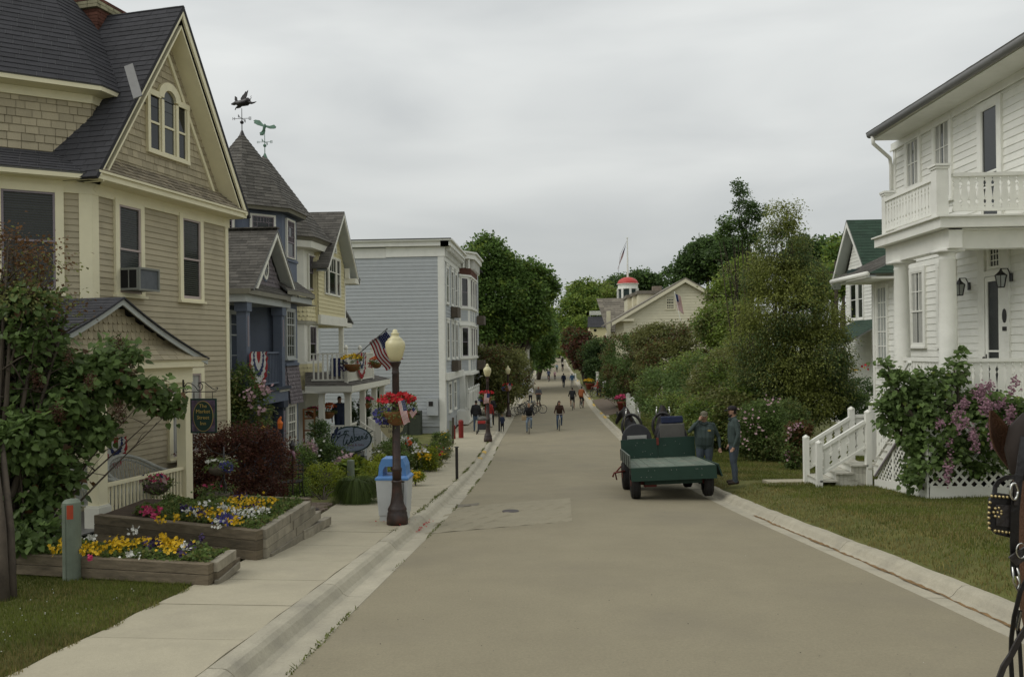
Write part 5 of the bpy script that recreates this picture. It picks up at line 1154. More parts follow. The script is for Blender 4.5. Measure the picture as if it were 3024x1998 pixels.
# ============================================================= green roofed house
H6 = thing('green_roofed_house','white gabled house with green roof and porch beyond the white house','house',(14.8,40,-2.2))
FG = wall((14.8,42.2,0),180); ap = (1.85,8.1)
plate(H6,'wall',FG,[(.3,-3),(3.6,-3),(3.6,5.2),(ap[0] + .05,7.8),(.3,5.2)],-8,-.02,'white_house')
boards(H6,FG,[(.3,1),(3.6,1),(3.6,5.2),(ap[0],7.7),(.3,5.2)],.17,'white_house',.02)
for sg in (-1,1):
    ft = (ap[0] + sg * 2.35,5.15 if sg < 0 else 5.3); q = [at(FG,*ft,-8),at(FG,*ft,.5),at(FG,*ap,.5),at(FG,*ap,-8)] if sg < 0 else [at(FG,*ft,.5),at(FG,*ft,-8),at(FG,*ap,-8),at(FG,*ap,.5)]
    roof_face(H6,q,.2,.5,'green_roof',cap=120); d = Vector((ap[0] - ft[0],ap[1] - ft[1])).normalized(); b = MB(); k = .22 / abs(d.x)
    b.prism([ft,(ft[0],ft[1] - k * .6),(ap[0],ap[1] - k),ap] if sg > 0 else [ft,ap,(ap[0],ap[1] - k),(ft[0],ft[1] - k * .6)],FG,.46,.5); b.build('rake_board',M_('white_house'),H6)
    b = MB(); b.prism([(ft[0],ft[1] - k * .6),(ap[0],ap[1] - k),(ap[0],ap[1] - k - .05),(ft[0],ft[1] - k * .6 - .05)],FG,0,.459); b.build('rake_soffit',M_('grey_trim'),H6)
window(H6,FG,(1.0,3.3),(1.75,5.0),.1,'white_house','white_house','glass_dark',rail=.55)
window(H6,FG,(2.0,3.3),(2.6,5.0),.1,'white_house','white_house','glass_mid',rail=.55)
roof_face(H6,[at(FG,1.4,2.15,2.0),at(FG,6,2.15,2.0),at(FG,6,3.2,.1),at(FG,1.8,3.2,.1)],.2,.5,'green_roof',cap=200)
b = MB(); b.fbox(FG,(1.4,1.95),(6,2.13),1.8,1.98); b.build('porch_fascia',M_('white_house'),H6)
for s in (1.6,3.2,5.0): column(H6,14.8 - 2.0,42.2 - s,-1.3,2.0,.16,'white_house')
railing(H6,frame((13.0,42.2,0),(0,-1,0),(0,0,1)),1.5,6,-1.1,-.1,22,'white_house',.06,.08)
box_w(H6,'porch_floor',12.9,14.8,36,41,-1.5,-1.3,'white_house')
t = thing('utility_pole','wooden utility pole with crossarm rising among the trees left of the green roof','pole',(19.5,58,-2.5)); b = MB(); pp = P(2470,870,58); b.cyl((pp.x,pp.y,-3),(pp.x,pp.y,8.0),.15,.11); b.box((pp.x,pp.y,7.2),(1.9,.1,.12)); b.build('pole',M_('bark'),t)
b = MB(); b.cyl((pp.x - .1,pp.y - .2,6.2),(pp.x - .1,pp.y - .2,6.9),.22); b.build('transformer',M_('lead_grey'),t)

# ============================================================= courthouse group
H7 = thing('cream_gabled_building','cream clapboard building with broad front gable and small attic window behind the lilac hedge','building',(6.4,75,-2.9))
D7 = 75.0; F7 = frame((5.2,75.2,0),(1,0,0),(0,0,1)); h7 = lambda u,v: hit(F7,u,v)
ap,le,re_ = h7(2022,824),h7(1806,952),h7(2230,940); wl = h7(1842,950)[0]
plate(H7,'wall',F7,[(wl,-3.2),(re_[0] - 1,-3.2),(re_[0] - 1,re_[1]),ap,(wl,le[1] + (wl - le[0]) * .6)],-10,-.02,'court_cream')
boards(H7,F7,[(wl,1.5),(re_[0] - 1,1.5),(re_[0] - 1,re_[1]),(ap[0],ap[1] - .15),(wl,le[1] + .4)],.26,'court_cream',.035)
for a_,b_ in ((le,ap),(ap,re_)):
    q = [at(F7,*a_,.5),at(F7,*b_,.5),at(F7,*b_,-16),at(F7,*a_,-16)]
    fr_ = tri_frame(q[0],q[1],q[2]) if a_ == le else tri_frame(q[0],q[1],q[2])
    bb = MB(); bb.add([Vector(p) for p in q] + [Vector(p) + Vector((0,0,.12)) for p in q],[[0,1,2,3],[4,7,6,5],[0,4,5,1],[1,5,6,2],[2,6,7,3],[3,7,4,0]]); bb.build('roof',M_('court_roof'),H7)
    d = Vector((b_[0] - a_[0],b_[1] - a_[1])).normalized(); b = MB(); b.prism([(a_[0],a_[1] - .32),(b_[0],b_[1] - .32),(b_[0],b_[1] - .01),(a_[0],a_[1] - .01)],F7,.44,.5); b.build('rake_board',M_('court_cream'),H7)
b = MB(); b.fbox(F7,(wl - .8,le[1] + .1),(wl + .9,le[1] + .3),0,.45); b.build('eave_return',M_('court_cream'),H7)
w0,w1 = h7(1969,912),h7(1990,876); window(H7,F7,w0,w1,.12,'court_cream','court_cream','glass_dark',rail=.45,top=(4,3),bot=(4,3),mw=.035)
for i in range(6): y = 76.5 + i * 1.6; column(H7,5.2 + wl + .1,y,-3,3.9,.22,'court_cream','pilaster')
H8 = thing('dormered_building','cream annex with stepped dormers and stone chimney behind the broad gable','building',(9.8,84,-2.9))
for u0,u1,v0,D_ in ((1885,1958,868,86),(1870,1888,874,88),(1853,1872,880,90)):
    p0,p1 = P(u0,v0,D_),P(u1,v0,D_); b = MB(); b.box(((p0.x + p1.x) / 2,p0.y + 2,p0.z - 2.2),(p1.x - p0.x,4,4.4)); b.build('dormer',M_('court_cream'),H8); b = MB(); b.box(((p0.x + p1.x) / 2,p0.y + 2,p0.z + .17),(p1.x - p0.x + .3,4.4,.34)); b.build('dormer_roof',M_('court_roof'),H8)
p0 = P(1940,866,87); b = MB(); b.box((p0.x,p0.y,p0.z + .3),(.95,.9,.9)); b.build('chimney',M_('rock'),H8)
H9 = thing('courthouse','weathered shingle roofed courthouse under the red domed cupola','courthouse',(9,97,-2.8))
yy = 97; F9 = frame((0,yy,0),(1,0,0),(0,0,1)); h9 = lambda u,v: hit(F9,u,v)
rl,rr,bl = h9(1767,888),h9(1960,886),h9(1768,980)
roof_face(H9,[(rl[0] + 1.0,yy,bl[1]),(rr[0],yy,bl[1]),(rr[0],yy + 4,rl[1] + .5),(rl[0],yy + 4,rl[1] + .5)],.35,1.0,'court_roof',cap=150,th=.05)
box_w(H9,'wall',rl[0] + 1.3,rr[0],yy + .3,yy + 8,-3,bl[1],'court_cream'); x_ = h9(1797,950)[0]; box_w(H9,'corner_pillar',x_ - .2,x_ + .25,yy - .2,yy + .3,-3,h9(1797,918)[1],'court_cream'); box_w(H9,'brick_strip',h9(1783,1000)[0],h9(1790,1000)[0],yy - .1,yy + .3,-3,h9(1790,990)[1],'brick_red')
CU = P(1855,890,103); t = MB(); sc = lambda px: px * 103 / 2400
b = MB(); b.lathe([(sc(31),0),(sc(31),sc(3)),(sc(29.5),sc(3.5)),(sc(29.5),sc(14)),(sc(33),sc(14.5)),(sc(33),sc(16))],(CU.x,CU.y,CU.z + sc(36)),24); b.build('cupola_cornice',M_('white_house'),H9)
b = MB(); b.lathe([(sc(28),-.5),(sc(28),sc(37))],(CU.x,CU.y,CU.z),16); b.build('louvre',M_('louver_green'),H9)
for i in range(8): a = i * math.pi / 4 + .15; b = MB(); b.box((0,0,sc(17)),(.24,.30,sc(40)),Matrix.Translation((CU.x + sc(29) * math.cos(a),CU.y + sc(29) * math.sin(a),CU.z)) @ Matrix.Rotation(a + math.pi / 2,4,'Z')); b.build('cupola_pillar',M_('white_house'),H9)
b = MB(); b.lathe([(sc(31) * math.cos(t_),sc(21) * math.sin(t_)) for t_ in np.linspace(0,math.pi / 2 - .02,9)],(CU.x,CU.y,CU.z + sc(51)),24); b.build('red_dome',M_('red_dome'),H9,True)

# ============================================================= flags
def flag(name,label,o,ux,vy,W_,H_,wave=.05,nx=26,star=True,group=None,parent=None,sag=0):
    """stars and stripes hung from corner o; ux = fly direction, vy = hoist direction (down)"""
    ux,vy = Vector(ux).normalized(),Vector(vy).normalized(); n = ux.cross(vy); V = []; F = []; mi = []
    def pt(i,j,dh=0):
        s,t = i / nx,j / 13; w = wave * math.sin(s * 7 + t * 1.5) * (.3 + s); return Vector(o) + ux * (W_ * s * (1 - .12 * s)) + vy * (H_ * t + sag * s * s) + n * (w + dh) + ux * wave * .5 * math.sin(t * 6 + s * 3)
    for j in range(14):
        for i in range(nx + 1): V.append(pt(i,j))
    for j in range(13):
        for i in range(nx): a = j * (nx + 1) + i; F.append([a,a + 1,a + nx + 2,a + nx + 1]); mi.append(2 if (i < nx * .4 and j < 7) else (0 if j % 2 == 0 else 1))
    root = mesh_obj(name,V,F,[M_('flag_red'),M_('flag_white'),M_('flag_blue')],parent,mi)
    if star:
        b = MB()
        for r in range(5):
            for c in range(5 + (r + 1) % 2):
                i,j = nx * .4 * (c + .5 + .35 * (r % 2)) / 6,7 * (r + .5) / 5; k = .25
                for dh in (.004,-.004): b.add([pt(i - k,j,dh),pt(i,j + k * 1.3,dh),pt(i + k,j,dh),pt(i,j - k * 1.3,dh)],[[0,1,2,3]])
        b.build('stars',M_('flag_white'),root)
    if label: tag(root,label,'flag',group)
    return root
t = thing('flagpole','tall white flagpole rising out of the red dome','flagpole',(CU.x,CU.y,CU.z + sc(72))); b = MB(); zt = P(1857,704,103).z
b.cyl((CU.x,CU.y,CU.z + sc(70)),(CU.x,CU.y,zt),.13,.06,8); b.cyl((CU.x,CU.y,zt),(CU.x,CU.y,zt + .12),.12,.12,8); b.build('pole',M_('white_house'),t)
b = MB(); b.tube([(CU.x,CU.y,zt - .2),(CU.x - .9,CU.y,CU.z + 6),(CU.x - 1.25,CU.y,CU.z + 3)],.02,4); b.build('halyard',M_('lead_grey'),t)
flag('flag','limp stars and stripes drooping from the pole on the red dome',(CU.x - .08,CU.y,zt - .55),(-.28,.1,-1),(-.4,0,-.92),2.3,1.6,.18,star=False)
H10 = thing('small_yellow_building','small yellow building with black roof and rooftop balustrade down the street','building',(6,140,-2.6))
F10 = frame((0,140,0),(1,0,0),(0,0,1)); h10 = lambda u,v: hit(F10,u,v); a_,b_ = h10(1740,997),h10(1795,967)
box_w(H10,'wall',a_[0] + .1,b_[0],140,146,-3,b_[1],'yellow_paint'); c0,c1 = h10(1735,966),h10(1795,932)
roof_face(H10,[(c0[0],139.6,c0[1]),(c1[0],139.6,c0[1]),(c1[0],142,c1[1]),(c0[0] + .2,142,c1[1])],.3,1,'roof_dark',cap=20); b = MB(); b.prism([(h10(1758,978)[0] + .25 * math.cos(t_),h10(1758,975)[1] + .25 * math.sin(t_)) for t_ in np.linspace(0,6.28,11)[:-1]],F10,.0,.06); b.build('round_window',M_('glass_dark'),H10)
r0,r1 = h10(1742,929),h10(1790,918); railing(H10,frame((0,141.5,0),(1,0,0),(0,0,1)),r0[0],r1[0],r0[1],r1[1] + .1,18,'white_house',.1,.12)
# far left white cottage glimpsed through the trees
H11 = thing('white_cottage','small white cottage with grey roof half hidden behind the lilac at the left pavement','cottage',(-13,90,-2.7)); q0,q1 = P(1440,1075,92),P(1530,985,92)
box_w(H11,'wall',q0.x - 4,q1.x + 1.2,92,99,-3,P(1500,1030,92).z,'white_house'); roof_face(H11,[(q0.x - 5,91.5,P(1500,1030,92).z),(q1.x + 1.5,91.5,P(1500,1030,92).z),(q1.x + .5,95,P(1500,955,92).z),(q0.x - 4,95,P(1500,955,92).z)],.3,.8,'court_roof',cap=40)
t = thing('flag_with_staff','furled stars and stripes on a slanting staff in front of the cream gable','flag',(12,70,3)); f0,f1 = P(1992,860,70),P(2000,930,70); b = MB(); b.cyl(f1 + Vector((.3,0,-.6)),f0,.03,.03,6); b.build('staff',M_('white_house'),t)
flag('cloth',None,f0 + Vector((0,0,-.1)),(.18,.1,-1),(.45,0,-.3),1.75,.62,.08,star=False,parent=t)

# ============================================================= street lamps with baskets
def flowers(name,pts,size,m,parent,normal_up=.6):
    n = len(pts); k = 5; C = np.repeat(np.asarray(pts),k,0) ; A = np.tile(np.arange(k) * 6.283 / k,n) + np.repeat(NR.rand(n) * 6,k)
    N0 = unit(NR.normal(size=(n,3)) * .6 + np.array([-.1,-.7,normal_up])); N_ = np.repeat(N0,k,0); X = unit(np.cross(N_,np.array([.3,.2,1.0]))); Y = np.cross(N_,X)
    D = X * np.cos(A)[:,None] + Y * np.sin(A)[:,None] + N_ * .25; V,F = leafverts(C,size * (.7 + .6 * np.repeat(NR.rand(n),k)),D,N_,.42,.1)
    return npmesh(name,V,F,M_(m),parent)
def blob_pts(c,r,n,hemi=False):
    d = unit(NR.normal(size=(n,3)));
    if hemi: d[:,2] = np.abs(d[:,2])
    return np.array(c) + d * np.array(r) * (.8 + .25 * NR.rand(n,1))
def hanging_basket(name,label,c,r,fol=500,top='red',side='blue',group='flower baskets on the street lamps',bottom='hose_tan',cat='flower basket',drop=.5,lf=.035,nfl=60):
    t = thing(name,label,cat,c,0,group); b = MB(); b.lathe([(r * .25,-r * .8),(r * .6,-r * .6),(r * .85,-r * .2),(r * .9,.0)],c,14); b.build('basket',M_(bottom),t,True)
    crown('foliage',[(c[0],c[1],c[2] + r * .25,r * 1.05,r * 1.05,r * .55),(c[0] - r * .1,c[1],c[2] - r * .15,r * 1.0,r * 1.0,r * .4)],fol,lf,[M_('leaf_bed'),M_('leaf_olive')],t,clump=r * .3,shell=.75)
    flowers('blossoms',blob_pts((c[0],c[1],c[2] + r * .55),(r * 1.1,r * 1.1,r * .45),nfl,True),r * .16,'petal_' + top,t)
    flowers('trailing_flowers',blob_pts((c[0] - r * .75,c[1] - r * .2,c[2] - r * .25),(r * .55,r * .5,r * drop),int(nfl * 1.5)),r * .10,'petal_' + side,t); return t
def lamp(x,y,z,H_,label,basket=None,flag_=True):
    k = H_ / 3.33; t = thing('street_lamp',label,'street lamp',(x,y,z),0,'black street lamps with cream globes along the left kerb')
    b = MB(); b.lathe([(.185,0),(.185,.10),(.175,.13),(.172,.19),(.155,.21),(.165,.25),(.150,.28),(.120,.34),(.100,.45),(.088,.60),(.086,.70),(.094,.715),(.094,.735),(.084,.75)],(0,0,0),16)
    V = [Vector(v) * k + Vector((x,y,z)) for v in b.v]; b.v = [tuple(v) for v in V]; b.build('base',M_('iron_rusty'),t,True)
    b = MB(); b.lathe([(.078,.74),(.078,.90),(.088,.91),(.088,.95),(.074,.97),(.060,2.56),(.068,2.58),(.060,2.60),(.058,2.68),(.085,2.74),(.10,2.765),(.10,2.775),(.04,2.78)],(0,0,0),16)
    b.v = [tuple(Vector(v) * k + Vector((x,y,z))) for v in b.v]; b.build('pole',M_('iron_rusty'),t,True)
    b = MB(); b.lathe([(.06,2.77),(.09,2.79),(.13,2.87),(.165,3.0),(.172,3.06),(.160,3.12),(.125,3.15),(.128,3.165),(.085,3.19),(.060,3.23),(.072,3.25),(.072,3.265),(.045,3.275),(.042,3.31),(.02,3.33)],(0,0,0),24)
    b.v = [tuple(Vector(v) * k + Vector((x,y,z))) for v in b.v]; b.build('globe',M_('globe_cream'),t,True)
    for sg in (-1,1): b = MB(); b.bar((x,y,z + 2.05 * k),(x + sg * .22 * k,y - .08,z + 2.1 * k),.02,.02); b.build('bracket',M_('iron_black'),t)
    return t
LAMPS = [(1174,1545,3.33,'nearest street lamp, tall black pole beside the blue-lidded bin'),(1442,1303,3.8,'second street lamp from the front, beside the stroller'),(1502,1230,3.65,'third street lamp along the kerb, just before the parked bicycles'),(1553,1146,3.37,'fourth street lamp, small and distant beyond the white newspaper boxes')]
lp = []
for u,v,h,lab in LAMPS: g = G(u,v); lamp(g.x,g.y,g.z,h,lab); lp.append(g)
g = Vector((sm(LE,122) - .9,122,gz(-4,122))); lamp(g.x,g.y,g.z,4.6,'farthest street lamp, a tiny cream globe under the big maple'); lp.append(g)
g = lp[0]; hanging_basket('flower_basket','full basket of red geraniums and trailing blue lobelia on the nearest lamp',(g.x + .02,g.y - .03,g.z + 1.93),.30,1500,nfl=120)
for i,(lab,k) in enumerate((('red flowered basket on the second lamp from the front',1.1),('red flowered basket on the third lamp along the kerb',1.05))):
    g = lp[i + 1]; hanging_basket('flower_basket',lab,(g.x - .05,g.y - .05,g.z + 1.98 * k),.32,400,nfl=50,lf=.06)
g = lp[0]; q = P(1195,1178,13.4)
flag('small_flag','small stars and stripes hanging down from the nearest lamp basket, in front',(q.x,q.y,q.z),(.25,-.1,-1),(-.62,.1,-.25),.44,.13,.012,16,True,'small flags in the lamp baskets')
q = P(1222,1200,13.45); flag('small_flag','tiny flag drooping at the right edge of the nearest lamp basket',(q.x,q.y,q.z),(-.6,-.1,-.75),(.5,.1,-.85),.14,.11,.008,10,False,'small flags in the lamp baskets')
q = P(1447,1160,39.2); flag('small_flag','small flag hanging from the second lamp by the stroller',(q.x,q.y,q.z),(-.1,-.1,-1),(-1,.1,-.1),.55,.28,.02,12,False,'small flags in the lamp baskets')
q = P(1507,1128,57); flag('small_flag','small flag on the third lamp along the kerb',(q.x,q.y,q.z),(.3,-.1,-1),(-.6,.1,-.6),.5,.3,.02,10,False,'small flags in the lamp baskets')

# ============================================================= bins, posts, boxes
g = G(1167,1532); t = thing('litter_bin','white litter bin with a blue hooded lid directly behind the nearest lamp','litter bin',g,R(2)); X = lambda a,b_,c: (g.x + a,g.y + b_,g.z + c)
b = MB(); v0 = [X(a * w,b_ * w * .9 + .0,c) for c,w in ((.10,.245),(.735,.285)) for a,b_ in ((-1,-1),(1,-1),(1,1),(-1,1))]; b.add(v0,[[0,3,2,1],[4,5,6,7],[0,1,5,4],[1,2,6,5],[2,3,7,6],[3,0,4,7]]); b.build('body',M_('plastic_white'),t,bevel=.012)
b = MB(); b.box(X(0,0,.05),(.46,.42,.10)); b.build('foot',M_('plastic_white'),t); b = MB(); b.box(X(.20,-.258,.40),(.012,.01,.6)); b.box(X(.2,-.25,.75 - .04),(.05,.02,.02)); b.build('door_gap',M_('room_dark'),t)
b = MB(); v0 = [X(a * w,b_ * w * .9,c) for c,w in ((.735,.295),(.77,.295),(.80,.26)) for a,b_ in ((-1,-1),(1,-1),(1,1),(-1,1))]; b.add(v0,[[0,3,2,1]] + [[i + 4 * k,(i + 1) % 4 + 4 * k,(i + 1) % 4 + 4 * k + 4,i + 4 * k + 4] for k in (0,1) for i in range(4)] + [[8,9,10,11]]); b.build('lid',M_('plastic_blue'),t)
b = MB(); hd = [(-.25,.80),(-.235,.98),(-.185,1.10),(.185,1.10),(.235,.98),(.25,.80),(.17,.80),(.17,.90),(.13,.965),(-.13,.965),(-.17,.90),(-.17,.80)]
F_ = frame(X(0,0,0),(1,0,0),(0,0,1)); V = []; F = []; n = 12
for yy in (-.20,.20): V += [at(F_,p[0],p[1],yy) for p in hd]
for i in range(n): F.append([i,(i + 1) % n,n + (i + 1) % n,n + i])
F += [[0,1,10,11],[1,2,9,10],[2,3,8,9],[3,4,7,8],[4,5,6,7]]; F += [[i + n for i in f[::-1]] for f in F[-5:]]; b.add(V,F); b.build('hood',M_('plastic_blue'),t)
g = G(214,1712); t = thing('marker_post','thick grey-green marker post with a red sticker at the edge of the lawn','post',g); b = MB(); b.lathe([(.10,0),(.10,.86),(.097,.90),(.07,.93),(.02,.94)],g,18); b.box((g.x - .015,g.y - .098,g.z + .45),(.006,.012,.86)); b.build('post',M_('post_green'),t)
b = MB(); F_ = frame(g,(1,0,0),(0,0,1)); n = 5
V = [(g.x + .102 * math.sin(a),g.y - .102 * math.cos(a),g.z + z) for z in (.72,.88) for a in np.linspace(.05,.72,n)]; b.add(V,[[i,i + 1,n + i + 1,n + i] for i in range(n - 1)]); b.build('sticker',M_('sticker_red'),t)
g = G(1037,1442); t = thing('marker_post','short pale grey post in front of the oval shop sign','post',g); b = MB(); b.lathe([(.095,-.05),(.092,.68),(.085,.71),(.03,.72)],g,14); b.box((g.x,g.y - .093,g.z + .35),(.006,.01,.65)); b.build('post',M_('post_green'),t)
g = G(1350,1412); t = thing('bollard','thin black square bollard on the left pavement','bollard',g); b = MB(); b.box((g.x,g.y,g.z + .43),(.075,.075,.9)); b.box((g.x,g.y,g.z + .89),(.12,.09,.02)); b.build('post',M_('iron_black'),t,bevel=.004)
g = G(1475,1272); t = thing('bollard','black bollard the small child is holding on to','bollard',g); b = MB(); b.box((g.x,g.y,g.z + .5),(.10,.10,1.02)); b.build('post',M_('iron_black'),t)
g = G(1362,1293); t = thing('bollard','stout dark red pipe bollard at the corner of the grey building','bollard',g); b = MB(); b.lathe([(.13,0),(.13,.88),(.10,.93),(.02,.95)],g,12); b.build('post',M_('hydrant_red'),t)
g = G(1340,1296); t = thing('bollard','low dark red pipe behind the wooden fence post','bollard',g); b = MB(); b.lathe([(.10,0),(.10,.7),(.02,.74)],g,10); b.build('post',M_('hydrant_red'),t)
for u,v,m,w,h,lab in ((1331,1312,'post_green',.10,1.12,'pale green wooden post at the end of the garden bed'),(1338,1310,'bark',.09,1.25,'rough brown wooden post next to the pale green one')):
    g = G(u,v); t = thing('wooden_post',lab,'post',g); b = MB(); b.bar((g.x,g.y,g.z - .05),(g.x + .02,g.y,g.z + h),w,w); b.build('post',M_(m),t)
g = G(1183,1395); t = thing('bicycle_rack','low thin metal hoop rack behind the litter bin','rack',g); q = [G(1165,1390),G(1238,1392)]; b = MB(); hh = .55
b.tube([q[0],q[0] + Vector((0,0,hh)),q[1] + Vector((-.03,0,hh)),q[1]],.013,6)
for k in (.35,.55,.78): b.tube([q[0].lerp(q[1],k),q[0].lerp(q[1],k) + Vector((0,0,hh))],.007,5)
b.build('hoop',M_('chrome'),t,True)
b = MB(); g = G(1255,1386); b.lathe([(.10,-.02),(.17,.03),(.15,.08),(.07,.12),(.01,.13)],g,9,1.1,.8); tag(b.build('rock',M_('rock'),None),'tan rock at the edge of the flower bed by the pavement','rock')
g = G(1268,1335); t = thing('bag','grey striped bag left among the garden flowers','bag',g); b = MB()
for i in range(4): b.box((g.x,g.y,g.z + .05 + i * .075),(.42 - .03 * i,.25,.06))
b.build('bag_body',M_('case_grey'),t,bevel=.02)
# newspaper boxes and low things near the far lamp
for u,v,w,h,m,lab in ((1540,1170,.8,1.1,'plastic_white','white cabinet with blue lid on the pavement behind the parked bicycles'),(1557,1126,.7,1.0,'plastic_white','farther white cabinet with blue lid near the fourth lamp')):
    g = G(u,v); t = thing('newspaper_box',lab,'cabinet',g); b = MB(); b.box((g.x,g.y,g.z + h / 2),(w,.6,h)); b.build('body',M_(m),t); b = MB(); b.box((g.x,g.y,g.z + h + .08),(w * 1.05,.65,.16)); b.build('lid',M_('plastic_blue'),t)

# ============================================================= signs
def text3(s,fr,s0,t0,size,m,parent,h=.012,shear=0,name='lettering',ext=.002,align='CENTER',sx=1):
    c = bpy.data.curves.new(name,'FONT'); c.body = s; c.size = size; c.extrude = ext; c.align_x = align; c.align_y = 'CENTER'; c.shear = shear; c.resolution_u = 2
    o = bpy.data.objects.new(name,c); COL.objects.link(o); me = bpy.data.meshes.new_from_object(o.evaluated_get(bpy.context.evaluated_depsgraph_get())); bpy.data.objects.remove(o)
    V = [at(fr,s0 + v.co.x * sx,t0 + v.co.y,h + v.co.z) for v in me.vertices]; F = [list(p.vertices) for p in me.polygons]; bpy.data.meshes.remove(me)
    return mesh_obj(name,V,F,m,parent)
def ell(rx,ry,n=32): return [(rx * math.cos(6.2832 * i / n),ry * math.sin(6.2832 * i / n)) for i in range(n)]
c = P(1038,1296,24.2); FW = frame(c,(1,.06,0),(0,0,1)); t = thing('oval_shop_sign','oval grey-blue shop sign with flowing script and a blue iris on two white posts','sign',(c.x,c.y,G(1038,1396).z)); k = 24.2 / 2400
for s in (-53,52): b = MB(); b.fbox(FW,(s * k - .07,-1.15),(s * k + .05,-.1),-.09,-.02); b.build('sign_post',M_('white_paint'),t)
b = MB(); b.fbox(FW,(-.6,-.92),(.6,-.85),-.08,-.03); b.build('cross_bar',M_('white_paint'),t)
b = MB(); b.prism(ell(61 * k,39 * k),FW,-.02,.02); b.build('sign_rim',M_('sign_green'),t); b = MB(); b.prism(ell(57 * k,35.5 * k),FW,.02,.028); sb_ = b.build('sign_board',M_('sign_blue'),t)
def strokes(L_,fr,w,m,parent,name,h=.036,k=1.0,off=(0,0),n=5):
    b = MB()
    for pl in L_:
        pts = []
        for i in range(len(pl) - 1):
            p0,p1,p2,p3 = pl[max(i - 1,0)],pl[i],pl[i + 1],pl[min(i + 2,len(pl) - 1)]
            for j in range(4):
                u_ = j / 4; f = lambda a,b_,c_,d_: .5 * (2 * b_ + (c_ - a) * u_ + (2 * a - 5 * b_ + 4 * c_ - d_) * u_ ** 2 + (3 * b_ - a - 3 * c_ + d_) * u_ ** 3)
                pts.append((f(p0[0],p1[0],p2[0],p3[0]),f(p0[1],p1[1],p2[1],p3[1])))
        pts.append(pl[-1]); b.tube([at(fr,x * k + off[0],y * k + off[1],h) for x,y in pts],w,n)
    return b.build(name,M_(m),parent,True)
# handwritten word, traced in sign units
strokes([[(-20,23),(-16,25),(-14,19),(-20,4),(-23,-9),(-21,-16),(-16,-13),(-11,0),(-13,-9),(-10,-14),(-4,-9),(0,4),(3,10)],
         [(-4,-7),(1,-4),(5,1),(3,5),(-1,0),(0,-7),(5,-8),(9,-3)],[(14,34),(12,39),(8,30),(9,12),(11,-2),(15,-4),(18,4),(14,8),(11,4)],[(18,-2),(22,1),(26,6),(24,9),(20,4),(22,-2),(27,-2),(31,4),(30,9),(35,8),(34,2),(36,0)],[(38,14),(39,18)],[(38,2),(43,5),(44,11),(48,8),(46,2),(42,1)],[(44,13),(54,19),(64,24)],[(-22,17),(-14,26),(-6,23)],
         [(-52,-25),(-48,-10),(-38,5),(-26,14),(-12,15),(-6,10)]],FW,.013,'sign_green',t,'lettering',.036,k)
strokes([[(-50,-28),(-53,-8),(-45,12)],[(-50,-14),(-56,-2)]],FW,.013,'leaf_maple',t,'stem',.036,k)
for px in ([(-44,12),(-50,26),(-44,34),(-38,26)],[(-44,14),(-58,20),(-56,12)],[(-44,14),(-30,24),(-32,14)],[(-45,13),(-56,6),(-48,4)],[(-43,12),(-34,6),(-40,3)]): b = MB(); b.prism([(x * k,y * k) for x,y in px][::-1],FW,.028,.042); b.build('iris_petal',M_('case_blue'),t)
text3('Floral & Gifts',FW,12 * k,-17 * k,.095,mat('sign_maroon',(.10,.02,.03),.6,.1,5),t,.03)
# cream cottage sign behind the lamp
c = P(1158,1262,27.5); FC = frame(c,(1,.05,0),(0,0,1)); t = thing('cottage_sign','cream heart shaped inn sign hanging behind the nearest lamp','sign',c); k = 27.5 / 2400
b = MB(); hp = [(0,-38),(12,-28),(30,-10),(36,8),(28,20),(12,24),(0,20),(-12,24),(-28,20),(-36,8),(-32,-8),(-14,-28)]; b.prism([(x * k,y * k) for x,y in hp][::-1][::-1],FC,-.02,.02); b.build('sign_board',M_('sign_cream'),t)
text3('Cottage',FC,0,7 * k,.24,M_('iron_black'),t,.024,.25); text3('Inn',FC,0,-10 * k,.20,M_('iron_black'),t,.024)
b = MB(); b.fbox(FC,(-.03,-1.4),(.03,-.4),-.03,0); b.build('sign_post',M_('white_paint'),t)
# hanging inn sign
c = P(602,1228,13.75); FI = frame(c,(1,-.05,0),(0,0,1)); k = 13.75 / 2400; cI = at(FP,cx1,0,0); t = thing('hanging_inn_sign','dark green hanging inn sign with floral border on a scrolled iron bracket','sign',c)
b = MB(); b.fbox(FI,(-40 * k,-50 * k),(40 * k,52 * k),-.014,.014); b.build('sign_board',M_('sign_green'),t); b = MB(); b.fbox(FI,(-36 * k,-45 * k),(36 * k,47 * k),.014,.017); b.build('floral_border',M_('sign_border'),t)
b = MB(); b.prism(ell(31 * k,45 * k),FI,.017,.021); b.build('gold_ring',M_('gold'),t); b = MB(); b.prism(ell(29.5 * k,43.5 * k),FI,.021,.024); b.build('oval_panel',M_('sign_green'),t)
for s,y in (('The',30),('Market',14),('Street',-4),('Inn',-21)): text3(s,FI,0,y * k,.088,M_('gold'),t,.026)
st = [[(-62,72),(40,72)],[(-58,86),(-52,96),(-40,97),(-26,88),(-16,76),(-6,78),(-2,90),(-10,98),(-16,90),(-10,84)],[(-16,98),(2,100),(16,90),(30,80),(42,78),(44,84),(38,83)],[(-60,90),(-50,90),(-46,82),(-54,78),(-58,84)],[(-62,62),(-52,70),(-42,73)]]
strokes(st,FI,.0075,'iron_black',t,'scroll_bracket',0,k); b = MB(); b.fbox(FI,(-64 * k,25 * k),(-60 * k,108 * k),-.01,.01)
for s in (-30,27): b.fbox(FI,(s * k,52 * k),(s * k + .008,70 * k),-.004,.004)
b.build('hanger',M_('iron_black'),t)

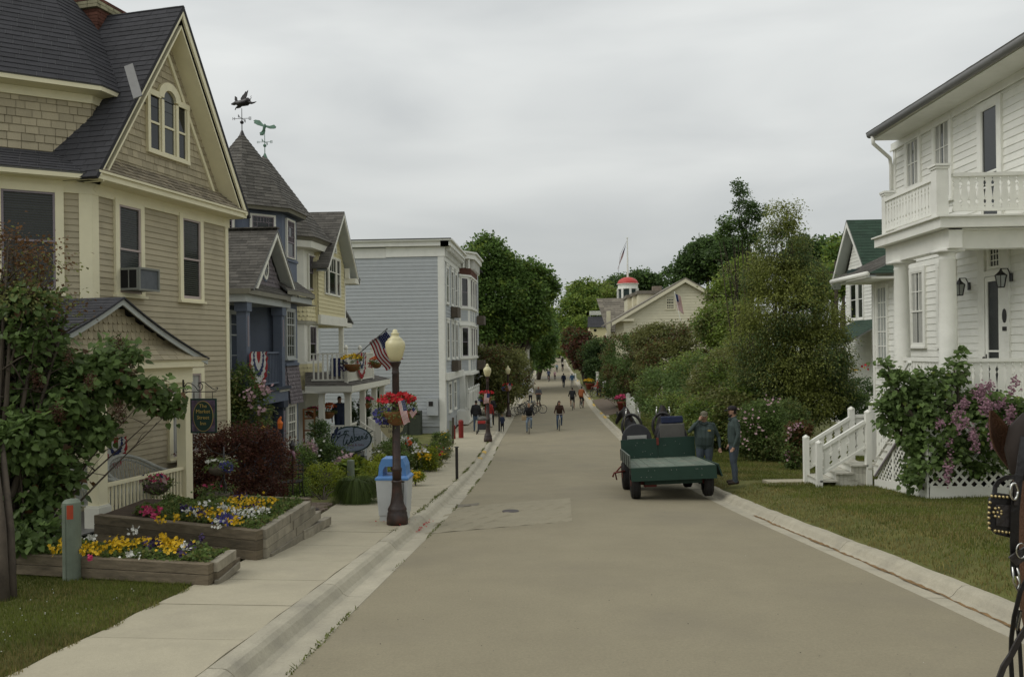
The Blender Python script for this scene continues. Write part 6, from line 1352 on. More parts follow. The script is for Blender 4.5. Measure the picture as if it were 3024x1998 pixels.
# ============================================================= timber planters and their flowers
def timber(par,a,b_,w,h,m='timber'): bb = MB(); bb.bar(a,b_,w,h); bb.build('timber',M_(m),par,bevel=.006)
PA,PB,PC_ = G(60,1700),G(624,1724),G(686,1690)
zt = PB.z + .235; t = thing('low_planter','low weathered timber planter box at the front of the lawn','planter',PB)
for i,(dx,m) in enumerate(((0,'timber'),(.0,'timber'))):
    z = zt - .06 - (1 - i) * .12
    timber(t,(PA.x,PA.y,z),(PB.x - (0 if i else .0),PB.y,z),.11,.115,'timber'); timber(t,(PB.x + (.0),PB.y + .06,z),(PC_.x + .02,PC_.y - .05 + (0 if i == 1 else .12),z),.11,.115,'timber_light' if i else 'timber')
timber(t,(PB.x + .05,PB.y + .02,zt - .24),(PC_.x + .07,PC_.y + .02,zt - .20),.05,.08,'timber_light')
def bed(poly,z,name): return mesh_obj(name,[(x,y,z) for x,y in poly],[list(range(len(poly)))],M_('soil'),t)
bed([(PA.x,PA.y),(PB.x,PB.y),(PC_.x,PC_.y),(PA.x - .1,PC_.y + .3)],zt - .03,'soil')
QA,QB = G(290,1612),G(768,1652); QC = Vector((QB.x - .02,QB.y + 2.0,0)); zq = QB.z + .39
t = thing('stepped_planter','long stepped timber planter full of flowers beside the pavement','planter',QB); t2 = t
for i in range(3):
    z = QB.z + .065 + i * .13; timber(t,(QA.x,QA.y,z),(QB.x,QB.y,z),.13,.126)
    e_ = [2.55,2.25,2.0][i]; st_ = .07; n_ = 2
    for j in range(n_): timber(t,(QB.x,QB.y + st_ + e_ * j / n_,z - .004),(QB.x - .01,QB.y + st_ + e_ * (j + 1) / n_ - .01,z - .004),.13,.126,'timber_light')
for j,(a_,b__) in enumerate(((0.2,1.6),(1.6,2.9))): timber(t,(QB.x + .04,QB.y + a_,QB.z - .03 - .06 * j),(QB.x + .02,QB.y + b__ - .01,QB.z - .10 - .06 * j + .03),.11,.126,'timber_light')
g = G(948,1550); timber(t,(QB.x + .03,QB.y + 1.6,QB.z - .04),(g.x + .12,g.y + .0,g.z + .08),.12,.13,'timber_light')
bed([(QA.x,QA.y),(QB.x,QB.y),(QB.x,QB.y + 2.2),(QA.x,QB.y + 2.4)],zq - .03,'soil')
timber(t,(QB.x - .02,QB.y + 2.25,zq - .10),(QB.x - 1.4,QB.y + 2.5,zq - .1),.13,.2)
def bed_foliage(name,poly_pts,z,n,h,m,lf=.04):
    P0 = []; q = poly_pts
    while len(P0) < n:
        a,b_ = random.random(),random.random(); p = (Vector(q[0]).lerp(Vector(q[1]),a)).lerp(Vector(q[3]).lerp(Vector(q[2]),a),b_); P0.append((p.x,p.y,z + h * random.random() * (.5 + .5 * math.sin(p.x * 9) * math.sin(p.y * 7 + 1))))
    P0 = np.array(P0); D = unit(NR.normal(size=(n,3)) + np.array([0,-.2,.7])); Nn = unit(NR.normal(size=(n,3)) * .6 + np.array([0,0,1])); V,F = leafverts(P0,lf * (.6 + .8 * NR.rand(n)),D,Nn,.5); k = len(F) // n
    o = npmesh(name,V,F,m,None,np.repeat((NR.rand(n) < .3).astype(int),k)); o['kind'] = 'stuff'; return o
G2 = [M_('leaf_bed'),M_('leaf_olive')]
bed_foliage('bedding_leaves',[(PA.x,PA.y + .02),(PB.x - .02,PB.y + .02),(PC_.x - .02,PC_.y),(PA.x - .1,PC_.y + .25)],zt - .03,5200,.12,G2)
bed_foliage('bedding_leaves',[(QA.x + .5,QA.y + .05),(QB.x - .03,QB.y + .05),(QB.x - .05,QB.y + 2.1),(QA.x + .5,QB.y + 2.2)],zq - .03,13000,.13,G2)
def patch(kind,name,L_,zb,D0=None):
    pts = []
    for u,v,n,sx,sy in L_:
        for _ in range(int(n * 1.7)):
            uu_,vv_ = u + random.gauss(0,sx),v + random.gauss(0,sy); d = ray(uu_,vv_); tt = (zb + .07 - EYE) / d.z; p = EYEP + d * tt; pts.append((p.x,p.y,p.z + random.uniform(-.02,.05)))
    o = flowers(name,np.array(pts),.023,'petal_' + kind,None,.3); o['kind'] = 'stuff'; return o
patch('yellow','yellow_pansies',[(270,1622,45,20,9),(355,1608,65,26,9),(425,1600,22,12,5),(505,1608,75,22,12),(480,1592,20,8,5),(180,1618,14,10,8),(155,1625,7,5,5)],zt)
patch('purple','purple_pansies',[(450,1612,22,14,8),(560,1612,14,8,6),(595,1592,8,5,6),(540,1630,8,10,5)],zt)
patch('white','white_petunias',[(396,1572,8,8,5),(270,1592,16,10,5),(385,1640,8,12,4),(545,1618,10,10,5)],zt)
patch('pink','pink_petunia',[(266,1650,9,3,2)],zt)
patch('yellow','yellow_pansies',[(625,1518,70,30,7),(695,1492,60,18,14),(690,1540,30,14,5),(760,1490,45,18,8),(800,1482,16,10,5),(522,1530,14,5,6),(475,1538,12,8,5),(730,1478,10,14,8)],zq)
patch('white','white_alyssum',[(570,1512,30,14,5),(720,1516,45,22,7),(660,1500,20,12,6),(640,1545,14,12,5),(770,1508,26,14,5),(600,1488,10,14,4)],zq)
patch('blue','blue_lobelia',[(668,1533,70,14,6),(560,1505,14,12,5)],zq); patch('purple','purple_pansies',[(600,1515,24,16,6),(745,1500,24,14,6),(700,1470,20,16,5),(545,1500,16,8,5)],zq)
patch('pink','pink_geraniums',[(437,1508,26,7,4),(455,1520,16,5,4),(473,1504,14,4,3)],zq)
# fallen petals on the pavement and gutter
pts = [tuple(G(1165 + random.gauss(0,30),1545 + random.gauss(0,4)) + Vector((0,0,.01))) for _ in range(40)] + [tuple(G(1190 + random.random() * 60,1570 - random.random() * 30,.03) + Vector((0,0,.012))) for _ in range(0)]
for _ in range(60): k_ = random.random(); p = G(1235 + 32 * k_ + random.gauss(0,4),1570 - 34 * k_ + random.gauss(0,2),.02); pts.append((p.x,p.y,p.z + .012))
o = flowers('fallen_petals',np.array(pts),.014,'petal_red',None,3); o['kind'] = 'stuff'

# ============================================================= porch furniture, bunting, baskets of the inn
def wicker_seat(name,label,s0,s1,fr,d0,zf,back,arm,group):
    t = thing(name,label,'chair',at(fr,(s0 + s1) / 2,zf,d0),0,group); b = MB(); m = (s0 + s1) / 2; w = (s1 - s0) / 2; rows = []
    def edge(k,a): # k 0..1 around from left arm to right arm
        ang = math.pi * k; x = m - w * math.cos(ang); dd = d0 - .55 * math.sin(ang) ** .7; z = zf + arm + (back - arm) * max(0,math.sin(ang)) ** 1.3; return Vector((x,z,dd))
    for i in range(37):
        k = i / 36; e = edge(k,0); lo = Vector((m + (e.x - m) * .86,zf + .32,d0 + (e.z - d0) * .8)); b.tube([fr @ lo,fr @ (lo.lerp(e,.5) + Vector((0,0,-.01))),fr @ e],.006,4)
        if i % 2 and i < 35: e2 = edge((i + 2.2) / 36,0); b.tube([fr @ lo,fr @ e2],.004,4); b.tube([fr @ Vector((m + (e2.x - m) * .86,zf + .32,d0 + (e2.z - d0) * .8)),fr @ e],.004,4)
    b.build('woven_back',M_('wicker'),t); b = MB(); b.tube([fr @ edge(i / 24,0) for i in range(25)],.032,8); b.tube([fr @ (edge(i / 24,0) + Vector((0,-.07,-.01))) for i in range(25)],.02,6); b.build('rolled_rim',M_('wicker'),t,True)
    b = MB(); b.fbox(fr,(s0 + .06,zf + .28),(s1 - .06,zf + .36),d0 - .5,d0); b.fbox(fr,(s0 + .08,zf + .02),(s1 - .08,zf + .28),d0 - .03,d0 - .01); b.build('seat',M_('wicker'),t); return t
s0_ = hit(FP,350,1420,-.3)[0]; s1_ = hit(FP,492,1400,-.3)[0]
wicker_seat('wicker_loveseat','wide white wicker loveseat behind the porch rail',s0_,s1_,FP,-.25,fz,.93,.60,None); wicker_seat('wicker_armchair','white wicker armchair at the left end of the porch, half hidden by leaves',s0_ - .62,s0_ - .08,FP,-.3,fz,.92,.62,None)
def rail_basket(label,c,r,top,side,fr,group=None,flags=False):
    t = thing('rail_basket',label,'flower basket',c,0,group); b = MB(); b.lathe([(r * .3,-r * .75),(r * .8,-r * .5),(r,-.05),(r,.0)],c,14,1,.6); b.build('liner',M_('window_box'),t,True)
    crown('foliage',[(c[0],c[1],c[2] + r * .1,r * 1.1,r * .7,r * .55),(c[0] + r * .4,c[1],c[2] - r * .5,r * .5,r * .4,r * .5)],700,.035,G2,t,clump=r * .3,shell=.7); flowers('blossoms',blob_pts((c[0],c[1],c[2] + r * .3),(r * .9,r * .6,r * .4),40,True),r * .14,'petal_' + top,t); flowers('trailing_flowers',blob_pts((c[0],c[1] - r * .2,c[2] - r * .1),(r * .8,r * .5,r * .45),70),r * .10,'petal_' + side,t)
    return t
c = at(FP,hit(FP,438,1425)[0],hit(FP,438,1428)[1],.16); rail_basket('brown moss basket with small flags hooked over the porch rail',c,.24,'pink','lilac',FP)
for dx,lab in ((-.13,'tiny stars and stripes at the left of the porch rail basket'),(.13,'tiny stars and stripes at the right of the porch rail basket')):
    flag('small_flag',lab,(c.x + dx,c.y - .14,c.z + .20),(-.2 if dx < 0 else .3,-.1,-.9),(-.8 if dx < 0 else .8,0,-.4),.16,.11,.008,10,False,'tiny flags in the porch basket')
def bunting(label,c,wid,h,fr,z_top,hh=0.03,group=None,half=False):
    """pleated fan: rings of red, white and blue cloth"""
    V = []; F = []; mi = []; n = 28; R_ = [0.0,.22,.42,.60,.80,1.0]; cols = [0,1,2,1,0]; sub = 2; rr = []
    for i in range(len(R_) - 1): rr += [(R_[i] + (R_[i + 1] - R_[i]) * j / sub,cols[i]) for j in range(sub)]
    rr.append((1.0,0))
    for r,_ in rr:
        for k in range(n + 1):
            a = math.pi * (1 + k / n); q = r * (.70 + .30 * abs(math.sin(a)) ** .8) ; x = c[0] + wid * .5 * q * math.cos(a) * (1 + .0 * r); y = c[1] + h * q * math.sin(a) - .10 * h * (1 - abs(math.cos(a))) ; V.append(at(fr,x,y,hh + .028 * r * math.sin(k * math.pi * .86 + r) + .02))
    for i in range(len(rr) - 1):
        for k in range(n): a = i * (n + 1) + k; F.append([a,a + 1,a + n + 2,a + n + 1]); mi.append(rr[i][1])
    o = mesh_obj('bunting',V,F,[M_('flag_red'),M_('flag_white'),M_('flag_blue')],None,mi,True); tag(o,label,'bunting',group); return o
s_ = hit(FB,764,1036,.18); bunting('pleated red white and blue bunting on the blue balcony rail',(s_[0],2.06),1.75,.98,FB,0,.16)
s_ = hit(FR,1060,1045); bunting('small bunting fan on the yellow balcony rail',(s_[0],1.98),1.7,.85,FR,0,.08)
s_ = hit(F1,365,1330,.1); bunting('bunting on the inn wall above the wicker seats',(s_[0] - .15,.55),.75,.5,F1,0,.05)
# yellow house flag, baskets and chairs
q0,q1 = P(1058,1046,27.5),P(1143,971,26.2); t = thing('house_flag','large stars and stripes on a slanting staff from the yellow balcony','flag',q0); b = MB(); b.cyl(q0,q1,.018,.014,8); b.lathe([(.0,-.04),(.04,0),(.0,.04)],q1,8); b.build('staff',M_('lead_grey'),t)
A_,B_,C_ = P(1140,976,26.25),P(1090,1012,27.0),P(1150,1098,26.3)
flag('cloth',None,A_,(C_ - B_) + Vector((-.1,0,0)),(B_ - A_),(C_ - B_).length * 1.02,(B_ - A_).length,.07,26,True,parent=t,sag=.05)
def bask(u,v,D,r,top,side,lab,drop=.5): c = P(u,v,D); return hanging_basket('flower_basket',lab,(c.x,c.y,c.z),r,350,top,side,'flower baskets on the yellow house',nfl=60,drop=drop,lf=.05)
bask(1040,1075,26.6,.32,'yellow','purple','yellow and deep purple basket on the front of the yellow balcony'); bask(1112,1072,27.6,.22,'orange','red','small orange and yellow basket on the far end of the yellow balcony')
bask(926,1218,27.6,.20,'pink','red','pink fuchsia basket in the first porch opening of the yellow house'); bask(968,1216,28,.30,'orange','purple','wide purple basket with an orange touch on the yellow porch'); bask(1082,1190,29.5,.24,'pink','purple','dark pink and purple basket at the far end of the yellow porch')
c = P(998,1082,28.4); t = thing('balcony_chair','blue deck chair on the yellow balcony','chair',c); b = MB(); b.box((c.x,c.y,c.z),(.5,.05,.6)); b.box((c.x,c.y - .2,c.z - .3),(.5,.45,.05)); b.build('seat',M_('flag_blue'),t); b = MB()
for dx in (-.25,.25): b.bar((c.x + dx,c.y - .4,c.z - .7),(c.x + dx,c.y + .05,c.z + .3),.03)
b.build('frame',M_('wicker'),t)
# garden things between the inn and the flower shop
g = G(650,1500); g = P(662,1490,13.2); t = thing('plant_stand','wrought iron plant stand with white and blue basket over pink geraniums','plant stand',(g.x,g.y,-.7)); kk = 13.2 / 2400; b = MB()
F_ = frame(P(662,1400,13.2),(1,0,0),(0,0,1)); b.tube([at(F_,0,-.75),at(F_,0,.45)],.012,6); b.tube([at(F_,x * kk,y * kk) for x,y in ((-52,88),(-38,70),(-12,60),(14,60),(38,74),(50,92))],.006,5); b.tube([at(F_,.08,-.6,.1),at(F_,.05,-.15,.05),at(F_,-.02,-.05)],.008,5); b.tube([at(F_,-.08,-.6,.1),at(F_,-.05,-.15,.05),at(F_,-.02,-.05)],.008,5); b.build('iron_frame',M_('iron_black'),t,True)
for (u,v,r,tp_,sd,nm) in ((645,1378,.17,'white','blue','upper_basket'),(640,1455,.22,'pink','pink','lower_basket')):
    c = P(u,v,13.2); b = MB(); b.lathe([(r * .3,-r * .8),(r * .8,-r * .55),(r,-.02),(r * .95,0)],c,14); b.build(nm,M_('window_box'),t,True); crown('foliage',[(c.x,c.y,c.z + r * .2,r * 1.2,r * 1.1,r * .5)],500,.035,G2,t,clump=.07,shell=.6)
    flowers('blossoms',blob_pts((c.x - r * .2,c.y - .03,c.z + r * .45),(r * .9,r * .8,r * .3),60 if tp_ == 'white' else 9,True),.022 if tp_ == 'white' else .03,'petal_' + tp_,t)
    if sd == 'blue': flowers('blossoms',blob_pts((c.x + r * .9,c.y - .05,c.z + .0),(r * .7,r * .5,r * .55),150),.018,'petal_blue',t)
g = G(862,1478); t = thing('metal_chair','black metal garden chair beside the red barberry','chair',g); b = MB(); F_ = frame(g,(1,.15,0),(0,0,1)); b.prism([(-.22 + .0,.40),(.22,.42),(.22,.44),(-.22,.42)],F_,-.2,.2); b.build('seat',M_('iron_black'),t)
for s,d in ((-.2,.18),(.2,.18),(-.2,-.18),(.2,-.18)): b = MB(); b.tube([at(F_,s,.41,d),at(F_,s * 1.05,.22,d * 1.05),at(F_,s * 1.3,.0,d * 1.25)],.012,6); b.build('leg',M_('iron_black'),t)
b = MB(); b.tube([at(F_,-.21,.41,-.18),at(F_,-.22,.75,-.25),at(F_,-.1,.86,-.28),at(F_,.1,.86,-.28),at(F_,.22,.75,-.25),at(F_,.21,.41,-.18)],.012,6)
for s in (-.12,0,.12): b.tube([at(F_,s,.42,-.18),at(F_,s,.85,-.28)],.008,5)
for y in (.55,.65,.75): b.tube([at(F_,-.21,y,-.22),at(F_,.21,y,-.22)],.014,5)
b.build('back',M_('iron_black'),t)
g = G(866,1492); t = thing('garden_torch','slim dark iron lantern pole tied with a purple ribbon','lantern',g); b = MB(); zt2 = P(866,1312,g.length).z; b.cyl(g,(g.x,g.y,zt2),.016,.014,7); b.build('pole',M_('iron_rusty'),t); b = MB(); b.lathe([(.01,.16),(.06,.08),(.08,.06),(.05,.05),(.045,-.05),(.02,-.07)],(g.x,g.y,zt2),8); b.build('lantern',M_('iron_black'),t)
b = MB(); b.tube([(g.x,g.y - .03,zt2 - .05),(g.x + .04,g.y - .04,zt2 - .12),(g.x + .06,g.y - .03,zt2 - .22)],[.03,.035,.01],6); b.tube([(g.x - .02,g.y - .03,zt2 - .03),(g.x - .05,g.y - .04,zt2 - .10)],[.03,.012],6); b.build('ribbon',M_('petal_lilac'),t,True)
g = P(930,1378,20.5); t = thing('bird_house','little white birdhouse with pitched roof among the green shrubs','birdhouse',g); F_ = frame(g,(1,.3,0),(0,0,1)); b = MB(); b.prism([(-.09,-.14),(.09,-.14),(.09,.05),(0,.15),(-.09,.05)],F_,-.12,.05); b.build('box',M_('white_worn'),t); b = MB(); b.prism([(-.12,.03),(0,.17),(0,.19),(-.14,.03)],F_,-.15,.07); b.prism([(.12,.03),(.14,.03),(0,.19),(0,.17)],F_,-.15,.07); b.build('roof',M_('lead_grey'),t); b = MB(); b.fbox(F_,(-.02,-.7),(.02,-.14),-.02,.02); b.build('post',M_('bark'),t)
b = MB(); a_,b__ = P(252,1598,11.9),P(330,1580,12.3); b.cyl(a_,b__,.055,.055,12); tag(b.build('downspout_end',M_('white_paint'),None,True),'white downspout end lying beside the porch post','pipe')
for u,v,lab,m in ((827,1255,'orange glass bird ornament on a stick above the barberry','peg_orange'),(777,1262,'yellow pinwheel ornament above the barberry','petal_yellow')):
    c = P(u,v,19); t = thing('garden_ornament',lab,'ornament',c,0,None); b = MB(); b.cyl((c.x,c.y,c.z - 1.2),c,.008,n=5); b.build('stick',M_('iron_black'),t); b = MB(); b.tube([c + Vector((0,0,-.08)),c + Vector((.01,0,.05)),c + Vector((-.01,0,.12)),c + Vector((.03,0,.2))],[.05,.07,.04,.02],7) if 'orange' in lab else b.lathe([(.0,-.05),(.06,0),(.0,.05)],c,8); b.build('figure',M_(m),t)

# ============================================================= people
for n_,c_ in dict(skin=(.33,.19,.13),skin_dark=(.16,.09,.06),hair_dark=(.018,.012,.009),hair_fair=(.22,.14,.07),hair_grey=(.22,.21,.19),jacket_green=(.040,.058,.054),trouser_slate=(.052,.068,.085),denim=(.055,.085,.13),denim_light=(.16,.21,.26),black_cloth=(.012,.012,.014),navy_cloth=(.018,.026,.055),brown_leather=(.050,.026,.017),rust_cloth=(.28,.085,.025),tan_cloth=(.26,.20,.12),khaki=(.17,.145,.10),white_cloth=(.55,.55,.53),grey_cloth=(.095,.095,.10),red_cloth=(.30,.03,.025),blue_cloth=(.10,.20,.36),pink_cloth=(.50,.30,.33),shoe_brown=(.035,.024,.018),camo=(.13,.12,.085),cap_black=(.014,.010,.013),olive_cloth=(.07,.07,.05)).items():
    mat(n_,c_,.8 if 'skin' not in n_ else .55,.14,9,bump=.15,bscale=30)
def remeshed(b,vox,sub=0):
    me = bpy.data.meshes.new('tmp'); me.from_pydata(b.v,[],b.f); o = bpy.data.objects.new('tmp',me); COL.objects.link(o)
    m = o.modifiers.new('r','REMESH'); m.mode = 'VOXEL'; m.voxel_size = vox
    s = o.modifiers.new('s','SMOOTH'); s.iterations = 2; s.factor = .5
    e = o.evaluated_get(bpy.context.evaluated_depsgraph_get()); r = bpy.data.meshes.new_from_object(e); bpy.data.objects.remove(o); bpy.data.meshes.remove(me); return r
def limb(b,pts,r,n=10):
    b.tube(pts,r,n)
    for p,q in zip(pts,r): b.lathe([(q * .02,-q),(q * .7,-q * .7),(q,0),(q * .7,q * .7),(q * .02,q)],p,8)
POSES = dict(
    stand=dict(),walk=dict(lk=(-.10,.20,.50),la=(-.10,.30,.08),rk=(.10,-.02,.49),ra=(.10,-.28,.12),lh=(-.24,-.16,.84),rh=(.24,.20,.86),le=(-.26,-.12,1.10),re=(.26,.02,1.10)),
    phone=dict(rh=(.13,.13,1.53),re=(.36,.16,1.27),lh=(-.36,.05,.87),le=(-.34,-.05,1.12)),
    fold=dict(lh=(.02,.26,1.12),le=(-.27,.10,1.10),rh=(-.02,.24,1.15),re=(.27,.10,1.08)),
    bike=dict(hip=(0,-.22,1.0),ch=(0,.02,1.36),nk=(0,.10,1.52),hd=(0,.15,1.66),lh=(-.26,.42,1.05),rh=(.26,.42,1.05),le=(-.30,.14,1.10),re=(.30,.14,1.10),lk=(-.13,.18,.78),la=(-.12,.02,.36),rk=(.13,.22,.62),ra=(.12,.10,.14)),
    push=dict(lh=(-.2,.42,1.02),rh=(.2,.42,1.02),le=(-.26,.12,1.08),re=(.26,.12,1.08)))
def person(label,p,az,top,bottom,hair='hair_dark',pose='stand',H_=1.75,vox=.028,shoe='black_cloth',skin='skin',shorts=False,sleeve=True,cap=None,wide=1.0,long_hair=False,extra=None,group=None,short_sleeve=False):
    k = H_ / 1.75; J = dict(hip=(0,0,.95),ch=(0,0,1.30),nk=(0,.01,1.49),hd=(0,.03,1.62),lk=(-.10,.03,.50),rk=(.10,.02,.50),la=(-.11,0,.09),ra=(.11,-.02,.09),le=(-.28,-.04,1.13),re=(.28,-.04,1.13),lh=(-.28,.06,.86),rh=(.28,.06,.86)); J.update(POSES[pose]); J = {a: Vector(v) for a,v in J.items()}
    t = thing('person',label,'person',p,-R(az),group); ROOTM[t.name] = Matrix(); S = lambda v: tuple(Vector(v) * k); b = MB(); bones = []
    def bone(pts,r,kind,n=10): limb(b,[S(q) for q in pts],[x * k for x in r],n); [bones.append((Vector(S(p0)),Vector(S(p1)),(r0 + r1) / 2 * k,kind)) for p0,p1,r0,r1 in zip(pts,pts[1:],r,r[1:])]
    w = wide; hip,ch,nk,hd = J['hip'],J['ch'],J['nk'],J['hd']
    for sx in (-.07,0,.07): bone([hip + Vector((sx * w,0,0)),hip.lerp(ch,.5) + Vector((sx * w,.015 * (w - 1) * 9,0)),ch + Vector((sx * 1.35 * w,0,.02))],[.125 * w,.118 * w * w,.12 * w],'top')
    bone([ch + Vector((-.13 * w,0,.11)),nk + Vector((0,0,-.04)),ch + Vector((.13 * w,0,.11))],[.062 * w,.075,.062 * w],'top'); bone([nk + Vector((0,0,-.03)),hd + Vector((0,-.015,-.04))],[.056,.05],'skin')
    hv = hd; b.lathe([(.01 * k,-.125 * k),(.045 * k,-.11 * k),(.066 * k,-.06 * k),(.078 * k,0),(.08 * k,.04 * k),(.062 * k,.09 * k),(.02 * k,.115 * k)],S(hv),14,1,1.18); b.lathe([(.003,-.02 * k),(.013 * k,-.012 * k),(.008 * k,.02 * k),(.003,.03 * k)],S(hv + Vector((0,.095,-.01))),8); bones.append((Vector(S(hv + Vector((0,0,-.06)))),Vector(S(hv + Vector((0,0,.06)))),.08 * k,'head'))
    for sg,kn,an in ((-1,'lk','la'),(1,'rk','ra')):
        h0 = hip + Vector((sg * .09 * w,0,-.03)); bone([h0,h0.lerp(J[kn],.5),J[kn]],[.10 * w,.088 * w,.066],'bottom'); bone([J[kn],J[kn].lerp(J[an],.4) + Vector((0,-.015,0)),J[an]],[.062,.062,.046],'skinleg' if shorts else 'bottom'); bone([J[an] + Vector((0,-.04,-.03)),J[an] + Vector((sg * .02,.15,-.05))],[.045,.036],'shoe',8)
    for sg,el,ha in ((-1,'le','lh'),(1,'re','rh')):
        sh = ch + Vector((sg * .175 * w,-.005,.125)); bone([sh,sh.lerp(J[el],.5),J[el]],[.060,.052,.045],'top'); d = (J[ha] - J[el]).normalized(); bone([J[el],J[el].lerp(J[ha],.5),J[ha]],[.044,.040,.030],'skin' if short_sleeve else 'top'); hp = J[ha] + d * .05; bone([J[ha] + d * .015,hp,hp + d * .02],[.030,.036,.030],'skin',8)
        side = d.cross(Vector((0,1,.01))).normalized(); fw = side.cross(d) * (1 if pose != 'phone' or sg < 0 else -1)
        if vox < .02:
            for f in range(4): q = hp + d * .03 + side * (f - 1.5) * .019; L_ = (.055,.066,.062,.046)[f]; bone([q,q + d * L_ * .55 + fw * .01,q + d * L_ * .75 + fw * .035],[.0115,.0105,.009],'skin',6)
            q = hp - side * .025 * sg; bone([q,q + d * .02 + fw * .03 - side * .02 * sg,q + d * .05 + fw * .04 - side * .015 * sg],[.014,.012,.010],'skin',6)
    me = remeshed(b,vox); names = dict(top=top,bottom=bottom,shoe=shoe,skin=skin,head=skin,skinleg=skin,hair=hair); order = ['top','bottom','shoe','skin','hair']
    for q in order: me.materials.append(M_(names[q]))
    n = len(me.polygons); C = np.empty(n * 3); me.polygons.foreach_get('center',C); C = C.reshape(-1,3); best = np.full(n,1e9); idx = np.zeros(n,dtype=np.int32)
    for a,c,r,kd in bones:
        a,c = np.array(a),np.array(c); ab = c - a; tt = np.clip(((C - a) @ ab) / max(ab @ ab,1e-9),0,1); dd = np.linalg.norm(C - (a + tt[:,None] * ab),axis=1) - r; kd = 'skin' if kd in ('head','skinleg') else kd; m_ = dd < best; best[m_] = dd[m_]; idx[m_] = order.index(kd)
    hz = np.array(S(hip))[2]; tm = (idx == 0) & (C[:,2] < hz - .02 * k) & (pose != 'bike'); idx[tm & (C[:,2] < hz - .13 * k)] = 1
    jl = (idx == 1) & (C[:,2] > hz - .09 * k); idx[jl] = 0
    if cap is None or True: hh = np.array(S(hd)); hm = (idx == 3) & (C[:,2] > hh[2] - .1 * k) & ((C[:,2] > hh[2] + .055 * k) | ((C[:,1] < hh[1] - .012 * k) & (C[:,2] > hh[2] - .055 * k))); idx[hm] = 4
    me.polygons.foreach_set('material_index',idx); me.polygons.foreach_set('use_smooth',np.ones(n,dtype=bool)); o = bpy.data.objects.new('body',me); COL.objects.link(o); o.parent = t
    if long_hair: b = MB(); h = S(hd); b.tube([(h[0],h[1] - .02,h[2] + .09),(h[0] + .02,h[1] - .10,h[2]),(h[0] + .06,h[1] - .13,h[2] - .16),(h[0] + .12,h[1] - .14,h[2] - .28)],[.075,.10,.085,.03],10); b.build('hair',M_(hair),t,True)
    if cap:
        b = MB(); h = S(hd); b.lathe([(.088 * k,.035 * k),(.090 * k,.07 * k),(.072 * k,.115 * k),(.02 * k,.135 * k)],h,16,1,1.15); b.prism([(-.07,.0),(.07,.0),(.06,.09),(.0,.115),(-.06,.09)],frame((h[0],h[1] + .085,h[2] + .045),(1,0,0),(0,.95,-.25)),-.006,.006); b.build('cap',M_(cap),t,True)
    if vox < .02:
        b = MB()
        for sx in (-.03,.03): b.lathe([(.001,-.008),(.010,0),(.001,.008)],S(hd + Vector((sx,.082,.015))),8); b.bar(S(hd + Vector((sx - .018,.088,.034))),S(hd + Vector((sx + .018,.088,.036))),.006)
        b.bar(S(hd + Vector((-.022,.080,-.052))),S(hd + Vector((.022,.080,-.052))),.006); b.build('face',M_('hair_dark'),t)
        b = MB()
        for sx in (-1,1): b.lathe([(.002,-.03),(.014,-.015),(.016,.015),(.003,.03)],S(hd + Vector((sx * .082,.0,.0))),8,.5,1)
        b.build('ear',M_(skin),t,True)
        b = MB(); F_ = frame(S(ch + Vector((0,.125 * w,0))),(-1,0,0),(0,0,1)); b.tube([S(nk + Vector((-.075,.02,.0))),S(nk + Vector((-.05,.085,-.03))),S(nk + Vector((0,.105,-.06))),S(nk + Vector((.05,.085,-.03))),S(nk + Vector((.075,.02,.0))),S(nk + Vector((.0,-.075,.02))),S(nk + Vector((-.075,.02,.0)))],.02,6); b.build('collar',M_(top),t,True)
    ROOTM[t.name] = Matrix.Translation(p) @ Matrix.Rotation(-R(az),4,'Z') @ Matrix.Scale(k,4)
    return t
g = P(2082,1424,20.9); g.z = gz(g.x,g.y) + .0
m1 = person('heavyset man in green jacket and camouflage cap talking on a phone beside the cart',g,176 + 180 - 360 + 6,'jacket_green','trouser_slate','hair_grey','phone',1.86,.013,cap='camo',wide=1.16)
m1.rotation_euler = (0,0,R(172)); ROOTM[m1.name] = Matrix.Translation(g) @ Matrix.Rotation(R(172),4,'Z'); b = MB(); F_ = frame(ROOTM[m1.name] @ Vector((-.12,.185,1.38)),(-1,.1,0),(0,0,1)); b.prism(ell(.045,.022,14),F_,0,.006); b.build('chest_badge',M_('gold'),m1); b = MB(); b.box(ROOTM[m1.name] @ Vector((.12,.11,1.62)),(.03,.05,.11)); b.build('phone',M_('case_dark'),m1)
g = P(2170,1424,19.5); g.z = gz(g.x,g.y); m2 = person('bearded man in green-grey work jacket and black cap standing on the lawn in profile',g,0,'jacket_green','trouser_slate','hair_dark','stand',1.88,.013,cap='cap_black',shoe='shoe_brown',wide=1.04); m2.rotation_euler = (0,0,R(88))
b = MB(); h_ = Vector((0,.03,1.62)) * (1.88 / 1.75); ROOTM[m2.name] = Matrix(); b.tube([h_ + Vector((-.055,.02,-.06)),h_ + Vector((-.035,.065,-.10)),h_ + Vector((0,.085,-.115)),h_ + Vector((.035,.065,-.10)),h_ + Vector((.055,.02,-.06))],[.014,.024,.028,.024,.014],8); b.build('beard',M_('hair_dark'),m2,True)
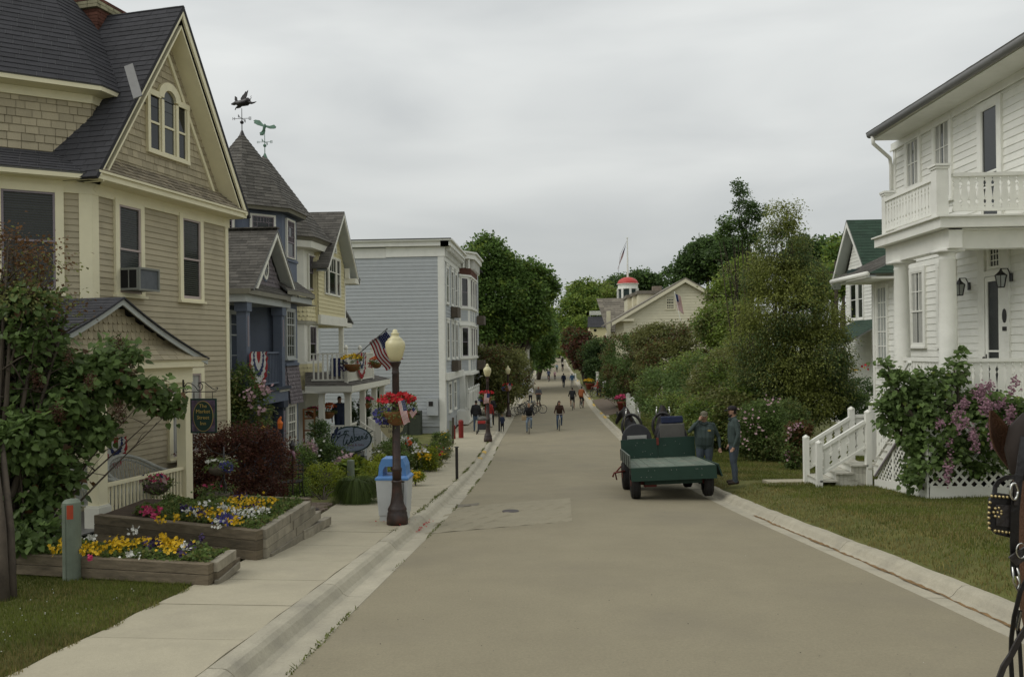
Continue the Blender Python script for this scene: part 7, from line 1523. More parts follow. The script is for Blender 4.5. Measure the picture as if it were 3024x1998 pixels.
def bike(label,p,az,m,group=None,lean=0,tilt=0):
    t = thing('bicycle',label,'bicycle',(0,0,0),0,group)
    for y in (-.52,.53):
        b = MB(); b.tube([(0,y + .325 * math.cos(a),.34 + .325 * math.sin(a)) for a in np.linspace(0,6.2832,25)],.018,6); w = b.build('wheel',M_('rubber'),t,True)
        b = MB(); b.tube([(0,y + .30 * math.cos(a),.34 + .30 * math.sin(a)) for a in np.linspace(0,6.2832,25)],.009,5); b.cyl((-.04,y,.34),(.04,y,.34),.02,n=8)
        for i in range(14): a = i * .4488; b.bar((0,y,.34),(0,y + .30 * math.cos(a),.34 + .30 * math.sin(a)),.003)
        b.build('rim',M_('silver'),w)
    b = MB(); f = [((0,-.08,.30),(0,-.20,.80)),((0,-.08,.30),(0,.36,.74)),((0,-.18,.74),(0,.34,.84)),((0,-.08,.30),(0,-.52,.34)),((0,-.52,.34),(0,-.18,.72)),((0,.33,.90),(0,.38,.70)),((0,.38,.70),(0,.53,.34))]
    for a_,c_ in f: b.cyl(a_,c_,.017,n=7)
    b.build('frame',M_(m),t); b = MB(); b.tube([(-.29,.28,1.0),(-.12,.34,.98),(0,.33,.96),(.12,.34,.98),(.29,.28,1.0)],.013,6); b.cyl((0,.33,.88),(0,.33,.97),.014,n=6); b.build('handlebar',M_('silver'),t,True)
    b = MB(); b.prism([(-.03,.14),(.03,.14),(.08,-.10),(-.08,-.10)],frame((0,-.22,.86),(1,0,0),(0,1,0)),-.03,.03); b.build('saddle',M_('case_dark'),t); b = MB(); b.cyl((-.05,-.08,.30),(.05,-.08,.30),.07,n=12); b.bar((.07,-.08,.30),(.07,-.02,.14),.02); b.bar((-.07,-.08,.30),(-.07,-.14,.46),.02); b.box((.12,-.02,.14),(.1,.08,.02)); b.box((-.12,-.14,.46),(.1,.08,.02)); b.build('crank',M_('silver'),t)
    t.location = p; t.rotation_euler = (0,R(lean),-R(az)); return t
mat('bike_blue',(.04,.09,.2),.4); mat('bike_white',(.5,.5,.5),.4); mat('bike_red',(.3,.03,.02),.4); mat('bike_black',(.015,.015,.015),.35)
def on(u,v,dz=0): q = G(u,v,dz); return Vector((q.x,q.y,rdz(q.x,q.y))) if dz == 0 else Vector((q.x,q.y,gz(q.x,q.y)))
def rider(u,v,az,lab,blab,top,bottom,hair,bm,**k): q = on(u,v); bike(blab,q,az,bm); return person(lab,q,az,top,bottom,hair,'bike',**k)
rider(1653,1271,181,'long haired woman in brown leather jacket and jeans cycling toward the camera','white bicycle ridden by the long haired woman','brown_leather','denim','hair_dark','bike_white',H_=1.68,vox=.022,long_hair=True)
rider(1563,1279,178,'fair haired cyclist in black top and pale jeans near the left kerb','light blue bicycle ridden by the fair haired cyclist','black_cloth','denim_light','hair_fair','bike_blue',H_=1.70,vox=.022)
rider(1691,1211,2,'cyclist in black hooded top and shorts riding away, left of the orange sweater','white bicycle under the black hooded cyclist','black_cloth','grey_cloth','hair_dark','bike_white',vox=.03,shorts=True,H_=1.8)
rider(1718,1205,12,'cyclist in rust orange sweater riding away beside the yellow marked kerb','black bicycle under the rust orange sweater','rust_cloth','black_cloth','hair_dark','bike_black',vox=.03,shorts=True,H_=1.78)
q = G(1559,1245,.05); b = MB(); bk = thing('shoulder_bag','tan and black bag at the side of the fair haired cyclist','bag',q); c = P(1548,1233,43.9); b.box(c,(.26,.12,.26)); b.build('bag_body',M_('tan_cloth'),bk,bevel=.03)
for u,v,az,lab,top,bot,hair,pose,H_,kw in [
    (1407,1274,5,'man in black jacket and jeans standing at the grey building beside the stroller','black_cloth','denim','hair_dark','stand',1.8,{}),
    (1452,1255,170,'man in dark jacket standing behind the second lamp','black_cloth','black_cloth','hair_dark','fold',1.82,{}),
    (1446,1262,20,'woman in red top and white trousers partly hidden by the second lamp','red_cloth','white_cloth','hair_fair','stand',1.66,{}),
    (1484,1268,355,'small child in blue and grey top holding the black bollard','navy_cloth','black_cloth','hair_fair','stand',1.05,dict(pose='push')),
    (1487,1203,178,'person in tan shirt and khaki shorts walking on the left pavement','tan_cloth','khaki','hair_dark','walk',1.78,dict(shorts=True,short_sleeve=True)),
    (1512,1193,178,'person in black top and dark shorts behind the third lamp','black_cloth','black_cloth','hair_dark','walk',1.7,dict(shorts=True)),
    (1531,1180,182,'person in black standing under the lilac near the parked bicycles','black_cloth','denim','hair_dark','stand',1.75,{}),
    (1567,1192,180,'woman in white top and black trousers walking in the road behind the parked bicycles','white_cloth','black_cloth','hair_fair','fold',1.68,{}),
    (1591,1202,180,'man in grey shirt and long dark shorts standing in the road','grey_cloth','olive_cloth','hair_fair','fold',1.80,dict(shorts=True,short_sleeve=True,wide=1.1)),
    (1665,1145,10,'man in navy jacket and trousers walking up the middle of the far road','navy_cloth','navy_cloth','hair_dark','walk',1.8,{}),
    (1690,1143,185,'person in light blue top and white trousers at the right kerb far along the road','blue_cloth','white_cloth','hair_fair','stand',1.72,{}),
    (1626,1098,180,'tiny walker in black beside the navy cyclist','black_cloth','black_cloth','hair_dark','walk',1.7,{}),
    (1645,1100,180,'tiny walker in pale blue shirt in the far road','denim_light','black_cloth','hair_dark','walk',1.75,{}),
    (1562,1120,180,'shopper in red top on the far left pavement','red_cloth','black_cloth','hair_dark','stand',1.7,{}),
    (1570,1114,180,'shopper in navy top on the far left pavement','navy_cloth','denim','hair_dark','stand',1.75,{}),
    (1576,1104,180,'distant shopper in black under the maple','black_cloth','black_cloth','hair_dark','stand',1.75,{}),
    (1583,1092,180,'farthest figure in white shirt at the left kerb under the maple','white_cloth','black_cloth','hair_dark','walk',1.75,{}),
    (1766,1178,265,'person in red jacket with white cap beside the bicycles at the right corner','red_cloth','black_cloth','hair_grey','push',1.72,dict(cap='white_cloth')),
    (1774,1178,250,'person in black jacket between the red jacket and the white shirt at the right corner','black_cloth','black_cloth','hair_dark','push',1.78,{}),
    (1787,1176,200,'person in black vest over white shirt at the right corner under the lilacs','white_cloth','black_cloth','hair_dark','stand',1.76,{})]:
    kw = dict(kw); pose = kw.pop('pose',pose); left = u < 1560; q = on(u,v,.15 if (left or u > 1740) else 0)
    person(lab,q,az,top,bot,hair,pose,H_,.03 if v > 1140 else .045,**kw)
q = P(1003,1246,28.9); q.z = -1.25; person('person in navy top sitting back in the shade of the yellow porch',q,150,'navy_cloth','navy_cloth','hair_dark','stand',1.72,.03)
for u,v,az,lab,blab,top in [(1621,1127,2,'cyclist in white helmet and navy top riding away in the far road','red bicycle under the navy cyclist with white helmet','navy_cloth'),(1639,1122,2,'child in pink top cycling away in the far road','small bicycle under the child in pink','pink_cloth'),(1662,1098,180,'tiny cyclist in black with white helmet near the right kerb','tiny bicycle near the right kerb in the distance','black_cloth'),(1608,1081,180,'leftmost of the two tiny cyclists in black in the far distance','leftmost of the two tiny distant bicycles','black_cloth'),(1616,1079,180,'right hand one of the two tiny cyclists in black in the far distance','right hand one of the two tiny distant bicycles','black_cloth')]:
    rider(u,v,az,lab,blab,top,'black_cloth','hair_grey','bike_red',vox=.045,H_=1.35 if 'child' in lab else 1.75,cap='white_cloth' if 'helmet' in lab else None)
g = 'bicycles parked together across the left kerb'
for i,(u,v,az,ln,m,lab) in enumerate([(1541,1227,82,8,'bike_black','front bicycle of the parked cluster with a yellow panel behind its wheel'),(1552,1224,84,10,'bike_white','second bicycle from the front in the parked cluster'),(1560,1220,86,6,'bike_black','middle bicycle of the parked cluster'),(1567,1214,80,9,'bike_blue','fourth bicycle of the parked cluster, pale blue'),(1583,1221,88,5,'bike_black','rightmost bicycle of the parked cluster standing in the road')]): bike(lab,on(u,v),az,m,g,ln)
for u,v,az,m,lab in [(1573,1142,10,'bike_white','bicycle parked alone at the kerb beyond the cluster'),(1586,1110,8,'bike_black','small distant bicycle at the left kerb under the maple')]: bike(lab,on(u,v),az,m,'bicycles parked along the left kerb farther on',6)
for u,v,az,m,lab in [(1758,1178,270,'bike_black','black bicycle held by the person in the red jacket'),(1770,1178,268,'bike_white','bicycle behind the red jacket at the right corner'),(1810,1183,300,'bike_white','thin wheeled bicycle by the end of the picket fence'),(1822,1188,292,'bike_red','bicycle with an orange saddle bag leaning at the picket fence')]: bike(lab,on(u,v,.15),az,m,'bicycles on the right by the picket fence',6)
# stroller
q = on(1424,1281,.15); t = thing('stroller','grey and red pushchair with silver frame beside the second lamp','stroller',q); X = lambda a,b_,c: (q.x + a,q.y + b_,q.z + c)
for a,c in ((-.26,-.3),(.26,-.3),(-.26,.3),(.26,.3)): b = MB(); b.tube([X(a,c + .09 * math.cos(s),.1 + .09 * math.sin(s)) for s in np.linspace(0,6.283,13)],.022,6); b.build('wheel',M_('rubber'),t,True)
b = MB()
for a in (-.24,.24): b.tube([X(a,-.3,.12),X(a,.0,.55),X(a,.35,1.0)],.014,6); b.tube([X(a,.3,.12),X(a,.05,.5),X(a,-.2,.75)],.014,6)
b.build('frame',M_('silver'),t,True); b = MB(); b.box(X(0,-.05,.42),(.44,.4,.34)); b.build('seat',M_('case_dark'),t,bevel=.03); b = MB(); b.box(X(0,-.1,.66),(.42,.34,.16)); b.build('liner',M_('red_cloth'),t,bevel=.03); b = MB(); b.lathe([(.26,0),(.24,.12),(.15,.21),(.02,.24)],X(0,.02,.74),16); b.build('hood',M_('case_grey'),t,True)

# ============================================================= horses
def horse(label,p,az,m='horse_dark',H_=1.0,group=None,vox=.05,head_turn=.0,harness=True):
    t = thing('horse',label,'horse',p,-R(az),group); ROOTM[t.name] = Matrix(); b = MB(); k = H_; S = lambda *a: tuple(Vector(a) * k)
    limb(b,[S(0,-.75,1.35),S(0,-.45,1.28),S(0,.1,1.22),S(0,.55,1.30)],[.24 * k,.30 * k,.31 * k,.26 * k],12); limb(b,[S(0,.62,1.38),S(head_turn * .2,.92,1.68),S(head_turn * .4,1.12,1.92)],[.24 * k,.17 * k,.13 * k],12)
    hx = head_turn; limb(b,[S(hx * .4,1.12,1.95),S(hx * .9,1.30,1.80),S(hx * 1.4,1.42,1.56),S(hx * 1.5,1.46,1.48)],[.115 * k,.11 * k,.075 * k,.065 * k],10)
    for sx in (-.16,.16):
        limb(b,[S(sx,.52,1.15),S(sx,.55,.72),S(sx,.54,.62),S(sx,.54,.16),S(sx,.58,.05)],[.14 * k,.075 * k,.07 * k,.048 * k,.075 * k],8); limb(b,[S(sx,-.62,1.2),S(sx,-.50,.85),S(sx,-.78,.58),S(sx,-.72,.16),S(sx,-.68,.05)],[.20 * k,.12 * k,.065 * k,.05 * k,.075 * k],8); limb(b,[S(sx * .35 + hx * .4,1.08,2.02),S(sx * .45 + hx * .4,1.08,2.2)],[.035 * k,.008 * k],6)
    me = remeshed(b,vox); me.materials.append(M_(m)); me.polygons.foreach_set('use_smooth',np.ones(len(me.polygons),dtype=bool)); o = bpy.data.objects.new('body',me); COL.objects.link(o); o.parent = t
    b = MB(); b.tube([S(0,-.95,1.45),S(0,-1.1,1.3),S(0,-1.1,.9),S(0,-1.05,.6)],[.05,.08,.08,.02],8); b.build('tail',M_('hair_dark'),t,True); b = MB(); b.tube([S(0,.55,1.62),S(hx * .2,.86,1.86),S(hx * .4,1.0,2.06)],[.04,.06,.03],8); b.build('mane',M_('hair_dark'),t,True)
    if harness:
        b = MB(); b.tube([S(.33 * math.cos(a),.58 + .08 * math.sin(a),1.42 + .42 * math.sin(a)) for a in np.linspace(0,6.283,21)],.05 * k,7); b.build('collar',M_('leather'),t,True)
        for sx in (-1,1): b = MB(); b.tube([S(sx * .30,.55,1.4),S(sx * .22,.52,1.82),S(sx * .2,.50,2.0)],.018,6); b.lathe([(.002,-.035),(.035,0),(.002,.035)],S(sx * .2,.50,2.03),10); b.build('hame',M_('chrome'),t,True)
        b = MB(); b.box(S(hx * 1.0 - .13,1.24,1.84),(.02,.14,.14)); b.box(S(hx * 1.0 + .13,1.24,1.84),(.02,.14,.14)); b.build('blinker',M_('leather'),t)
    return t
q = P(1879,1300,26.0); horse('black harnessed horse in front of the cart with its head turned left',(q.x,q.y - .0,rz(q.y) + .02),-8,H_=.98,head_turn=-.22,group=None)
q = P(1962,1300,26.0); horse('second black harnessed horse in front of the cart, on the right',(q.x,q.y,rz(q.y) + .02),4,H_=1.0,head_turn=.05)
q = G(1637,1078,0); horse('distant brown horse carrying a rider up the far road',(q.x,q.y,rz(q.y)),180,'horse_brown',1.0,vox=.07,harness=False); person('distant rider in black on the brown horse',Vector((q.x,q.y,rz(q.y) + .55)),180,'black_cloth','black_cloth','hair_dark','bike',1.75,.06)
q = G(1661,1076,0); horse('dark horse at the far right kerb in the distance',(q.x,q.y,rz(q.y)),175,'horse_dark',1.05,vox=.07)

# ============================================================= green cart
CT = thing('cart','dark green flatbed horse cart with rubber tyres parked at the right kerb','cart',(0,0,0)); WD,LN,HB = 1.88,3.1,.74
def bx(name,x0,x1,y0,y1,z0,z1,m,par=None,bev=.004): b = MB(); b.box(((x0 + x1) / 2,(y0 + y1) / 2,(z0 + z1) / 2),(x1 - x0,y1 - y0,z1 - z0)); return b.build(name,M_(m),par or CT,bevel=bev)
for i in range(9): w = WD / 9; bx('floor_plank',i * w + .004,(i + 1) * w - .004,.03,LN,HB - .03,HB + random.uniform(-.002,.003),'cart_floor')
bx('tailboard',-.01,WD + .01,-.03,.02,HB - .31,HB - .012,'cart_green'); bx('headboard',-.02,WD * .5 - .003,LN,LN + .035,HB - .05,HB + .50,'cart_green'); bx('headboard',WD * .5 + .003,WD + .02,LN,LN + .035,HB - .05,HB + .52,'cart_green'); bx('latch',WD * .5 - .03,WD * .5 + .03,LN - .03,LN + .05,HB + .33,HB + .52,'cart_red')
for i in range(2): bx('side_board',-.04,-.005,.0,LN,HB - .02 + i * .15,HB + .125 + i * .15,'cart_rail')
for y in (.05,.75,1.5,2.3,3.0): bx('side_strap',-.055,-.04,y,y + .03,HB - .03,HB + .27,'iron_black')
b = MB(); b.box((WD + .06,LN / 2,HB - .14),(.03,LN,.28),Matrix.Translation((WD + .05,0,HB)) @ Matrix.Rotation(-.25,4,'Y') @ Matrix.Translation((-WD - .05,0,-HB))); b.build('dropped_side_board',M_('cart_green'),CT)
bx('frame_beam',.45,.55,.1,LN,HB - .16,HB - .04,'cart_red'); bx('frame_beam',1.30,1.40,.1,LN,HB - .16,HB - .04,'cart_red'); bx('cross_beam',.3,1.6,.25,.34,HB - .42,HB - .34,'cart_green'); bx('axle',.1,WD - .1,.42,.50,.31,.39,'cart_red'); bx('axle',.1,WD - .1,LN - .55,LN - .47,.31,.39,'cart_red'); bx('bracket',.30,.58,.35,.6,.26,.55,'cart_red'); bx('toolbox',.9,1.45,1.7,2.2,.30,.52,'case_dark')
for x,y in ((.10,.46),(WD - .14,.46),(.04,LN - .5),(WD - .30,LN - .5)):
    F_ = frame((x,y,.355),(0,1,0),(0,0,1)); b = MB(); pr = [(.21,-.10),(.31,-.105),(.35,-.08),(.357,0),(.35,.08),(.31,.105),(.21,.10),(.21,-.10)]; V = []; F = []; n = 36
    for r,d in pr: V += [at(F_,r * math.cos(6.2832 * i / n),r * math.sin(6.2832 * i / n),d) for i in range(n)]
    for j in range(len(pr) - 1): F += [[j * n + i,j * n + (i + 1) % n,(j + 1) * n + (i + 1) % n,(j + 1) * n + i] for i in range(n)]
    b.add(V,F); w = b.build('wheel',M_('rubber'),CT,True)
    b = MB(); b.cyl(at(F_,0,0,-.04),at(F_,0,0,.04),.215,n=20); b.cyl(at(F_,0,0,-.1),at(F_,0,0,.1),.07,n=12); b.build('rim',M_('cart_red'),w)
    b = MB()
    for d in (-.06,-.03,0,.03,.06): b.tube([at(F_,.357 * math.cos(a),.357 * math.sin(a),d) for a in np.linspace(0,6.2832,33)],.006,4)
    b.build('tread',M_('case_dark'),w)
b = MB(); b.tube([(-.1,LN - .9,.62),(-.25,LN - .8,.45),(-.22,LN - .8,.28)],.02,6); b.tube([(.0,LN - .85,.50),(-.28,LN - .85,.46),(-.32,LN - .85,.36)],.025,6); b.build('step',M_('cart_red'),CT,True)
rv = MB(); random.seed(5)
for i in range(26): x = random.uniform(.1,WD - .1); z = random.choice((-.08,-.22)) if i % 2 else random.uniform(.05,.42); yy = -.034 if i % 2 else LN - .004; rv.lathe([(.001,-.008),(.009,0),(.001,.008)],(x,yy,HB + z),6)
o = rv.build('bolts',M_('silver'),CT); o['kind'] = 'stuff'
for x in (.0,.95):
    F_ = frame((x + .44,LN + .55,HB + .30),(1,0,0),(0,0,1)); b = MB(); pl = [(-.40,0),(.40,0)] + [(.40 * math.cos(a),.18 + .42 * math.sin(a)) for a in np.linspace(0,math.pi,13)]; b.prism(pl,F_,-.02,.14); b.prism([(-.4,0),(.4,0),(.4,.12),(-.4,.12)],F_,-.45,-.02); s_ = b.build('seat',M_('case_dark'),CT,bevel=.03)
    b = MB()
    if x == 0: b.fbox(F_,(-.24,.20),(.24,.27),.14,.19); b.fbox(F_,(-.24,.04),(.24,.17),.14,.18); ringbox(b,F_,(-.26,.0),(.26,.29),.025,.14,.165); b.build('handle_panel',M_('silver'),s_)
    else: b.fbox(F_,(-.34,.18),(.32,.56),.15,.20); b.build('grey_pad',M_('case_grey'),s_,bevel=.04); b = MB(); b.fbox(F_,(-.36,.12),(.36,.20),.14,.22); b.build('pad_edge',M_('case_dark'),s_,bevel=.02); b = MB(); b.fbox(F_,(-.28,.57),(.30,.76),.02,.16); b.build('blue_cover',M_('case_blue'),s_,bevel=.03)
bx('seat_post',.35,.5,LN + .3,LN + .45,HB - .1,HB + .3,'iron_black'); bx('seat_post',1.3,1.45,LN + .3,LN + .45,HB - .1,HB + .3,'iron_black'); bx('footboard',.1,WD - .1,LN + .035,LN + 1.0,HB - .06,HB - .02,'cart_green')
rl = P(1869,1404,18.25); CT.location = (rl.x,rl.y,rdz(rl.x,rl.y + .4) + .02); CT.rotation_euler = (R(-4.2),R(-2.3),R(-1.0))

# ============================================================= foreground horse head at the right edge
def near_horse():
    D = 2.25; k = D / 2400; F_ = frame(P(3000,1500,D),(CP,SP,0),(0,0,1)); h = lambda u,v,d=0: P(u,v,D - d); t = thing('horse','bay carriage horse with studded leather blinker and bridle, cut off by the right edge','horse',P(3120,1700,D))
    b = MB(); H = lambda u,v,d: P(u + 4 + max(0,v - 1800) * .16,v,D + .085 - d); limb(b,[H(3095,1330,-.02),H(3096,1480,.0),H(3092,1640,.02),H(3086,1780,.03),H(3082,1880,.03)],[.088,.095,.085,.070,.060],14); limb(b,[H(3100,1330,-.03),Vector((1.62,2.02,1.72)),Vector((1.80,1.62,1.55)),Vector((1.98,1.12,1.28)),Vector((2.06,.75,1.14))],[.10,.13,.17,.25,.29],14); limb(b,[Vector((2.06,.75,1.14)),Vector((2.08,.2,1.08)),Vector((2.10,-.45,1.10)),Vector((2.12,-1.0,1.20))],[.30,.35,.34,.30],14)
    for sx in (-.18,.18):
        x = 2.08 + sx; limb(b,[Vector((x,.72,1.0)),Vector((x,.74,.62)),Vector((x,.74,.50)),Vector((x,.75,.14)),Vector((x,.79,.07))],[.15,.085,.075,.05,.07],9); limb(b,[Vector((x,-1.0,1.1)),Vector((x,-.86,.78)),Vector((x,-1.14,.52)),Vector((x,-1.06,.14)),Vector((x,-1.02,.07))],[.22,.13,.07,.05,.07],9)
    me = remeshed(b,.014); me.materials.append(M_('horse_brown')); me.transform(ROOTM[t.name].inverted()); me.polygons.foreach_set('use_smooth',np.ones(len(me.polygons),dtype=bool)); o = bpy.data.objects.new('body',me); COL.objects.link(o); o.parent = t
    # ear: a curved leaf with depth
    L_ = [(2926,1212,2934,1212),(2924,1245,2962,1240),(2928,1290,3000,1283),(2938,1320,3030,1310),(2955,1350,3040,1345),(2975,1375,3040,1375),(2995,1400,3040,1400)]; V = []; n = 9
    for ul,vl,ur,vr in L_:
        a_,c_ = h(ul,vl),h(ur,vr); w = (c_ - a_).length
        for i in range(n): s = i / (n - 1); q = a_.lerp(c_,s) + F_.to_3x3() @ Vector((0,0,1)) * (-.38 * w * math.sin(math.pi * s) ** .8); V.append(q)
    back = [Vector(v) + F_.to_3x3() @ Vector((0,0,1)) * -.008 for v in V]; m = len(L_); F = [[j * n + i,j * n + i + 1,(j + 1) * n + i + 1,(j + 1) * n + i] for j in range(m - 1) for i in range(n - 1)]; K = len(V); F += [[K + x for x in f[::-1]] for f in F]; F += [[j * n,(j + 1) * n,K + (j + 1) * n,K + j * n] for j in range(m - 1)] + [[(j + 1) * n - 1,K + (j + 1) * n - 1,K + (j + 2) * n - 1,(j + 2) * n - 1] for j in range(m - 1)]
    b = MB(); b.add(V + back,F); b.build('ear',M_('horse_brown'),t,True)
    b = MB(); b.tube([h(3040,1230,.02),h(3018,1270,.03),h(3008,1330,.04),h(3010,1395,.05),h(3018,1420,.05)],[.02,.032,.034,.022,.004],9); b.build('forelock',M_('hair_dark'),t,True)
    # blinker plate with studs
    F3 = frame(P(3000,1500,D - .09),(CP,SP,0),(0,0,1)); BL = [(2932,1452),(2990,1460),(2988,1588),(2940,1576),(2922,1560),(2918,1520),(2920,1474)]; q2 = lambda u,v: hit(F3,u,v)
    b = MB(); b.prism([q2(*p) for p in BL][::-1],F3,-.005,.005); bl = b.build('blinker',M_('leather'),t,bevel=.003)
    b = MB(); b.prism([q2(*p) for p in [(2936,1488),(2984,1490),(2982,1556),(2938,1550)]][::-1],F3,.0055,.009); b.build('inner_panel',M_('leather_worn'),bl,bevel=.002)
    S_ = [(2930 + i * 11.5,1464 + i * .9) for i in range(5)] + [(2921.5 + (abs(i - 3) ** 2) * .4,1483 + i * 15.2) for i in range(6)] + [(2940 + i * 11,1566 + i * 1.6) for i in range(5)] + [(2947,1512)] + [(2947 + 11 * math.cos(a),1512 + 14 * math.sin(a)) for a in np.linspace(.3,6.0,7)]
    for u,v in S_: c = h(u,v,.098); b = MB(); b.lathe([(.0045,-.003),(.004,0),(.0025,.0022),(.0004,.003)],(0,0,0),10); Mx = Matrix.Translation(c) @ F_.to_3x3().to_4x4(); b.v = [tuple(Mx @ Vector(p)) for p in b.v]; b.build('stud',M_('brass'),bl,True)
    def strap(name,pts,w,m='leather',th=.004,par=None):
        b = MB(); pts = [Vector(p) for p in pts]; nrm = F_.to_3x3() @ Vector((0,0,1)); V = []
        for i,p in enumerate(pts): d = (pts[min(i + 1,len(pts) - 1)] - pts[max(i - 1,0)]).normalized(); s = d.cross(nrm).normalized(); V += [p - s * w / 2,p + s * w / 2,p + s * w / 2 + nrm * th,p - s * w / 2 + nrm * th]
        F = [[4 * i + a,4 * i + (a + 1) % 4,4 * i + 4 + (a + 1) % 4,4 * i + 4 + a] for i in range(len(pts) - 1) for a in range(4)] + [[0,3,2,1],[4 * len(pts) - 4 + a for a in range(4)]]; b.add(V,F); return b.build(name,M_(m),par or t)
    strap('blinker_stay',[h(2936,1455,.09),h(2938,1435,.08),h(2950,1418,.08),h(2972,1408,.09),h(3000,1408,.10)],.012); strap('cheek_strap',[h(3008,1400,.10),h(3002,1450,.105),h(2996,1510,.105),h(2994,1600,.10),h(2996,1680,.09),h(2998,1698,.09)],.022); strap('cheek_strap',[h(3002,1420,.112),h(3000,1490,.113)],.010,'leather_worn')
    strap('crown_strap',[h(3024,1290,.06),h(3016,1350,.085),h(3008,1410,.10)],.02); strap('noseband',[h(2988,1656,.105),h(3008,1642,.11),h(3040,1622,.10)],.030,'leather_worn',.006)
    b = MB(); b.tube([h(2995 + 11 * math.cos(a),1450 + 24 * math.sin(a),.118) for a in np.linspace(0,6.2832,21)],.0032,8); b.build('buckle',M_('chrome'),t,True); b = MB(); b.tube([h(3016 + 14 * math.cos(a),1625 + 22 * math.sin(a),.118) for a in np.linspace(0,6.2832,21)],.002,8); b.build('buckle',M_('chrome'),t,True)
    for pts in ([(2991,1672),(2993,1715),(3004,1740),(3012,1720),(3004,1700)],[(3004,1675),(3010,1700),(3014,1735)]): b = MB(); b.tube([h(u,v,.10) for u,v in pts],.0028,7); b.build('bit_ring',M_('chrome'),t,True)
    strap('rein',[h(3040,1690,.10),h(3012,1745,.105),h(2994,1820,.10),h(2986,1880,.09),h(2984,1940,.08),h(2988,2010,.08)],.011); strap('rein',[h(3030,1850,.13),h(3005,1890,.13),h(2985,1930,.13),h(2962,1965,.13),h(2944,2015,.13)],.014,'leather_worn',.006); strap('rein',[h(3012,1800,.12),h(3004,1850,.12),h(3010,1900,.12),h(3016,2010,.12)],.009); b = MB(); b.bar(h(3003,1860,.135),h(3016,1805,.135),.003); b.build('buckle_tongue',M_('chrome'),t)
near_horse()

# ============================================================= shrubs and trees
def BP(u,v,D,ru,rv,rd=None): c = P(u,v,D); k = D / 2400; return (c.x,c.y,c.z,ru * k,(rd or ru) * k,rv * k)
def shrub(name,label,cat,blobs,n,size,mats,stem=None,group=None,r=.05,bl=None,kind='d',clump=.2,shell=.55,mix=.75,aspect=.5,nstem=5,sep=0,heads=None,trunkname='stem',ground=True,droop=.3,barkm='bark'):
    bl_ = [BP(*b_) if len(b_) <= 6 and b_[0] > 12 else b_ for b_ in blobs]; c0 = bl_[0]; base = Vector(stem) if stem is not None else Vector((c0[0],c0[1],gz(c0[0],c0[1]))); t = thing(name,label,cat,base,0,group)
    tips = [(b_[0] + random.uniform(-.4,.4) * b_[3],b_[1] + random.uniform(-.4,.4) * b_[4],b_[2] + random.uniform(-.4,.3) * b_[5]) for b_ in bl_ for _ in range(max(1,nstem // len(bl_) + 1))]
    limbs(trunkname,base + Vector((0,0,-.08)),tips,r,M_(barkm),t)
    per = n
    if sep:
        C,O = crown_pts(bl_,n,clump,shell); D = unit(O + np.array([0,0,-.5]) + NR.normal(size=(n,3)) * .4); N_ = unit(NR.normal(size=(n,3)) * .35 + np.array([-.1,-.5,.9]) + O * .3); S = size * (.6 + .8 * NR.rand(n)); V,F = leafverts(C,S,D,N_,aspect,kind='h'); V = V.reshape(n,8,3); dist = np.linalg.norm(C - np.array(EYEP),axis=1); od = np.argsort(dist); F8 = np.array([(0,2,1),(0,3,2),(0,4,3),(0,5,4),(0,6,5),(0,7,6)]); near = od[:sep]; rest = od[sep:]; fm = M_(mats[0])
        for i in near: mesh_obj('leaf',V[i],F8,fm,t)
        m = len(rest); F = (F8[None] + (np.arange(m) * 8)[:,None,None]).reshape(-1,3); o = npmesh('foliage',V[rest].reshape(-1,3),F,[M_(x) for x in mats],t,np.repeat((NR.rand(m) > .97).astype(int),6)); o['kind'] = 'stuff'
    else: o = crown('foliage',bl_,n,size,[M_(x) for x in mats],t,clump,shell,kind,aspect,droop,mix)
    if heads:
        hm,L_,sz,cnt = heads
        for u,v,D,k in L_:
            for _ in range(k):
                c = P(u + random.gauss(0,14),v + random.gauss(0,12),D + random.uniform(-.15,.15)); pts = np.array([(c.x,c.y,c.z)]) + NR.normal(size=(cnt,3)) * np.array([sz * .32,sz * .32,sz * .55]); (flowers('flower_head',pts,sz * .22,hm,t) if hm != 'dead_head' else npmesh('dead_flower_head',*leafverts(pts,sz * .25,NR.normal(size=(cnt,3)),NR.normal(size=(cnt,3)),.35),M_(hm),t))['kind'] = 'stuff'
    if bl:
        for kind_,L_,sz in bl:
            pts = []
            for u,v,D,k,s in L_:
                for _ in range(k): c = P(u + random.gauss(0,s),v + random.gauss(0,s),D + random.uniform(-.1,.1)); pts.append((c.x,c.y,c.z))
            flowers('blossoms',np.array(pts),sz,'petal_' + kind_,t)
    return t
g = G(40,1690); shrub('lilac_bush','big dark lilac bush with faded brown flower heads in the left foreground','bush',[(130,1150,10.6,160,140,150),(300,1110,10.9,80,80),(60,1000,10.4,110,110),(425,1150,11.1,70,38,50),(110,1330,10.3,110,90),(190,1240,10.6,90,70),(40,1500,10.0,90,80),(330,1030,11.3,45,36),(505,1195,11.4,26,36,30),(70,900,10.3,70,50),(270,1270,10.7,50,40),(150,1420,10.2,55,55),(90,1570,9.8,90,50),(60,1290,9.8,80,80),(390,1060,11.2,26,30)],13000,.085,['leaf_lilac','leaf_brown'],g,r=.022,sep=300,nstem=15,clump=.16,shell=.35,heads=('dead_head',[(215,1040,10.2,1),(365,1015,10.8,1),(345,1220,10.3,2),(90,1120,10,2),(150,1230,9.9,2),(20,1180,9.9,2),(70,1290,9.8,1),(380,1080,10.8,1),(250,1130,10,1)],.10,160))
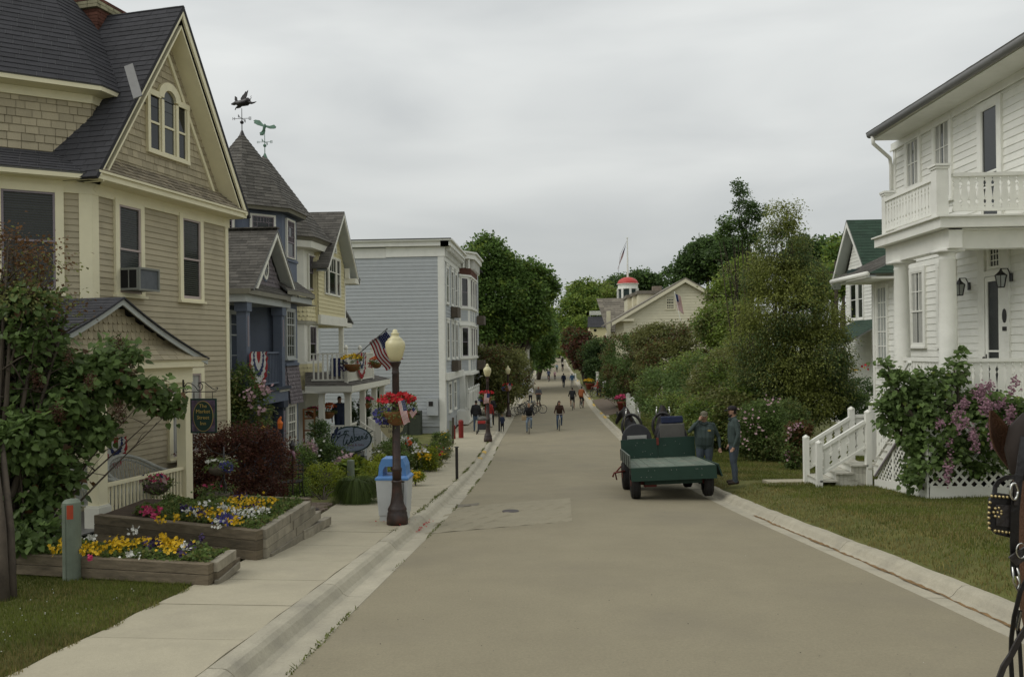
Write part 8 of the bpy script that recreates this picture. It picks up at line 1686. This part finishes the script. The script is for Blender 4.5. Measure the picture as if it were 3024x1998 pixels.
g = G(-40,1700); shrub('thorn_bush','sparse bronze twigs of a bush rising in front of the large left window','bush',[(30,780,10.3,70,90),(120,770,10.6,80,70),(60,880,10.2,110,60),(190,900,10.6,40,50),(20,700,10.3,40,40)],2600,.042,['leaf_brown','leaf_olive'],g,r=.05,nstem=20,clump=.22,shell=.2,mix=.55)
V = MB(); t = thing('old_tree','thick rough trunk rising at the bottom of the left edge','tree',g)
for u,w,k in ((8,.06,0),(36,.045,.1),(-25,.08,0)): q0,q1,q2 = P(u,1765,8.3 + k),P(u - 5,1560,8.6 + k),P(u - 30,1300,9.4 + k); V.tube([q0 + Vector((0,0,-.1)),q0.lerp(q1,.5),q1,q2],[w * 1.2,w,w * .9,w * .6],9)
V.build('trunk',M_('bark'),t,True)
shrub('barberry_bush','rounded dark red barberry bush beside the inn porch','bush',[(680,1390,16.3,110,120,90),(790,1380,16.8,80,105,80),(600,1380,16,60,110,60),(720,1300,16.6,100,50,60),(640,1455,15.8,90,60)],26000,.042,['leaf_red','leaf_brown'],G(700,1505),clump=.14,shell=.6,mix=.8,r=.03)
shrub('lilac_bush','green shrub with faded pink blossoms in front of the blue house','bush',[(720,1140,21,42,60),(745,1230,21,50,60),(700,1220,21,40,90),(770,1170,21,20,22)],6500,.07,['leaf_lilac','leaf_olive'],G(730,1360),bl=[('pale',[(787,1148,20.6,24,9),(745,1175,20.6,10,9),(770,1210,20.6,8,8),(725,1160,20.6,8,8)],.06)],clump=.16)
shrub('spirea_bush','bright lime green spirea left of the daylilies','bush',[(955,1415,19.5,64,50),(1000,1445,19.2,54,42),(920,1455,19,56,36),(960,1475,18.6,60,20)],11000,.04,['leaf_lime','leaf_light'],G(955,1478),clump=.10,r=.02)
shrub('green_shrub','mid green shrub behind the black metal chair','bush',[(890,1365,20,36,50),(870,1430,18.5,36,40),(915,1390,20,30,50),(880,1465,18.3,40,20)],8000,.04,['leaf_bed','leaf_light'],G(890,1470),clump=.1,r=.02)
shrub('lime_shrub','lime green mound to the right of the oval sign post','bush',[(1105,1405,19,34,40),(1125,1370,20,20,26),(1085,1430,18.5,24,30)],5500,.04,['leaf_lime','leaf_light'],G(1105,1470),clump=.1,r=.02)
shrub('hosta','pale variegated hosta under the oval sign','plant',[(1055,1385,21,40,28),(1020,1400,21,26,22)],700,.16,['leaf_light','leaf_lime'],G(1050,1430),kind='o',clump=.1,r=.01,aspect=.35,shell=.3)
shrub('rose_bush','dark rose bush with pale blooms left of the oval sign','bush',[(945,1290,22.5,32,50),(935,1330,22,40,34),(985,1350,22,40,34)],7500,.05,['leaf_dark','leaf_bed'],G(965,1400),bl=[('pale',[(915,1315,21.6,34,9),(925,1325,21.6,22,8),(1005,1355,21.6,20,10),(1030,1352,21.6,14,6)],.055),('white',[(945,1320,21.5,12,18)],.045)],clump=.12,r=.02)
for i,(u,v,h,w) in enumerate(((1033,1235,52,24),(1080,1225,66,20),(1119,1195,40,14))): shrub('conifer',['wide small cone shaped conifer behind the yellow porch posts','tallest slim conifer seen between the porch posts','tip of a small conifer behind the nearest lamp basket'][i],'tree',[(u,v,33,w,h * .55),(u,v - h * .45,33,w * .55,h * .5),(u,v - h * .85,33,w * .28,h * .35)],3000,.06,['leaf_dark','leaf_bed'],(lambda q: (q.x,q.y,-2))(P(u,v,33)),'small conifers beside the grey wall',clump=.12,r=.04)
gb = 'garden plants along the left pavement'
for nm,lab,bl_,n,s,ms,fl in (
    ('garden_shrub','green shrub right behind the litter bin',[(1135,1345,22,34,34),(1165,1330,23,30,34)],4500,.05,['leaf_bed','leaf_olive'],[('white',[(1120,1345,21.8,8,12)],.04)]),
    ('garden_shrub','tall garden plants with white and orange blooms right of the nearest lamp',[(1200,1320,26,36,34),(1190,1360,25,34,26)],4200,.055,['leaf_bed','leaf_olive'],[('white',[(1196,1297,25.6,26,6),(1205,1302,25.6,14,5)],.06),('orange',[(1207,1305,25.5,12,4)],.06)]),
    ('garden_shrub','yellow-green bush with white lilies beside the bicycle rack',[(1240,1350,25.5,34,34),(1270,1355,25.6,24,34)],5000,.05,['leaf_lime','leaf_bed'],[('white',[(1225,1325,25,26,9),(1250,1328,25,16,6)],.05),('yellow',[(1240,1340,25,16,6),(1262,1350,25,18,6),(1215,1400,22,10,8)],.045)]),
    ('garden_shrub','dense green bush near the wooden post at the end of the bed',[(1305,1300,33,28,22),(1285,1330,31,22,22)],4500,.05,['leaf_bed','leaf_light'],[('yellow',[(1303,1282,32.4,8,9)],.04),('lilac',[(1300,1312,32.4,8,6)],.05)]),
    ('garden_shrub','low mixed flowers with red blooms at the pavement edge',[(1300,1345,29,26,16),(1320,1320,32,18,18),(1275,1372,26,24,12)],3200,.045,['leaf_olive','leaf_bed'],[('red',[(1300,1335,28.4,12,8)],.045),('yellow',[(1310,1340,28.6,8,7)],.04),('pink',[(1270,1368,25.6,10,7)],.04)]),
    ('garden_shrub','yellow flowered edging plant at the pavement behind the litter bin',[(1228,1405,21,22,10)],1600,.035,['leaf_lime','leaf_bed'],[('yellow',[(1232,1402,20.8,40,7)],.035)])):
    c_ = BP(*bl_[0]); shrub(nm,lab,'plant',bl_,n,s,ms,(c_[0],c_[1],gz(c_[0],c_[1])),gb,bl=fl,clump=.1,r=.015)
# garden bed soil east of the pavement
o = mesh_obj('garden_soil',[(x,y,gz(x,y) + .012) for x,y in ((-5.05,19.5),(-5.3,38),(-8,38),(-8,17.5),(-5.7,17))],[[0,1,2,3,4]],M_('soil')); o['kind'] = 'structure'
# arching daylily
g = G(1048,1488); t = thing('daylily','arching clump of daylily leaves with two yellow flowers beside the litter bin','plant',g); V = []; F = []
for i in range(3200):
    a = random.uniform(0,6.283); r0 = random.uniform(0,.30); L_ = random.uniform(.22,.92); base = Vector((g.x + r0 * math.cos(a * 1.7),g.y + r0 * .8 * math.sin(a * 1.7) + .25,g.z)); d = Vector((math.cos(a),math.sin(a),0)); sd = Vector((-d.y,d.x,0)) * .007; n0 = len(V)
    for k in range(6): s = k / 5; p = base + d * (L_ * .75 * s ** 1.3) + Vector((0,0,L_ * (2.5 * s - 2.6 * s * s) * random.uniform(.95,1.05) * .95)); w = (1 - s) ** .6; V += [p - sd * w,p + sd * w]
    F += [[n0 + 2 * k,n0 + 2 * k + 1,n0 + 2 * k + 3,n0 + 2 * k + 2] for k in range(5)]
o = mesh_obj('foliage',V,F,M_('leaf_daylily'),t); o['kind'] = 'stuff'
for u,v in ((1052,1451),(1090,1449)): c = P(u,v,g.length - .05); flowers('blossom',np.array([(c.x,c.y,c.z),(c.x + .01,c.y,c.z + .01)]),.075,'petal_yellow',t)
# trees along the street
def tree(label,blobs,n,size,mats,base,r,group='trees beyond the houses',clump=.6,name='tree',**k): return shrub(name,label,'tree',blobs,n,size,mats,base,group,r=r,clump=clump,trunkname='trunk',**k)
def gp(u,v,D): q = P(u,v,D); return (q.x,q.y,rz(q.y))
shrub('lilac_bush','broad lilac bush with fading blooms behind the second lamp','bush',[(1440,1100,60,50,70),(1490,1095,62,52,80),(1535,1110,68,32,60),(1465,1150,60,55,60),(1410,1060,60,30,40),(1530,1060,70,24,24)],26000,.15,['leaf_olive','leaf_brown','leaf_lilac'],gp(1480,1180,62),clump=.4,mix=.8,r=.12)
tree('large dark green maple overhanging the left side of the street',[(1440,770,90,62,62),(1395,800,88,40,60),(1490,800,90,50,50),(1470,880,90,90,70),(1560,870,92,55,50),(1600,830,94,34,46),(1620,850,94,26,36),(1560,800,93,36,30),(1410,900,88,50,70),(1560,940,92,70,60),(1500,960,90,60,55),(1590,1010,100,50,50),(1420,970,88,34,40),(1545,1030,96,40,40),(1440,715,90,26,18)],60000,.30,['leaf_maple','leaf_light'],gp(1490,1100,90),.42,clump=.65,shell=.62,mix=.86,nstem=18)
tree('slender dark tree further along the left kerb under the maple',[(1585,1030,125,40,45),(1610,990,140,34,50),(1600,1060,120,26,22)],12000,.4,['leaf_maple','leaf_dark'],gp(1590,1100,125),.3,clump=.8)
tree('light green tree closing the far end of the street on the left',[(1622,960,260,24,50),(1618,1010,250,22,40)],5000,.8,['leaf_light','leaf_maple'],gp(1618,1050,255),.4,clump=1.4)
tree('bright green tree at the right of the far street end',[(1690,930,170,40,55),(1720,880,175,48,50),(1670,990,180,34,50),(1710,990,165,44,55),(1745,930,170,36,46)],22000,.5,['leaf_light','leaf_maple'],gp(1700,1080,170),.45,clump=1.0)
tree('pale feathery tree left of the red dome',[(1775,865,190,36,36),(1740,865,190,26,26),(1800,880,185,30,30)],6500,.45,['leaf_light','leaf_olive'],gp(1770,980,188),.35,clump=.9,shell=.3)
tree('farthest pale green tree over the end of the road',[(1650,1000,300,30,46),(1640,1030,320,20,26)],5000,.9,['leaf_light','leaf_olive'],gp(1652,1050,300),.4,clump=1.6)
tree('dark rounded tree directly behind the red dome',[(1820,850,210,28,34),(1885,832,215,46,28),(1935,845,215,30,34),(1800,880,205,20,26)],9000,.7,['leaf_dark','leaf_maple'],gp(1880,960,212),.4,clump=1.2)
tree('purple leaved tree standing on the right lawn in front of the yellow building',[(1720,1030,105,42,55),(1690,1010,108,26,40),(1745,1050,102,34,42)],13000,.26,['leaf_red','leaf_dark','leaf_brown'],gp(1730,1128,104),.25,clump=.5,mix=.5)
tree('dark green tree under the courthouse corner',[(1775,1045,95,44,42),(1765,1090,92,34,30)],11000,.24,['leaf_dark','leaf_lilac'],gp(1775,1125,94),.2,clump=.5)
hg = 'lilac hedge along the right side of the street'
for lab,bl_,n,base,ms in (
    ('far end of the tall lilac hedge, left of the picket fence',[(1850,1050,66,70,70),(1830,1120,64,60,60),(1880,1120,62,70,80)],24000,(1850,1200,64),['leaf_lilac','leaf_brown','leaf_olive']),
    ('reddish topped lilac in front of the cream gable',[(1930,1010,60,60,50),(1990,990,60,50,40),(1960,1070,58,80,70),(2060,1010,58,60,60),(1900,1000,62,30,40)],26000,(1960,1200,60),['leaf_olive','leaf_brown','leaf_lilac']),
    ('dense green lilac behind the horses and the cart',[(1960,1160,46,90,80),(2050,1130,42,90,90),(2010,1210,38,90,60)],26000,(2000,1270,42),['leaf_lilac','leaf_light','leaf_olive']),
    ('dense shrub behind the man on the phone',[(2130,1150,34,90,90),(2100,1240,31,90,70),(2190,1220,30,80,90),(2170,1070,38,70,60)],30000,(2130,1330,32),['leaf_olive','leaf_light','leaf_lilac'])):
    shrub('lilac_hedge',lab,'hedge',bl_,n,.13 if base[2] > 50 else .10,ms,gp(*base),hg,clump=.32,mix=.62,r=.08,nstem=6)
tree('dark hillside tree rising behind the cream gable',[(2080,770,150,60,60),(2030,800,150,36,40),(2130,760,150,60,60),(1990,815,155,30,26),(2150,700 + 60,145,60,50)],20000,.55,['leaf_dark','leaf_maple'],gp(2080,950,150),.5,clump=1.0,mix=.85)
tree('dark tree behind the tall cedar on its right',[(2430,770,110,50,60),(2370,760,110,50,60),(2420,840,105,60,50)],15000,.42,['leaf_dark','leaf_maple'],gp(2400,1000,108),.4,clump=.8)
tree('rounded bright tree crown left of the green roof',[(2480,760,90,30,34),(2500,730,95,36,28),(2460,830,85,34,40)],9000,.38,['leaf_maple','leaf_light'],gp(2480,1000,90),.35,clump=.8,mix=.5)
tree('leafy green tree to the left of the tall cedar',[(2150,880,50,55,60),(2120,960,48,60,60),(2180,960,46,60,70),(2200,820,52,60,60),(2210,1040,44,60,70)],26000,.16,['leaf_light','leaf_olive','leaf_maple'],gp(2160,1250,48),.2,clump=.45,mix=.6)
tree('tall shaggy cedar in the middle of the right side',[(2300,650,30,34,50),(2340,640,30,22,40),(2310,740,30,75,70),(2270,820,30,80,60),(2360,830,30,80,80),(2310,920,30,130,80),(2250,1010,30,90,80),(2400,950,30,90,70),(2360,1060,30,130,100),(2440,1040,30,70,80),(2280,1110,30,110,80),(2420,1150,30,90,80),(2340,1190,30,120,70),(2460,1110,30,50,60)],105000,.085,['leaf_cedar','leaf_dark','leaf_olive'],gp(2330,1350,30),.08,'trees beside the white house',clump=.28,shell=.68,mix=.66,nstem=16,droop=.9,aspect=.32)
tree('sparse young ash with bare twigs poking up left of the cedar top',[(2185,560,33,26,26),(2200,620,33,36,40),(2160,660,33,36,26),(2240,620,33,26,30),(2130,690,33,26,14),(2215,690,33,40,30)],5200,.085,['leaf_dark','leaf_maple'],(lambda q: (q.x,q.y,rz(q.y)))(P(2230,1300,33)),.05,'trees beside the white house',clump=.16,shell=.25,nstem=14)
shrub('pink_flowering_bush','flowering bush with pale pink blooms on the lawn behind the man in the black cap','bush',[(2250,1240,26,70,60),(2290,1300,25.5,60,60),(2210,1290,26,50,60),(2330,1230,27,50,50)],24000,.06,['leaf_bed','leaf_lilac','leaf_olive'],G(2280,1378),bl=[('pale',[(2215,1240,25,18,18),(2260,1195,25,10,16),(2290,1180,25,7,8),(2240,1260,25,9,16),(2200,1300,25,10,16),(2180,1210,25,7,14)],.045)],clump=.16,r=.03,mix=.6)
shrub('bronze_rose_bush','bronze leaved rose bush left of the white steps','bush',[(2345,1285,23,28,36),(2340,1350,22.5,24,34),(2370,1265,23,30,20)],5000,.06,['leaf_brown','leaf_bed'],G(2345,1395),bl=[('pale',[(2340,1262,22.4,9,10),(2330,1290,22.4,6,8),(2335,1350,22.4,5,8)],.045),('lilac',[(2355,1260,22.4,7,8),(2330,1340,22.4,5,8)],.045)],clump=.1,r=.02,mix=.45)
shrub('green_porch_plants','dark shrubs growing against the green roofed porch','bush',[(2520,1200,30,50,50),(2540,1150,32,40,30),(2480,1180,30,40,60)],9000,.07,['leaf_dark','leaf_bed'],gp(2520,1330,30),bl=[('yellow',[(2530,1090,31,12,10)],.05),('red',[(2552,1080,33,6,5)],.07)],clump=.2)
g = G(2815,1502); shrub('lilac_bush','broad leaved lilac in front of the white lattice with open mauve blossoms','bush',[(2650,1150,15.6,44,60),(2620,1230,15.6,30,44),(2760,1150,15.7,60,70),(2830,1090,15.8,26,60),(2610,1080,15.6,16,36),(2800,1260,15.5,100,60),(2700,1270,15.5,60,60),(2880,1300,15.4,90,60),(2740,1360,15.4,60,44),(2950,1230,15.6,80,60),(2870,1370,15.5,60,36),(2690,1420,15.3,22,22),(2720,1210,15.6,70,60),(2780,1330,15.3,70,50),(2900,1200,15.8,90,50),(2960,1340,15.6,60,50)],12500,.085,['leaf_lilac','leaf_light'],g,r=.085,sep=200,nstem=24,clump=.14,shell=.3,heads=('petal_lilac',[(2800,1235,14.9,1),(2850,1215,14.9,3),(2900,1160,15.1,2),(2940,1150,15.1,2),(2990,1140,15.1,2),(2920,1195,14.9,3),(2980,1220,14.9,3),(2840,1255,14.8,3),(2870,1290,14.8,2),(2900,1265,14.8,2),(2805,1340,14.8,2),(2812,1365,14.8,1),(2815,1415,14.8,1),(2860,1315,14.8,1),(2930,1310,14.8,2),(2900,1200,15,2),(2950,1190,15,2),(2870,1170,15.1,2)],.11,46))
# pots, tubs and fence on the right
for u,v,D,w,lab,tp_ in ((1840,1213,60,.42,'terracotta red pot of pink petunias on the grass before the picket fence','pink'),(1743,1146,90,.5,'dark red tub of yellow flowers at the far path','yellow')):
    c = P(u,v,D); c.z = gz(c.x,c.y); t = thing('flower_pot',lab,'flower pot',c); b = MB(); b.lathe([(w * .7,0),(w,.55),(w * 1.08,.56),(w * 1.08,.68),(w * .9,.68)],c,16); b.build('pot',mat('terracotta_red',(.22,.05,.035),.7,.1,5),t,True); crown('foliage',[(c.x,c.y,c.z + .8,w * 1.1,w * 1.1,.3)],700,.09,G2,t,clump=.15); flowers('blossoms',blob_pts((c.x - .1,c.y,c.z + .9),(w * 1.2,w * 1.1,.28),70,True),.10,'petal_' + tp_,t)
c = P(1795,1158,80); shrub('flower_bed_clump','low yellow flowers under the hedge at the right corner','plant',[(1790,1160,80,22,8)],1500,.1,['leaf_bed','leaf_lime'],gp(1790,1160,80),bl=[('yellow',[(1788,1156,79,40,9)],.10)],clump=.2,r=.02)
t = thing('picket_fence','white picket fence leading away along the right hedge','fence',P(1857,1200,60)); A_,B_ = P(1884,1250,47.5),P(1836,1195,72); n = 26
for i in range(n):
    q = A_.lerp(B_,i / (n - 1)); z = gz(q.x,q.y); F_ = frame((q.x,q.y,z),(B_ - A_).cross(Vector((0,0,1))),(0,0,1)); b = MB(); w,h = (.16,1.25) if i % 6 == 0 else (.10,1.0); F_ = frame((q.x,q.y,z),(1,.3,0),(0,0,1)); b.prism([(-w,0),(w,0),(w,h),(0,h + .1),(-w,h)],F_,-.02,.02); b.build('picket',M_('white_house'),t)
for z in (.3,.8): b = MB(); b.bar((A_.x,A_.y,gz(A_.x,A_.y) + z),(B_.x,B_.y,gz(B_.x,B_.y) + z),.04,.08); b.build('rail',M_('white_house'),t)
for u,v0,v1,D,lab in ((1757,1132,1087,92,'white gate post with cap at the far path'),(1765,1132,1098,90,'thin white post right of the gate post')): q = P(u,v0,D); z1 = P(u,v1,D).z; t = thing('white_post',lab,'post',q); b = MB(); w = .28 if 'gate' in lab else .1; b.box((q.x,q.y,(gz(q.x,q.y) + z1) / 2),(w,w,z1 - gz(q.x,q.y))); b.box((q.x,q.y,z1),(w * 1.4,w * 1.4,.1)); b.build('post',M_('white_house'),t)
q = P(1693,1100,122); t = thing('sandwich_board','white sandwich board on the far right verge','sign',q); b = MB(); z = gz(q.x,q.y); F_ = frame((q.x,q.y,z),(1,0,0),(0,0,1)); b.fbox(F_,(-.45,0),(.45,1.0),0,.04); b.build('board',M_('white_house'),t); b = MB(); b.fbox(F_,(-.25,.25),(.25,.75),.041,.05); b.build('panel',M_('post_green'),t)
